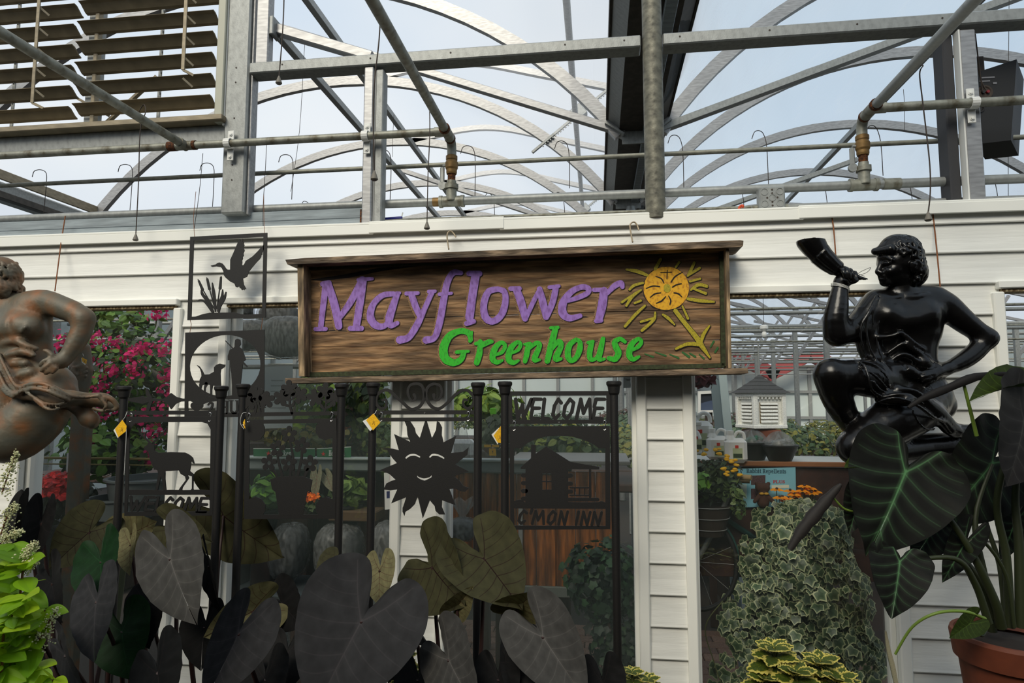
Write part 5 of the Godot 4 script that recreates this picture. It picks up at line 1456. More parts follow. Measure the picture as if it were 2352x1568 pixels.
func black_statue() -> void:
	var s := thing("black_statue", Vector3(1.046, 1.389, .2), "glossy black kneeling statue of a man in a cap raising a horn", "statue")
	var f := Field.new(Vector3(.808 - 0.13, 1.302 - 0.05, 0.03), Vector3(1.413 + 0.02, 2.035 + 0.06, 0.58), 0.0062)
	# torso: chest, ribs, belly, hips
	smooth_all(f, limbs([[1.041,1.915,.19,.0705,1.164,1.916,.19,.07], [1.047,1.847,.195,.0655,1.15,1.846,.195,.0674], [1.059,1.766,.195,.0572,1.135,1.765,.195,.061], [1.054,1.696,.2,.0609,1.139,1.69,.2,.0606], [1.078,1.639,.2,.067,1.157,1.627,.19,.0727], [1.044,1.959,.19,.0368,1.11,1.978,.19,.0378,1.185,1.968,.19,.0388]]), 0.035)
	# neck
	smooth_all(f, limbs([[1.081,2.041,.22,.0358,1.091,1.963,.2,.0406]]), 0.03)
	# chest, ribs and belly modelling
	smooth_all(f, limbs([[1.023,1.897,.24,.0411,1.06,1.876,.246,.0352], [1.104,1.88,.246,.0351,1.152,1.895,.24,.0408]]), 0.025)
	smooth_all(f, limbs([[.979,1.817,.266,.0068,1.023,1.821,.274,.0084,1.049,1.83,.276,.009,1.084,1.798,.276,.0095,1.124,1.772,.266,.0089], [1.008,1.762,.266,.0062,1.053,1.793,.276,.0084,1.083,1.775,.276,.0089,1.115,1.751,.271,.0084], [1.008,1.73,.268,.0062,1.052,1.757,.278,.0084,1.096,1.731,.276,.0078], [1.012,1.699,.274,.019,1.056,1.701,.281,.0233,1.089,1.685,.276,.0189], [1.121,1.727,.256,.0291,1.145,1.711,.246,.0224]]), 0.012)
	smooth_all(f, limbs([[1.005,1.954,.238,.0063,1.031,1.959,.246,.0074,1.061,1.961,.244,.0063], [1.088,1.96,.244,.0063,1.122,1.961,.246,.0074,1.158,1.968,.236,.0063], [1.118,2.013,.212,.0104,1.085,1.963,.234,.0063]]), 0.012)
	smooth_all(f, limbs([[.997,1.846,.29,.0039,1.024,1.837,.298,.0039,1.051,1.842,.298,.0033,1.082,1.839,.298,.0039,1.132,1.851,.28,.0039], [1.056,1.914,.3,.0028,1.051,1.842,.3,.0028], [1.053,1.826,.29,.0028,1.048,1.709,.295,.0028]]), 0.014, true)
	smooth_all(f, limbs([[.986,1.855,.288,.0034,.987,1.855,.288,.0034], [1.12,1.852,.291,.0033,1.12,1.851,.291,.0033]]), 0.004)
	# his bent arm with the hand on the hip
	smooth_all(f, limbs([[1.211,1.95,.19,.0503,1.24,1.931,.195,.0466,1.278,1.889,.2,.0423,1.323,1.849,.2,.0359,1.368,1.817,.2,.0295], [1.364,1.813,.2,.0295,1.318,1.768,.21,.0317,1.266,1.733,.225,.0293,1.203,1.706,.245,.0213]]), 0.025)
	smooth_all(f, limbs([[1.203,1.707,.25,.0179,1.167,1.696,.265,.02,1.143,1.684,.275,.0188]]), 0.015)
	smooth_all(f, limbs([[1.149,1.698,.275,.0078,1.121,1.695,.285,.0072,1.104,1.69,.288,.0061], [1.141,1.688,.285,.0077,1.114,1.681,.294,.0071,1.1,1.676,.294,.0061], [1.14,1.677,.286,.0077,1.116,1.668,.294,.0071,1.104,1.664,.292,.0061], [1.148,1.667,.28,.0072,1.125,1.657,.288,.0066,1.115,1.653,.286,.0055], [1.17,1.701,.275,.0066,1.165,1.715,.27,.0061,1.163,1.724,.26,.0056]]), 0.006)
	# his raised arm
	smooth_all(f, limbs([[1.005,1.939,.195,.0501,.952,1.886,.22,.0468,.896,1.846,.25,.044,.842,1.828,.27,.0397], [.839,1.834,.27,.0397,.833,1.875,.28,.0413,.843,1.932,.28,.0352,.856,1.996,.275,.0262,.861,2.013,.275,.0251]]), 0.025)
	smooth_all(f, limbs([[.863,2.016,.275,.0228,.873,2.027,.275,.0239,.892,2.023,.28,.0193]]), 0.015)
	smooth_all(f, limbs([[.851,2.049,.285,.008,.848,2.054,.305,.0079,.851,2.041,.325,.0073,.857,2.02,.325,.0067], [.866,2.053,.285,.0085,.865,2.057,.305,.0084,.867,2.041,.325,.0073,.871,2.018,.324,.0067], [.882,2.049,.285,.0085,.881,2.051,.305,.0079,.882,2.035,.322,.0073,.884,2.016,.32,.0067], [.897,2.042,.285,.0079,.898,2.042,.3,.0073,.897,2.029,.314,.0067,.896,2.014,.312,.0062], [.866,2.017,.3,.0085,.882,2.005,.315,.0078,.896,2.011,.32,.0067]]), 0.006)
	# thighs and shins
	smooth_all(f, limbs([[1.038,1.656,.22,.0615,.955,1.671,.27,.0661,.854,1.679,.315,.0586,.791,1.684,.34,.051], [.788,1.684,.34,.051,.798,1.637,.33,.0495,.829,1.582,.3,.0477,.876,1.515,.25,.0356]]), 0.022)
	smooth_all(f, limbs([[1.151,1.596,.21,.072,1.079,1.56,.26,.0807,.988,1.522,.3,.0796,.901,1.469,.33,.0673,.858,1.443,.34,.0563], [.859,1.436,.33,.0527,.964,1.419,.27,.0499,1.095,1.43,.21,.0486,1.215,1.44,.18,.0438,1.321,1.451,.16,.0348], [1.187,1.605,.18,.0619,1.205,1.582,.17,.0586]]), 0.022)
	# drapery: sheet, then raised folds
	smooth_all(f, limbs([[.998,1.95,.22,.037,.962,1.881,.22,.0415,.959,1.811,.22,.0403,.974,1.741,.23,.0354,1.001,1.677,.26,.0247]]), 0.03)
	smooth_all(f, limbs([[.983,1.966,.272,.0051,.95,1.917,.292,.005,.914,1.866,.302,.0056,.906,1.815,.302,.005,.914,1.774,.3,.0039], [.974,1.96,.272,.0045,.937,1.9,.297,.005,.925,1.838,.302,.0056,.935,1.77,.304,.0055,.958,1.723,.307,.005,.98,1.684,.312,.0044], [.979,1.952,.282,.0045,.953,1.9,.297,.005,.949,1.86,.297,.0039], [.929,1.925,.242,.0046,.906,1.876,.262,.0051,.898,1.83,.272,.0045], [.967,1.871,.302,.0033,.959,1.804,.3,.0044,.969,1.742,.307,.0044,.986,1.698,.312,.0038], [.908,1.808,.262,.004,.908,1.768,.267,.0034]]), 0.008)
	smooth_all(f, limbs([[.881,1.729,.347,.0065,.921,1.721,.342,.006,.952,1.702,.332,.006,.973,1.67,.327,.0055,.981,1.631,.332,.0049], [.88,1.723,.362,.0054,.901,1.69,.382,.0054,.927,1.668,.377,.0054,.966,1.632,.352,.0049], [.886,1.714,.372,.0048,.889,1.676,.392,.0053,.897,1.636,.392,.0053,.916,1.618,.382,.0059,.942,1.609,.362,.0048], [.904,1.662,.397,.0042,.92,1.636,.392,.0048,.957,1.623,.362,.0043], [.94,1.698,.362,.0043,.963,1.677,.352,.0043,.976,1.637,.342,.0038]]), 0.008)
	smooth_all(f, limbs([[.964,1.623,.362,.0059,1.005,1.634,.367,.0064,1.047,1.627,.362,.0064,1.075,1.607,.352,.0064,1.113,1.572,.332,.0065,1.16,1.536,.292,.0071,1.214,1.511,.252,.0072,1.27,1.502,.232,.0078,1.325,1.51,.212,.0073], [.94,1.609,.382,.0053,.984,1.618,.392,.0058,1.025,1.608,.387,.0058,1.058,1.588,.377,.0058], [.923,1.594,.392,.0058,.955,1.605,.412,.0063,1.003,1.594,.412,.0063,1.05,1.57,.392,.0063,1.097,1.541,.362,.0064,1.155,1.524,.312,.0065,1.193,1.49,.282,.0049], [1.005,1.568,.427,.0041,1.024,1.532,.412,.0047,1.056,1.505,.392,.0052,1.097,1.504,.362,.0048], [.992,1.637,.352,.0162,1.074,1.604,.332,.0216,1.146,1.55,.292,.0273,1.218,1.494,.242,.0255,1.312,1.498,.202,.0169], [.94,1.604,.352,.0194,1.007,1.599,.382,.0212], [1.189,1.501,.282,.0044,1.229,1.489,.262,.0049]]), 0.012)
	obj("body", f.mesh(), M.statue_black, s)
	# the head, on a finer grid
	var hd := Field.new(Vector3(.969 - 0.02, 1.939 - 0.01, 0.11), Vector3(1.19 + 0.01, 2.203 + 0.03, 0.36), 0.0032)
	smooth_all(hd, limbs([[1.079,2.106,.22,.0648,1.086,2.094,.22,.0624], [1.052,2.075,.23,.0472,1.045,2.046,.23,.0334], [1.036,2.04,.232,.0276,1.024,2.021,.234,.0172], [1.083,2.03,.22,.0357,1.089,1.996,.21,.0347]]), 0.03)
	smooth_all(hd, limbs([[1.014,2.096,.242,.0115,1.003,2.073,.246,.0086,.994,2.054,.248,.008], [.996,2.051,.248,.0069,1.002,2.047,.256,.0068], [1.002,2.037,.248,.0063,1.008,2.033,.256,.0057], [1.003,2.027,.248,.0063,1.01,2.026,.254,.0057], [1.017,2.015,.242,.0115,1.023,2.012,.246,.0103], [1.008,2.105,.24,.0086,1.019,2.099,.266,.0074,1.029,2.089,.28,.0056], [1.046,2.058,.26,.0193,1.028,2.051,.265,.0148]]), 0.012)
	smooth_all(hd, limbs([[1.007,2.08,.27,.0074,1.018,2.074,.282,.0068], [.997,2.031,.254,.0017,1.006,2.027,.265,.0017]]), 0.01, true)
	smooth_all(hd, limbs([[1.014,2.08,.26,.0074,1.022,2.077,.268,.0068], [1.005,2.084,.27,.0023,1.012,2.084,.28,.0028,1.025,2.078,.286,.0023]]), 0.005)
	# cap with its peak
	smooth_all(hd, limbs([[1.072,2.132,.22,.0602,1.08,2.126,.22,.0613], [1,2.13,.22,.0099,1.018,2.137,.22,.0128,1.051,2.142,.22,.0232], [.989,2.123,.25,.0098,1.002,2.125,.265,.0114,1.025,2.125,.28,.017], [1.009,2.136,.195,.0088,1.035,2.145,.185,.0118], [1.007,2.138,.2,.0082,.985,2.128,.25,.008]]), 0.014)
	var hc: Vector3 = Vector3(1.086, 2.113, .22)
	curls(hd, hc, Vector3(0.068, 0.072, 0.072), 55, -0.5, 2.2, -0.2, 0.92, 4, 0.0055)
	curls(hd, hc + Vector3(0.012, -0.035, 0.0), Vector3(0.06, 0.062, 0.066), 60, 0.05, 2.4, -0.95, 0.5, 9, 0.0065)
	curls(hd, hc + Vector3(0.03, -0.062, -0.005), Vector3(0.046, 0.052, 0.062), 46, 0.0, 2.6, -0.9, 0.7, 11, 0.0075)
	obj("head", hd.mesh(), M.statue_black, s)
	# the horn he holds
	var hf := Field.new(Vector3(.718, 2.028, .24) - Vector3(0.01, 0.01, 0.05), Vector3(.957, 2.159, .28) + Vector3(0.02, 0.005, 0.06), 0.0036)
	hf.chain(curve(limbs([[.945,2.021,.28,.004,.925,2.023,.28,.0085,.903,2.03,.28,.0125,.877,2.041,.28,.0171,.846,2.06,.28,.0239,.817,2.086,.28,.0309,.791,2.115,.28,.0367,.773,2.142,.28,.0425,.76,2.166,.28,.0472]])[0], 4), 0.01)
	var rings: Array = curve(limbs([[.846,2.06,.28,.0262,.83,2.073,.28,.0291,.817,2.086,.28,.0326,.804,2.099,.28,.0349,.791,2.115,.28,.0378]])[0], 3)
	for i in range(0, rings.size(), 1):
		var c: Vector4 = rings[i]
		for a in 14:
			var an := TAU * a / 14
			var bn := TAU * (a + 1) / 14
			var dd := Vector3(0.62, 0.78, 0)
			hf.limb(Vector4(c.x + dd.x * cos(an) * c.w, c.y + dd.y * cos(an) * c.w * 0.8, c.z + sin(an) * c.w, 0.0035), Vector4(c.x + dd.x * cos(bn) * c.w, c.y + dd.y * cos(bn) * c.w * 0.8, c.z + sin(bn) * c.w, 0.0035), 0.006)
	hf.chain(limbs([[.704,2.209,.28,.0433,.835,2.204,.28,.043]])[0], 0.004, true)
	hf.chain(limbs([[.76,2.16,.28,.0333,.768,2.148,.28,.023]])[0], 0.006, true)
	obj("horn", hf.mesh(), M.statue_black, s)
	obj("tie_wire", Geo.new().tube(curve([Vector3(.941, 2.034, .27), Vector3(.917, 2.042, .28), Vector3(.948, 2.059, .27), Vector3(.967, 2.065, .26), Vector3(.951, 2.048, .26), Vector3(.911, 2.034, .28)], 5), 0.0009, 5), M.wire, s)
	var wr := Geo.new()
	for k in 3:
		var line := []
		for i in 17:
			var a := TAU * i / 16
			line.append((Vector3(.855, 1.991, .278)) + Vector3(cos(a) * 0.029, 0.004 * k - 0.011 * cos(a), sin(a) * 0.029))
		wr.tube(line, 0.0011, 5)
	obj("wrist_tie", wr, M.white, s)


func bronze_statue() -> void:
	var s := thing("bronze_statue", Vector3(-2.337, 1.363, .25), "rusty bronze coloured statue of a bearded nude figure with a sash, hand on hip", "statue")
	var f := Field.new(Vector3(-3.031, 1.255 - 0.06, 0.06), Vector3(-1.882 + 0.02, 2.231 + 0.02, 0.62), 0.0068)
	smooth_all(f, limbs([[-2.501,1.904,.25,.0845,-2.376,1.914,.25,.0897], [-2.487,1.814,.25,.0842,-2.362,1.812,.25,.0837], [-2.461,1.724,.25,.0783,-2.344,1.734,.25,.0779], [-2.421,1.656,.26,.0832,-2.276,1.656,.25,.094], [-2.241,1.64,.24,.0831,-2.221,1.612,.24,.0719], [-2.545,1.979,.25,.0509,-2.445,1.994,.25,.0507,-2.325,1.992,.25,.0448]]), 0.06)
	smooth_all(f, limbs([[-2.486,2.086,.25,.0482,-2.47,1.995,.25,.0508]]), 0.04)
	smooth_all(f, limbs([[-2.353,1.895,.31,.0547,-2.303,1.895,.305,.0492], [-2.476,1.892,.31,.0551,-2.425,1.88,.31,.0494]]), 0.03)
	smooth_all(f, limbs([[-2.401,1.823,.33,.0109,-2.337,1.838,.34,.0151,-2.286,1.816,.335,.014,-2.258,1.806,.32,.0108], [-2.368,1.779,.335,.0086,-2.303,1.791,.34,.0129,-2.258,1.778,.33,.0108], [-2.336,1.746,.34,.0108,-2.282,1.745,.34,.0161], [-2.302,1.697,.34,.0215,-2.26,1.708,.335,.0193], [-2.294,1.877,.35,.0075,-2.278,1.889,.355,.0064]]), 0.016)
	smooth_all(f, limbs([[-2.384,1.847,.36,.0043,-2.314,1.845,.37,.0043,-2.253,1.84,.365,.0043,-2.23,1.858,.34,.0043], [-2.355,1.933,.36,.0038,-2.337,1.846,.365,.0037], [-2.335,1.836,.36,.0037,-2.313,1.707,.36,.0037], [-2.253,1.881,.38,.0027,-2.252,1.88,.38,.0027]]), 0.02, true)
	# the arm and its hand on the hip
	smooth_all(f, limbs([[-2.351,2.001,.25,.0545,-2.295,2.008,.25,.051,-2.21,1.983,.26,.0478,-2.142,1.958,.265,.0453,-2.101,1.935,.265,.038], [-2.098,1.93,.265,.0369,-2.102,1.88,.27,.04,-2.116,1.823,.285,.0354,-2.135,1.774,.3,.0292,-2.149,1.754,.31,.027]]), 0.03)
	smooth_all(f, limbs([[-2.142,1.755,.315,.0237,-2.16,1.75,.33,.0268,-2.173,1.739,.335,.0235]]), 0.02)
	smooth_all(f, limbs([[-2.16,1.776,.345,.0107,-2.178,1.792,.35,.0096,-2.19,1.795,.35,.0075], [-2.166,1.76,.35,.0106,-2.18,1.751,.36,.0101,-2.196,1.736,.358,.0085], [-2.155,1.744,.355,.0106,-2.171,1.727,.362,.0101,-2.19,1.714,.358,.0085], [-2.149,1.729,.35,.0106,-2.163,1.711,.355,.0095,-2.177,1.704,.35,.008], [-2.139,1.723,.345,.0096,-2.148,1.708,.35,.0085]]), 0.008)
	# lower body
	smooth_all(f, limbs([[-2.214,1.606,.28,.0817,-2.256,1.532,.32,.0938,-2.316,1.453,.35,.0901], [-2.191,1.568,.27,.0491,-2.218,1.499,.3,.0646,-2.269,1.436,.33,.0639,-2.324,1.406,.35,.053], [-2.434,1.574,.29,.0767,-2.439,1.495,.35,.0695], [-2.099,1.58,.3,.0247,-2.055,1.553,.3,.0257,-2.006,1.527,.3,.0235], [-2.029,1.511,.3,.0214,-2.005,1.503,.3,.0171]]), 0.04)
	# sash
	smooth_all(f, limbs([[-2.408,1.741,.34,.0162,-2.347,1.681,.36,.0213,-2.276,1.632,.38,.0232,-2.189,1.647,.41,.0207,-2.12,1.647,.41,.0207,-2.074,1.622,.39,.0208,-2.036,1.606,.36,.0209], [-2.045,1.606,.35,.0231,-2.009,1.601,.31,.0266,-1.974,1.596,.28,.0301,-1.94,1.574,.27,.0215], [-2.211,1.622,.41,.0207,-2.131,1.611,.42,.0226,-2.079,1.585,.4,.0207,-2.061,1.596,.37,.0209]]), 0.03)
	smooth_all(f, limbs([[-2.182,1.647,.45,.0071,-2.132,1.659,.465,.0076,-2.075,1.659,.465,.0081,-2.031,1.636,.45,.0081,-2.006,1.614,.42,.0077,-1.981,1.609,.37,.0078,-1.941,1.617,.35,.0078], [-2.189,1.629,.45,.0061,-2.12,1.641,.47,.0071,-2.058,1.633,.47,.0075,-2.019,1.611,.45,.0076,-2.005,1.596,.42,.0071], [-2.146,1.626,.465,.0056,-2.101,1.606,.475,.007,-2.061,1.586,.475,.0075,-2.033,1.581,.45,.0071,-2.021,1.586,.42,.0061], [-2.095,1.596,.475,.005,-2.055,1.571,.48,.0065,-2.03,1.561,.47,.007,-2.021,1.566,.45,.0055], [-2.395,1.783,.35,.007,-2.314,1.716,.39,.0074,-2.244,1.658,.42,.0073,-2.195,1.647,.44,.0061], [-2.366,1.717,.38,.0064,-2.295,1.653,.41,.0073,-2.231,1.621,.43,.0072,-2.189,1.629,.445,.0061], [-2.352,1.674,.39,.0063,-2.282,1.627,.42,.0073,-2.236,1.609,.43,.0067], [-1.941,1.614,.35,.0068,-1.927,1.596,.345,.0073,-1.912,1.575,.34,.0068,-1.923,1.564,.34,.0063], [-1.924,1.609,.335,.0095,-1.901,1.596,.32,.0106,-1.887,1.569,.31,.0095], [-1.978,1.564,.33,.0074,-1.935,1.554,.325,.0084,-1.895,1.561,.31,.0079]]), 0.012)
	obj("body", f.mesh(), M.bronze, s)
	var hd := Field.new(Vector3(-2.814, 1.925, 0.16), Vector3(-2.362, 2.216 + 0.03, 0.42), 0.0042)
	smooth_all(hd, limbs([[-2.492,2.134,.27,.0676,-2.516,2.118,.27,.0665], [-2.521,2.07,.28,.0505,-2.521,2.046,.29,.0335], [-2.472,2.073,.26,.0507,-2.473,2.034,.25,.0396]]), 0.04)
	var hc: Vector3 = Vector3(-2.486, 2.108, .27)
	curls(hd, hc + Vector3(0, 0.01, 0), Vector3(0.072, 0.076, 0.078), 60, -1.2, 1.9, -0.7, 0.55, 14, 0.0075)
	curls(hd, hc + Vector3(0.02, -0.045, 0.0), Vector3(0.055, 0.062, 0.065), 50, -1.0, 2.0, -0.9, 0.4, 19, 0.0085)
	obj("head", hd.mesh(), M.bronze, s)


# ---------------------------------------------------------------- plants in front of the wall
const HEART := [[0.0, 1.0], [0.10, 0.90], [0.28, 0.71], [0.44, 0.46], [0.54, 0.18], [0.58, -0.10], [0.54, -0.34], [0.44, -0.53], [0.31, -0.62], [0.19, -0.60], [0.10, -0.46], [0.04, -0.26], [0.0, -0.15]]
var leaf_outline := []


func vein_texture(base: Color, vein: Color, sd: int, glow: float, wide: float, soft := 0.0) -> ImageTexture:
	# the leaf blade of an elephant ear: midrib, two lobe ribs and side veins, in leaf coordinates
	var n := 384
	var im := Image.create(n, n, false, Image.FORMAT_RGB8)
	var no := FastNoiseLite.new()
	no.seed = sd
	no.frequency = 0.018
	var w := PackedFloat32Array()
	w.resize(n * n)
	var lines := [[Vector2(0, -0.02), Vector2(0, 0.98), 1.0], [Vector2(0, 0), Vector2(0.29, -0.55), 0.8], [Vector2(0, 0), Vector2(-0.29, -0.55), 0.8]]
	for s in [-1.0, 1.0]:
		for k in 5:
			var y := 0.02 + k * 0.17
			lines.append([Vector2(0, y), Vector2(s * (0.54 - k * 0.09), y + 0.20 - k * 0.01), 0.55])
		for k in 3:
			lines.append([Vector2(s * 0.07 * (k + 1), -0.115 * (k + 1)), Vector2(s * (0.52 - 0.02 * k), -0.02 - 0.14 * k), 0.45])
	for l in lines:
		var a: Vector2 = l[0]
		var b: Vector2 = l[1]
		var steps := int(a.distance_to(b) * n * 0.7)
		for i in steps + 1:
			var t := float(i) / steps
			var p := a.lerp(b, t) + Vector2(0, 0.04 * sin(t * PI) * (0.0 if absf(b.x) < 0.01 else 1.0))
			var q := Vector2((p.x * 0.85 + 0.5) * n, (p.y + 0.66) / 1.76 * n)
			var rad: float = wide * (2.6 * (1.0 - t * 0.7)) * l[2] + 0.7
			var reach := int(rad * 3.5)
			for dy in range(-reach, reach + 1):
				for dx in range(-reach, reach + 1):
					var x := int(q.x) + dx
					var yy := int(q.y) + dy
					if x < 0 or yy < 0 or x >= n or yy >= n: continue
					var d := Vector2(x, yy).distance_to(q)
					var v := clampf(1.5 - d / rad, 0.0, 1.0) + glow * exp(-d / (rad * 1.6))
					var at := yy * n + x
					if v * l[2] > w[at]: w[at] = v * l[2]
	if soft > 0.0:
		# a wide pale band along every rib: blur across, then down
		var b := w.duplicate()
		for pass_no in 2:
			var src := b.duplicate()
			var st := 1 if pass_no == 0 else n
			var ot := n if pass_no == 0 else 1
			for line in n:
				var sum := 0.0
				for q in range(-9, n):
					if q + 9 < n: sum += src[line * ot + (q + 9) * st]
					if q - 10 >= 0: sum -= src[line * ot + (q - 10) * st]
					if q >= 0: b[line * ot + q * st] = sum / 19.0
		for i in w.size(): w[i] = minf(1.0, w[i] * 0.45 + b[i] * soft)
	for y in n:
		for x in n:
			var k := 0.92 + 0.16 * no.get_noise_2d(x, y)
			im.set_pixel(x, y, (base * k).lerp(vein, clampf(w[y * n + x], 0.0, 1.0)))
	return ImageTexture.create_from_image(im)


func leaf_mesh(a: Vector3, t: Vector3, half: float, cup: float, ripple: float, droop: float, fold: float, roll := 0.0, sd := 0, lobe := 1.0) -> ArrayMesh:
	# a heart shaped blade: a where the stalk joins, t its tip, half its half width; cup, droop and fold bend it
	if leaf_outline.is_empty():
		var o := []
		for p in HEART: o.append(Vector2(p[0], p[1]))
		leaf_outline = curve(o, 3)
	var long := a.distance_to(t)
	var y := (t - a) / long
	var x := y.cross(Vector3.BACK).normalized()
	var z := x.cross(y).normalized()
	if z.z < 0: z = -z
	x = x.rotated(y, roll)
	z = z.rotated(y, roll)
	var gm := Geo.new()
	var m := leaf_outline.size()
	var rings := 7
	var pts2 := []
	for i in 2 * m - 1:
		var k := i if i < m else 2 * (m - 1) - i
		var s := 1.0 if i < m else -1.0
		pts2.append(Vector2(leaf_outline[k].x * s, leaf_outline[k].y * (lobe if leaf_outline[k].y < 0 else 1.0)))
	var ph := sd * 1.7
	var at := func(i: int, r: int) -> Vector3:
		var f := float(r) / rings
		var p: Vector2 = pts2[i] * f
		var lx := p.x / 0.58
		var w := ripple * pow(f, 3) * (1.3 * sin(i * 0.47 + ph) + 0.6 * sin(i * 1.13 + ph * 2.0)) + 0.008 * sin(p.y * 24.0 - absf(lx) * 9.0) * minf(absf(lx) * 3.0, 1.0) * f
		var hh := cup * lx * lx - droop * p.y * absf(p.y) + fold * absf(lx) + w
		return a + x * (lx * half * (1.0 - 0.35 * absf(fold))) + y * p.y * long + z * hh * long
	var cnt := pts2.size()
	for r in rings:
		for i in cnt - 1:
			var q := [at.call(i, r), at.call(i + 1, r), at.call(i + 1, r + 1), at.call(i, r + 1)]
			var nn := (q[2] - q[0]).cross(q[3] - q[1]).normalized() as Vector3
			if nn.dot(z) < 0: nn = -nn
			var u := []
			for e in [[i, r], [i + 1, r], [i + 1, r + 1], [i, r + 1]]:
				var p: Vector2 = pts2[e[0]] * (float(e[1]) / rings)
				u.append(Vector2(p.x * 0.85 + 0.5, (p.y + 0.66) / 1.76))
			if r > 0: gm.tri(q[0], q[1], q[2], nn, nn, nn, u[0], u[1], u[2])
			gm.tri(q[0], q[2], q[3], nn, nn, nn, u[0], u[2], u[3])
	# smooth normals: average where points meet
	var sum := {}
	for i in gm.v.size():
		var key := (gm.v[i] * 20000.0).round()
		sum[key] = sum.get(key, Vector3.ZERO) + gm.n[i]
	for i in gm.v.size(): gm.n[i] = sum[(gm.v[i] * 20000.0).round()].normalized()
	return gm.mesh()


func leaf_mat(base: Color, vein: Color, sd: int, glow: float, wide: float, rough: float, back := Color(0, 0, 0), soft := 0.0) -> StandardMaterial3D:
	var m := StandardMaterial3D.new()
	m.albedo_texture = vein_texture(base, vein, sd, glow, wide, soft)
	m.roughness = rough
	m.metallic_specular = 0.22
	if back != Color(0, 0, 0):
		m.backlight_enabled = true
		m.backlight = back
	return m


func stalk(p: Array, r0: float, r1: float) -> Geo:
	var c := curve(p, 6)
	var rr := []
	for i in c.size(): rr.append(lerpf(r0, r1, float(i) / (c.size() - 1)))
	return Geo.new().tube(c, rr, 8)


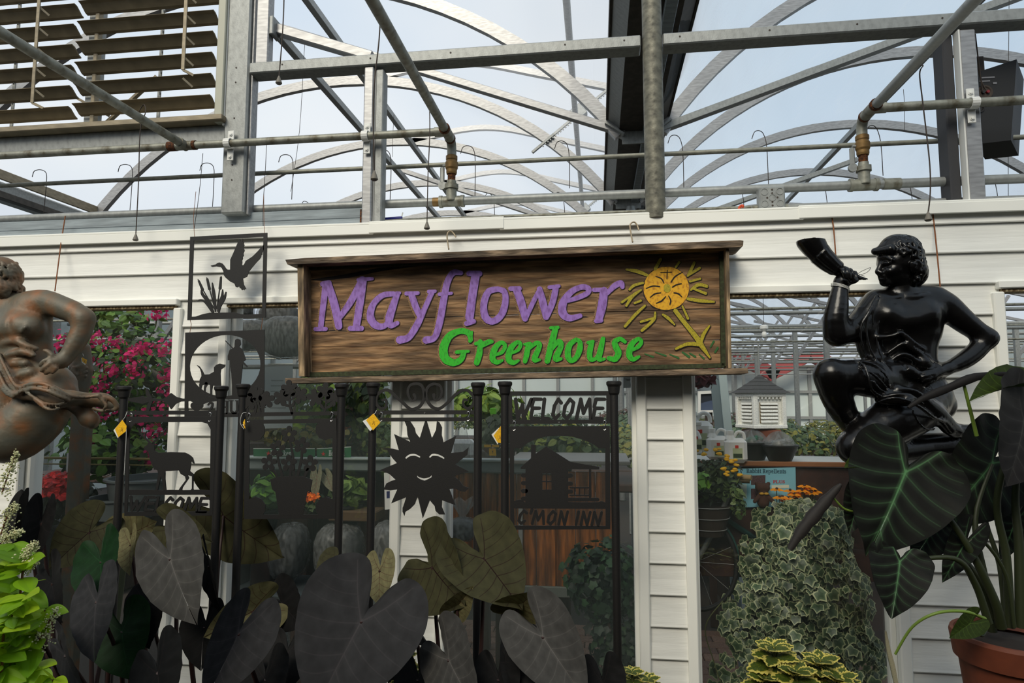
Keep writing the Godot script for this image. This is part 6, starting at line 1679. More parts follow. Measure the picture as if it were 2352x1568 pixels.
func build_plants() -> void:
	var grey := leaf_mat(Color(0.185, 0.185, 0.19), Color(0.27, 0.255, 0.26), 91, 0.3, 0.6, 0.65, Color(0, 0, 0), 0.6)
	var pale := leaf_mat(Color(0.265, 0.26, 0.25), Color(0.40, 0.385, 0.37), 92, 0.3, 0.6, 0.7, Color(0, 0, 0), 0.6)
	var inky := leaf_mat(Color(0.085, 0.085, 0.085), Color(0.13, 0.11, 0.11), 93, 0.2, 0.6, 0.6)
	var olive := leaf_mat(Color(0.235, 0.23, 0.15), Color(0.10, 0.035, 0.04), 94, 0.0, 0.55, 0.7, Color(0.25, 0.25, 0.14))
	var tan := leaf_mat(Color(0.42, 0.40, 0.28), Color(0.2, 0.07, 0.06), 95, 0.0, 0.55, 0.7, Color(0.4, 0.4, 0.26))
	var green := leaf_mat(Color(0.07, 0.18, 0.07), Color(0.10, 0.22, 0.11), 96, 0.3, 0.7, 0.5)
	var stem := mat(Color(0.20, 0.12, 0.105), 0.6)
	var plants := [
		["leftmost dark elephant ear plant, below the bronze statue", Vector3(-1.817, .122, .5)],
		["dark elephant ear plant with a large grey leaf before the deer panel", Vector3(-1.347, .221, .6)],
		["dark elephant ear plant below the flowerpot panel, with a pale folded underside", Vector3(-1.026, .307, .7)],
		["dark elephant ear plant with the largest leaf of all, below the sun panel", Vector3(-.706, .364, .75)],
		["dark elephant ear plant with raised red-veined leaves below the sun panel", Vector3(-.397, .388, .75)],
		["dark elephant ear plant with a pale grey leaf before the cabin stand", Vector3(-.125, .41, .75)]]
	var roots := []
	for q in plants:
		q[1].y = 0.0
		roots.append(thing("elephant_ear", q[1], q[0], "plant", "dark elephant ears along the wall"))
	# plant, stalk joint, tip, half width, material, cup, ripple, droop, fold, roll
	var list := [
		[3, Vector3(-.632, 1.01, .95), Vector3(-.72, .818, 1.06), .184, grey, 0.05, 0.015, 0.10, 0.10, 0.12],
		[1, Vector3(-1.296, 1.117, .8), Vector3(-1.156, .965, .9), .114, pale, -0.03, 0.012, 0.12, 0.04, -0.15],
		[4, Vector3(-.386, .935, .98), Vector3(-.296, .861, 1.1), .103, pale, 0.0, 0.012, 0.10, 0.06, 0.2],
		[5, Vector3(-.145, .996, .96), Vector3(-.036, .884, 1.05), .098, pale, 0.02, 0.012, 0.08, 0.08, -0.1],
		[0, Vector3(-1.494, .997, .85), Vector3(-1.424, .866, .95), .099, grey, 0.0, 0.012, 0.10, 0.05, 0.1],
		[1, Vector3(-1.179, .869, 1), Vector3(-1.086, .773, 1.1), .105, inky, 0.0, 0.012, 0.10, 0.05, 0.0],
		[0, Vector3(-1.499, .88, .95), Vector3(-1.361, .808, 1.05), .069, grey, 0.0, 0.012, 0.10, 0.05, 0.3],
		[2, Vector3(-.941, .988, 1.02), Vector3(-.978, .841, 1.1), .089, grey, 0.05, 0.01, 0.10, 0.25, -0.7],
		[2, Vector3(-.971, .975, .72), Vector3(-.882, .927, .78), .083, inky, 0.0, 0.012, 0.1, 0.05, 0.0],
		[0, Vector3(-1.575, 1.085, .74), Vector3(-1.501, .965, .82), .111, green, 0.02, 0.015, 0.1, 0.12, 0.1],
		[4, Vector3(-.513, 1.083, .66), Vector3(-.401, 1.017, .8), .151, olive, 0.05, 0.02, 0.15, 0.08, 0.1],
		[4, Vector3(-.343, 1.123, .7), Vector3(-.219, 1.026, .82), .136, olive, 0.05, 0.02, 0.12, 0.2, -0.45],
		[5, Vector3(-.235, 1.009, .78), Vector3(-.178, 1.065, .84), .072, tan, 0.05, 0.012, 0.1, 0.1, 0.4],
		[2, Vector3(-1.033, .967, .78), Vector3(-1.138, .909, .86), .086, tan, 0.05, 0.012, 0.12, 0.15, -0.3],
		[2, Vector3(-1.458, 1.147, .25), Vector3(-1.198, .999, .3), .164, olive, 0.03, 0.012, 0.1, 0.05, 0.1],
		[0, Vector3(-1.88, 1.054, .24), Vector3(-1.719, 1.123, .3), .098, tan, 0.0, 0.012, 0.1, 0.05, 0.0],
		[0, Vector3(-1.906, 1.102, .4), Vector3(-1.979, .991, .5), .108, olive, 0.05, 0.012, 0.1, 0.08, -0.2],
		[1, Vector3(-1.567, 1.113, .62), Vector3(-1.528, 1.03, .68), .044, tan, 0.0, 0.012, 0.1, 0.2, 0.0],
		[1, Vector3(-1.444, 1.16, .56), Vector3(-1.287, 1.128, .62), .078, olive, 0.0, 0.012, 0.1, 0.05, 0.0],
		[1, Vector3(-1.23, 1.073, .7), Vector3(-1.158, .941, .76), .05, inky, 0.0, 0.012, 0.1, 0.1, 0.5],
		[4, Vector3(-.517, .987, .84), Vector3(-.463, .929, .9), .044, pale, 0.0, 0.012, 0.1, 0.3, 0.6],
		[4, Vector3(-.412, 1, .76), Vector3(-.36, 1.065, .8), .043, tan, 0.0, 0.012, 0.1, 0.2, 0.2],
		[5, Vector3(-.209, .924, .9), Vector3(-.209, .831, 1), .06, inky, 0.0, 0.012, 0.1, 0.1, -0.2],
		[0, Vector3(-2.033, 1.177, .55), Vector3(-2.024, 1.022, .6), .062, inky, 0.0, 0.012, 0.1, 0.3, 0.5],
		[0, Vector3(-1.943, 1.169, .58), Vector3(-1.936, 1.016, .62), .052, inky, 0.0, 0.012, 0.1, 0.3, -0.5],
		[3, Vector3(-.872, 1.047, .55), Vector3(-.897, .976, .6), .064, olive, 0.0, 0.012, 0.1, 0.05, 0.0],
		[3, Vector3(-.668, 1.078, .7), Vector3(-.652, .993, .76), .053, tan, 0.0, 0.012, 0.1, 0.05, 0.0],
		[3, Vector3(-.911, .859, .8), Vector3(-.904, .763, .86), .089, inky, 0.0, 0.012, 0.1, 0.05, 0.0],
		[0, Vector3(-1.83, .879, .72), Vector3(-1.716, .781, .8), .093, inky, 0.0, 0.012, 0.1, 0.1, 0.2],
		[0, Vector3(-1.505, .867, .72), Vector3(-1.436, .749, .78), .111, green, 0.0, 0.012, 0.1, 0.1, -0.2],
		[1, Vector3(-1.212, .9, .74), Vector3(-1.189, .795, .8), .094, inky, 0.0, 0.012, 0.1, 0.1, 0.2],
		[2, Vector3(-.924, .825, .9), Vector3(-.89, .727, .98), .097, inky, 0.0, 0.012, 0.1, 0.1, 0.2],
		[3, Vector3(-.62, .881, .72), Vector3(-.58, .779, .8), .091, inky, 0.0, 0.012, 0.1, 0.1, 0.2],
		[4, Vector3(-.5, .831, .86), Vector3(-.493, .745, .92), .072, inky, 0.0, 0.012, 0.1, 0.1, 0.2],
		[5, Vector3(-.263, .877, .94), Vector3(-.248, .777, 1), .068, inky, 0.0, 0.012, 0.1, 0.1, 0.2],
		[5, Vector3(.006, .864, .9), Vector3(.02, .765, .96), .068, inky, 0.0, 0.012, 0.1, 0.1, 0.2],
		[0, Vector3(-1.85, .975, .62), Vector3(-1.754, .876, .7), .104, inky, 0.0, 0.012, 0.1, 0.1, 0.2],
		[1, Vector3(-1.463, .931, .66), Vector3(-1.42, .817, .72), .1, inky, 0.0, 0.012, 0.1, 0.1, 0.2]]
	var k := 0
	for l in list:
		var p: Node3D = roots[l[0]]
		var lf := obj("leaf", leaf_mesh(l[1], l[2], l[3], l[5], l[6], l[7], l[8], l[9], k), l[4], p)
		var b: Vector3 = p.position + Vector3(0.05 * sin(k * 2.1), 0.0, 0.05 * cos(k * 2.1))
		var mid: Vector3 = (l[1] + b) / 2.0 + Vector3((l[1].x - b.x) * 0.25, 0.12, -0.04)
		obj("stalk", stalk([b, mid, l[1]], 0.011, 0.0045), stem, p)
		k += 1
	build_taro()
	build_shrub()
	build_coleus()


func build_taro() -> void:
	var dark := leaf_mat(Color(0.085, 0.09, 0.08), Color(0.30, 0.46, 0.30), 101, 0.3, 0.8, 0.55, Color(0, 0, 0), 1.1)
	var slate := leaf_mat(Color(0.125, 0.12, 0.12), Color(0.26, 0.26, 0.25), 102, 0.2, 0.6, 0.55, Color(0, 0, 0), 0.6)
	var lime := leaf_mat(Color(0.17, 0.22, 0.07), Color(0.26, 0.34, 0.12), 103, 0.3, 0.8, 0.55, Color(0.3, 0.4, 0.1))
	var cream := leaf_mat(Color(0.62, 0.60, 0.50), Color(0.5, 0.5, 0.38), 104, 0.1, 0.7, 0.6)
	var stem := mat(Color(0.15, 0.18, 0.085), 0.55)
	var lstem := mat(Color(0.42, 0.52, 0.20), 0.5)
	var base: Vector3 = Vector3(1.204, .907, .52)
	var t := thing("potted_taro", Vector3(base.x, base.y - 0.34, base.z), "large potted elephant ear with dark green-veined leaves in a terracotta pot", "potted plant")
	obj("pot", Geo.new().lathe(base - Vector3(0, 0.34, 0), [Vector2(0, 0), Vector2(0.105, 0), Vector2(0.11, 0.01), Vector2(0.138, 0.27), Vector2(0.15, 0.272), Vector2(0.158, 0.335), Vector2(0.155, 0.345), Vector2(0.145, 0.345), Vector2(0.142, 0.33), Vector2(0.13, 0.32)], 40), mat(Color(0.46, 0.23, 0.14), 0.6, 0.0, noise_tex(105, 0.02, [[0.0, g(0.8)], [1.0, g(1.0)]]), Vector3(4, 4, 4)), t)
	obj("soil", Geo.new().lathe(base - Vector3(0, 0.03, 0), [Vector2(0.141, 0), Vector2(0.08, 0.012), Vector2(0, 0.02)], 24), mat(Color(0.10, 0.07, 0.05), 0.95), t)
	var list := [
		[Vector3(.891, 1.389, .62), Vector3(.758, 1.165, .7), .168, dark, 0.04, 0.022, 0.12, 0.04, 0.1, 0.62],
		[Vector3(1.213, 1.403, .46), Vector3(1.029, 1.227, .54), .159, dark, 0.02, 0.02, 0.1, 0.06, -0.2, 0.7],
		[Vector3(1.205, 1.541, .64), Vector3(1.111, 1.369, .74), .13, slate, 0.05, 0.014, 0.1, 0.08, -0.25],
		[Vector3(.837, 1.146, .68), Vector3(.79, 1.01, .74), .086, dark, 0.02, 0.02, 0.12, 0.06, 0.15, 0.5],
		[Vector3(1.016, 1.21, .5), Vector3(.925, 1.12, .56), .069, dark, 0.0, 0.012, 0.1, 0.1, 0.2],
		[Vector3(1.059, 1.181, .58), Vector3(.975, 1.081, .62), .046, dark, 0.0, 0.012, 0.1, 0.2, 0.5],
		[Vector3(1.02, .98, .66), Vector3(.951, .953, .7), .036, lime, 0.0, 0.012, 0.1, 0.15, 0.3],
		[Vector3(.762, 1.301, .6), Vector3(.722, 1.213, .64), .044, dark, 0.0, 0.012, 0.1, 0.2, 0.3],
		[Vector3(1.299, 1.214, .4), Vector3(1.22, 1.105, .46), .047, dark, 0.0, 0.012, 0.1, 0.3, 0.5],
		[Vector3(1.209, 1.632, .6), Vector3(1.056, 1.63, .68), .059, lime, 0.05, 0.012, 0.25, 0.25, 1.15],
		[Vector3(.77, 1.413, .6), Vector3(.721, 1.411, .64), .026, lime, 0.0, 0.012, 0.2, 0.1, 0.9]]
	var k := 40
	for l in list:
		obj("leaf", leaf_mesh(l[0], l[1], l[2], l[4], l[5], l[6], l[7], l[8], k, l[9] if l.size() > 9 else 1.0), l[3], t)
		k += 1
	# a rolled young leaf, a shrivelled one, a pale hanging one
	var spear := curve([Vector3(.916, 1.576, .6), Vector3(.958, 1.603, .6), Vector3(1.032, 1.635, .6), Vector3(1.105, 1.666, .6), Vector3(1.188, 1.674, .58), Vector3(1.224, 1.676, .57)], 4)
	var rr := []
	for i in spear.size(): rr.append(0.004 + 0.017 * sin(PI * minf(1.0, (i + 1.0) / spear.size())) * (1.0 + 0.12 * sin(i * 1.3)))
	obj("rolled_leaf", Geo.new().tube(spear, rr, 12, true, 0.6), slate, t)
	var sh := curve([Vector3(.548, 1.167, .66), Vector3(.581, 1.219, .66), Vector3(.622, 1.27, .66), Vector3(.663, 1.32, .66), Vector3(.697, 1.356, .66)], 4)
	rr = []
	for i in sh.size(): rr.append(0.006 + 0.019 * sin(PI * minf(1.0, (i + 1.0) / sh.size())) * (1.0 + 0.15 * sin(i * 1.9)))
	obj("shrivelled_leaf", Geo.new().tube(sh, rr, 12, true, 0.7), mat(Color(0.13, 0.10, 0.08), 0.7, 0.0, noise_tex(106, 0.06, [[0.0, g(0.5)], [1.0, g(1.0)]]), Vector3(8, 8, 8)), t)
	var ph := curve([Vector3(.814, .938, .62), Vector3(.819, .888, .62), Vector3(.828, .84, .62), Vector3(.837, .781, .62)], 4)
	rr = []
	for i in ph.size(): rr.append(0.002 + 0.011 * sin(PI * minf(1.0, (i + 1.0) / (ph.size() + 4.0))))
	obj("hanging_leaf", Geo.new().tube(ph, rr, 10, true, 0.5), cream, t)
	for s in [
		[[Vector3(1.154, .943, .56), Vector3(1.13, 1.021, .58), Vector3(1.069, 1.153, .6), Vector3(1.002, 1.268, .6), Vector3(.895, 1.385, .61)], 0.015, 0.006, stem],
		[[Vector3(1.151, .917, .52), Vector3(1.139, 1.067, .52), Vector3(1.133, 1.241, .5), Vector3(1.212, 1.4, .46)], 0.013, 0.006, stem],
		[[Vector3(1.199, .925, .5), Vector3(1.204, 1.097, .48), Vector3(1.182, 1.248, .46), Vector3(1.218, 1.379, .44)], 0.009, 0.005, stem],
		[[Vector3(1.199, .931, .52), Vector3(1.202, 1.132, .52), Vector3(1.175, 1.3, .54), Vector3(1.2, 1.496, .6), Vector3(1.208, 1.538, .63)], 0.014, 0.006, stem],
		[[Vector3(1.24, .926, .5), Vector3(1.25, 1.167, .5), Vector3(1.249, 1.308, .5), Vector3(1.247, 1.493, .55)], 0.016, 0.007, stem],
		[[Vector3(1.099, .966, .6), Vector3(1.06, 1.078, .62), Vector3(.987, 1.156, .66), Vector3(.841, 1.143, .67)], 0.012, 0.005, stem],
		[[Vector3(1.149, .96, .54), Vector3(1.114, 1.071, .54), Vector3(1.08, 1.128, .52), Vector3(1.018, 1.204, .5)], 0.010, 0.005, stem],
		[[Vector3(1.08, .983, .62), Vector3(1.007, 1.012, .66), Vector3(.924, 1.01, .68), Vector3(.869, .964, .66), Vector3(.833, .878, .63)], 0.005, 0.0035, lstem],
		[[Vector3(1.194, .941, .55), Vector3(1.175, 1.091, .56), Vector3(1.106, 1.192, .58), Vector3(1.059, 1.179, .58)], 0.006, 0.004, stem],
		[[Vector3(1.12, 1.493, .56), Vector3(1.096, 1.571, .58), Vector3(1.073, 1.643, .6)], 0.006, 0.0045, lstem],
		[[Vector3(.756, 1.271, .62), Vector3(.71, 1.283, .64), Vector3(.673, 1.32, .655)], 0.0035, 0.003, lstem],
		[[Vector3(1.106, .947, .58), Vector3(1.069, .935, .62), Vector3(1.023, .976, .655)], 0.004, 0.003, stem]]:
		obj("stalk", stalk(s[0], s[1], s[2]), s[3], t)


func ovate(length: float, width: float, serr: float, cup: float, n := 10) -> ArrayMesh:
	# a small leaf lying along +y from its stalk, with a folded midrib
	var gm := Geo.new()
	for s in [-1.0, 1.0]:
		for i in n:
			var p := []
			for q in [i, i + 1]:
				var t := float(q) / n
				var w := width * pow(sin(PI * pow(t, 0.75)), 0.8) * (1.0 + serr * (1 if q % 2 else -1))
				p.append(Vector3(0, t * length, -cup * t * t * length))
				p.append(Vector3(s * w * 0.55, t * length + serr * 0.1 * length, -cup * t * t * length + width * 0.10))
				p.append(Vector3(s * w, t * length + serr * 0.25 * length * (1 if q % 2 else 0), -cup * t * t * length + width * 0.05))
			for j in 2:
				var m := Vector3(-s * 0.2, 0, 1).normalized() if j == 0 else Vector3(s * 0.1, 0, 1).normalized()
				var u := [Vector2(0.5 + s * 0.25 * j, i / float(n)), Vector2(0.5 + s * 0.25 * (j + 1), i / float(n)), Vector2(0.5 + s * 0.25 * (j + 1), (i + 1.0) / n), Vector2(0.5 + s * 0.25 * j, (i + 1.0) / n)]
				gm.tri(p[j], p[j + 1], p[j + 4], m, m, m, u[0], u[1], u[2])
				gm.tri(p[j], p[j + 4], p[j + 3], m, m, m, u[0], u[2], u[3])
	return gm.mesh()


func lay(parent: Node, called: String, m: ArrayMesh, mt: Material, p: Vector3, along: Vector3, face: Vector3, s := 1.0) -> MeshInstance3D:
	var o := MeshInstance3D.new()
	o.mesh = m
	o.material_override = mt
	o.name = called
	var y := along.normalized()
	var x := y.cross(face).normalized()
	o.transform = Transform3D(Basis(x * s, y * s, x.cross(y) * s), p - where(parent))
	parent.add_child(o, true)
	return o


func build_shrub() -> void:
	var t := thing("golden_shrub", Vector3(-1.448, .678, 1.2), "bright yellow-green shrub with feathery cream flower spikes", "shrub")
	t.position.y = 0.0
	var ms := []
	for k in 3:
		var m := mat([Color(0.46, 0.62, 0.05), Color(0.58, 0.70, 0.09), Color(0.36, 0.52, 0.06)][k], 0.55)
		m.backlight_enabled = true
		m.backlight = Color(0.7, 0.8, 0.2)
		ms.append(m)
	var sm := mat(Color(0.40, 0.24, 0.14), 0.7)
	var forms := [ovate(0.062, 0.021, 0.0, 0.25), ovate(0.05, 0.019, 0.0, 0.4), ovate(0.074, 0.023, 0.0, 0.15)]
	var stems := [
		[Vector3(-1.515, .774, 1.2), Vector3(-1.487, .986, 1.22), Vector3(-1.474, 1.11, 1.22), Vector3(-1.444, 1.242, 1.2)], [Vector3(-1.475, .726, 1.2), Vector3(-1.393, .939, 1.24), Vector3(-1.38, 1.079, 1.24), Vector3(-1.392, 1.206, 1.22)],
		[Vector3(-1.44, .728, 1.2), Vector3(-1.368, .892, 1.22), Vector3(-1.358, .993, 1.22), Vector3(-1.343, 1.088, 1.2)], [Vector3(-1.414, .7, 1.2), Vector3(-1.298, .87, 1.25), Vector3(-1.261, .954, 1.26)],
		[Vector3(-1.579, .745, 1.15), Vector3(-1.543, 1.047, 1.16), Vector3(-1.507, 1.22, 1.16)], [Vector3(-1.441, .789, 1.26), Vector3(-1.376, .956, 1.28), Vector3(-1.373, 1.063, 1.28), Vector3(-1.332, 1.14, 1.27)], [Vector3(-1.537, .752, 1.2), Vector3(-1.456, .887, 1.22), Vector3(-1.405, .99, 1.22)]]
	var q := RandomNumberGenerator.new()
	q.seed = 33
	for s in stems:
		var c := curve(s, 8)
		obj("stem", Geo.new().tube(c, 0.0028, 6), sm, t)
		for i in range(4, c.size()):
			for k in 2:
				var d := Vector3(q.randf_range(-1, 1), q.randf_range(-0.35, 0.5), q.randf_range(-0.3, 1.0)).normalized()
				var f := Vector3(q.randf_range(-0.4, 0.4), 1.0, q.randf_range(0.2, 0.9)).normalized()
				lay(t, "leaf", forms[(i + k) % 3], ms[q.randi() % 3], c[i], d, f, q.randf_range(0.75, 1.2))
	# flower spikes
	var bl := mat(Color(0.80, 0.80, 0.62), 0.7)
	bl.backlight_enabled = true
	bl.backlight = Color(0.5, 0.5, 0.35)
	var tiny := Geo.new().ball(Vector3.ZERO, Vector3(0.0024, 0.002, 0.0024), 6, 4).mesh()
	for s in [[Vector3(-1.504, 1.365, 1.18), Vector3(-1.487, 1.42, 1.18), Vector3(-1.469, 1.467, 1.18), 11], [Vector3(-1.506, 1.235, 1.18), Vector3(-1.487, 1.301, 1.18), Vector3(-1.461, 1.334, 1.18), 16], [Vector3(-1.5, 1.236, 1.18), Vector3(-1.458, 1.266, 1.19), Vector3(-1.432, 1.27, 1.19), 10], [Vector3(-1.392, 1.206, 1.22), Vector3(-1.376, 1.235, 1.22), Vector3(-1.361, 1.253, 1.22), 9], [Vector3(-1.384, 1.185, 1.22), Vector3(-1.368, 1.207, 1.22), Vector3(-1.358, 1.215, 1.22), 6], [Vector3(-1.342, 1.014, 1.22), Vector3(-1.322, 1.055, 1.22), Vector3(-1.293, 1.099, 1.22), 13], [Vector3(-1.443, 1.019, 1.22), Vector3(-1.424, 1.012, 1.22), Vector3(-1.408, 1, 1.22), 8], [Vector3(-1.498, 1.156, 1.2), Vector3(-1.477, 1.198, 1.2), Vector3(-1.456, 1.241, 1.2), 8]]:
		var c := curve([s[0], s[1], s[2]], 10)
		var mm := MultiMesh.new()
		mm.transform_format = MultiMesh.TRANSFORM_3D
		mm.mesh = tiny
		mm.instance_count = 260
		for i in 260:
			var f := q.randf()
			var p: Vector3 = c[int(f * (c.size() - 1))]
			var w: float = s[3] * 0.00115 * (1.0 - 0.75 * f)
			mm.set_instance_transform(i, Transform3D(Basis.IDENTITY.scaled(Vector3.ONE * q.randf_range(0.6, 1.2)), p + Vector3(q.randfn() * w, q.randfn() * w, q.randfn() * w) - t.position))
		var mi := MultiMeshInstance3D.new()
		mi.name = "flower_spike"
		mi.multimesh = mm
		mi.material_override = bl
		mi.set_meta("kind", "stuff")
		t.add_child(mi, true)
		obj("stem", Geo.new().tube(c, 0.0018, 5), sm, t)


func build_coleus() -> void:
	# pale edged nettle leaves
	var n := 128
	var im := Image.create(n, n, false, Image.FORMAT_RGB8)
	var no := FastNoiseLite.new()
	no.seed = 8
	no.frequency = 0.05
	for y in n:
		for x in n:
			var e := absf(x / (n / 2.0) - 1.0) + 0.28 * no.get_noise_2d(x, y) + (0.25 if y > n * 0.8 else 0.0)
			var c := Color(0.16, 0.24, 0.04).lerp(Color(0.34, 0.38, 0.05), clampf(no.get_noise_2d(x * 2, y * 2) + 0.5, 0, 1))
			im.set_pixel(x, y, Color(0.78, 0.72, 0.36) if e > 0.66 else Color(0.55, 0.52, 0.08) if e > 0.56 else c)
	var m := StandardMaterial3D.new()
	m.albedo_texture = ImageTexture.create_from_image(im)
	m.roughness = 0.6
	m.backlight_enabled = true
	m.backlight = Color(0.5, 0.5, 0.2)
	var form := ovate(0.1, 0.036, 0.12, 0.2, 14)
	var q := RandomNumberGenerator.new()
	q.seed = 12
	var spots := [["yellow edged coleus plant in front of the ivy", [Vector3(.505, .873, .62), Vector3(.633, .842, .62), Vector3(.549, .832, .68), Vector3(.47, .802, .66), Vector3(.666, .812, .66)], 7], ["small pale edged coleus tip at the foot of the cabin stand", [Vector3(.086, .855, .8), Vector3(.13, .838, .8)], 6], ["small pale edged plant among the dark leaves below the sun panel", [Vector3(-.568, .88, .78), Vector3(-.554, .832, .78)], 6]]
	for s in spots:
		var b: Vector3 = s[1][0]
		var t := thing("coleus", Vector3(b.x, 0, b.z), s[0], "plant")
		for c in s[1]:
			obj("stem", Geo.new().tube([Vector3(b.x, 0, b.z), (Vector3(b.x, 0, b.z) + c) / 2 + Vector3(0, 0.1, 0), c], 0.004, 6), M.stem_green if M.has("stem_green") else mat(Color(0.35, 0.38, 0.15), 0.6), t)
			for tier in 3:
				for k in s[2] - tier:
					var a: float = TAU * k / (s[2] - tier) + tier * 0.6 + q.randf() * 0.4
					var d := Vector3(cos(a), 0.35 - 0.25 * tier + q.randf() * 0.25, sin(a))
					lay(t, "leaf", form, m, c - Vector3(0, 0.022 * tier, 0), d, Vector3(d.x * -0.3, 1, d.z * -0.3 + 0.45), (0.55 + 0.17 * tier) * (0.6 if s[2] == 6 else 1.0))


# ---------------------------------------------------------------- what stands inside, behind the glass
func words(parent: Node, text: String, at: Vector3, width: float, high: float, m: Material, serif := true, bold := true, slant := 0.0) -> void:
	var f := SystemFont.new()
	f.font_names = PackedStringArray(["Droid Serif" if serif else "Droid Sans"])
	f.font_weight = 700 if bold else 400
	var t := TextMesh.new()
	t.text = text
	t.font = f
	t.font_size = 32
	t.pixel_size = 0.01
	t.depth = 0.01
	var b := t.get_aabb()
	var o := MeshInstance3D.new()
	o.name = "lettering"
	o.mesh = t
	o.material_override = m
	var s := Basis(Vector3(width / maxf(b.size.x, 0.01), 0, 0), Vector3(slant * high / 0.3, high / maxf(b.size.y, 0.01), 0), Vector3(0, 0, 0.1))
	o.transform = Transform3D(s, at - where(parent))
	parent.add_child(o, true)


func scatter(parent: Node, called: String, mesh: Mesh, m: Material, n: int, c: Vector3, r: Vector3, size: float, cols: Array, shell := 0.55, sd := 1, up := 0.3, top_only := false) -> void:
	var q := RandomNumberGenerator.new()
	q.seed = sd
	var mm := MultiMesh.new()
	mm.transform_format = MultiMesh.TRANSFORM_3D
	mm.use_colors = true
	mm.mesh = mesh
	mm.instance_count = n
	for i in n:
		var d := Vector3(q.randfn(), q.randfn(), q.randfn()).normalized()
		if top_only: d = Vector3(d.x, absf(d.y) * 0.8 + 0.1, absf(d.z) * 0.8 + 0.1).normalized()
		var f := lerpf(shell, 1.0, sqrt(q.randf()))
		f *= 0.9 + 0.16 * sin(d.x * 7.0 + sd) * cos(d.y * 6.0 + d.z * 5.0)
		var p := c + d * r * f
		var face := (d + Vector3(q.randfn() * 0.45, up + q.randfn() * 0.45, 0.25 + q.randfn() * 0.45)).normalized()
		var y := (Vector3(q.randfn(), q.randfn() - 0.6, q.randfn())).cross(face).normalized()
		var x := y.cross(face)
		var s := size * q.randf_range(0.7, 1.25)
		mm.set_instance_transform(i, Transform3D(Basis(x * s, y * s, face * s), p - where(parent)))
		var k: Color = cols[q.randi() % cols.size()]
		mm.set_instance_color(i, k.srgb_to_linear() * q.randf_range(1.2, 2.0))
	var o := MultiMeshInstance3D.new()
	o.name = called
	o.multimesh = mm
	o.material_override = m
	o.set_meta("kind", "stuff")
	parent.add_child(o, true)


func blade_mesh(w: float, bend := 0.25) -> ArrayMesh:
	return ovate(1.0, w, 0.0, bend, 4)


func ivy_mesh() -> ArrayMesh:
	# a five lobed ivy blade of unit size, in the xy plane
	var o := [Vector2(0, 1.0), Vector2(0.22, 0.74), Vector2(0.38, 0.56), Vector2(0.66, 0.52), Vector2(0.60, 0.26), Vector2(0.56, 0.02), Vector2(0.50, -0.20), Vector2(0.22, -0.20), Vector2(0.0, -0.08)]
	var all := []
	for p in o: all.append(p)
	for i in range(o.size() - 2, 0, -1): all.append(Vector2(-o[i].x, o[i].y))
	var gm := Geo.new()
	var c := Vector2(0, 0.22)
	for i in all.size():
		var a: Vector2 = all[i]
		var b: Vector2 = all[(i + 1) % all.size()]
		var ma := c.lerp(a, 0.7)
		var mb := c.lerp(b, 0.7)
		var h := func(p: Vector2) -> Vector3: return Vector3(p.x, p.y, -0.16 * p.length_squared() + 0.08 * absf(p.x))
		var uv := func(t: float, k: int) -> Vector2: return Vector2(t, k / 16.0)
		var n := Vector3(a.x * 0.2, a.y * 0.2, 1).normalized()
		gm.tri(h.call(c), h.call(ma), h.call(mb), n, n, n, uv.call(0.0, i), uv.call(0.7, i), uv.call(0.7, i + 1))
		gm.tri(h.call(ma), h.call(a), h.call(b), n, n, n, uv.call(0.7, i), uv.call(1.0, i), uv.call(1.0, i + 1))
		gm.tri(h.call(ma), h.call(b), h.call(mb), n, n, n, uv.call(0.7, i), uv.call(1.0, i + 1), uv.call(0.7, i + 1))
	return gm.mesh()


func build_inside() -> void:
	M.leafy = mat(Color(1, 1, 1), 0.55)
	M.leafy.vertex_color_use_as_albedo = true
	M.leafy.backlight_enabled = true
	M.leafy.backlight = Color(0.6, 0.6, 0.5)
	M.petal = mat(Color(1, 1, 1), 0.6)
	M.petal.vertex_color_use_as_albedo = true
	M.petal.backlight_enabled = true
	M.petal.backlight = Color(0.8, 0.8, 0.8)
	M.darkwood = mat(Color(0.26, 0.17, 0.13), 0.7, 0.0, noise_tex(121, 0.02, [[0.0, g(0.6)], [1.0, g(1.0)]], 4), Vector3(3, 1, 3))
	M.stem_green = mat(Color(0.30, 0.32, 0.16), 0.7)
	var wrap := mat(Color(0.62, 0.63, 0.62, 0.42), 0.3)
	wrap.transparency = BaseMaterial3D.TRANSPARENCY_ALPHA
	wrap.albedo_texture = noise_tex(122, 0.05, [[0.0, Color(0.7, 0.7, 0.7, 0.45)], [0.5, Color(0.9, 0.9, 0.9, 0.8)], [0.62, Color(1, 1, 1, 1.0)], [1.0, Color(1, 1, 1, 1.0)]], 5)
	wrap.uv1_triplanar = true
	wrap.uv1_world_triplanar = true
	wrap.uv1_scale = Vector3(4, 1.5, 4)
	M.wrap = wrap
	build_far()
	build_bay_left()
	build_bay_middle()
	build_bay_wood()
	build_bay_right()


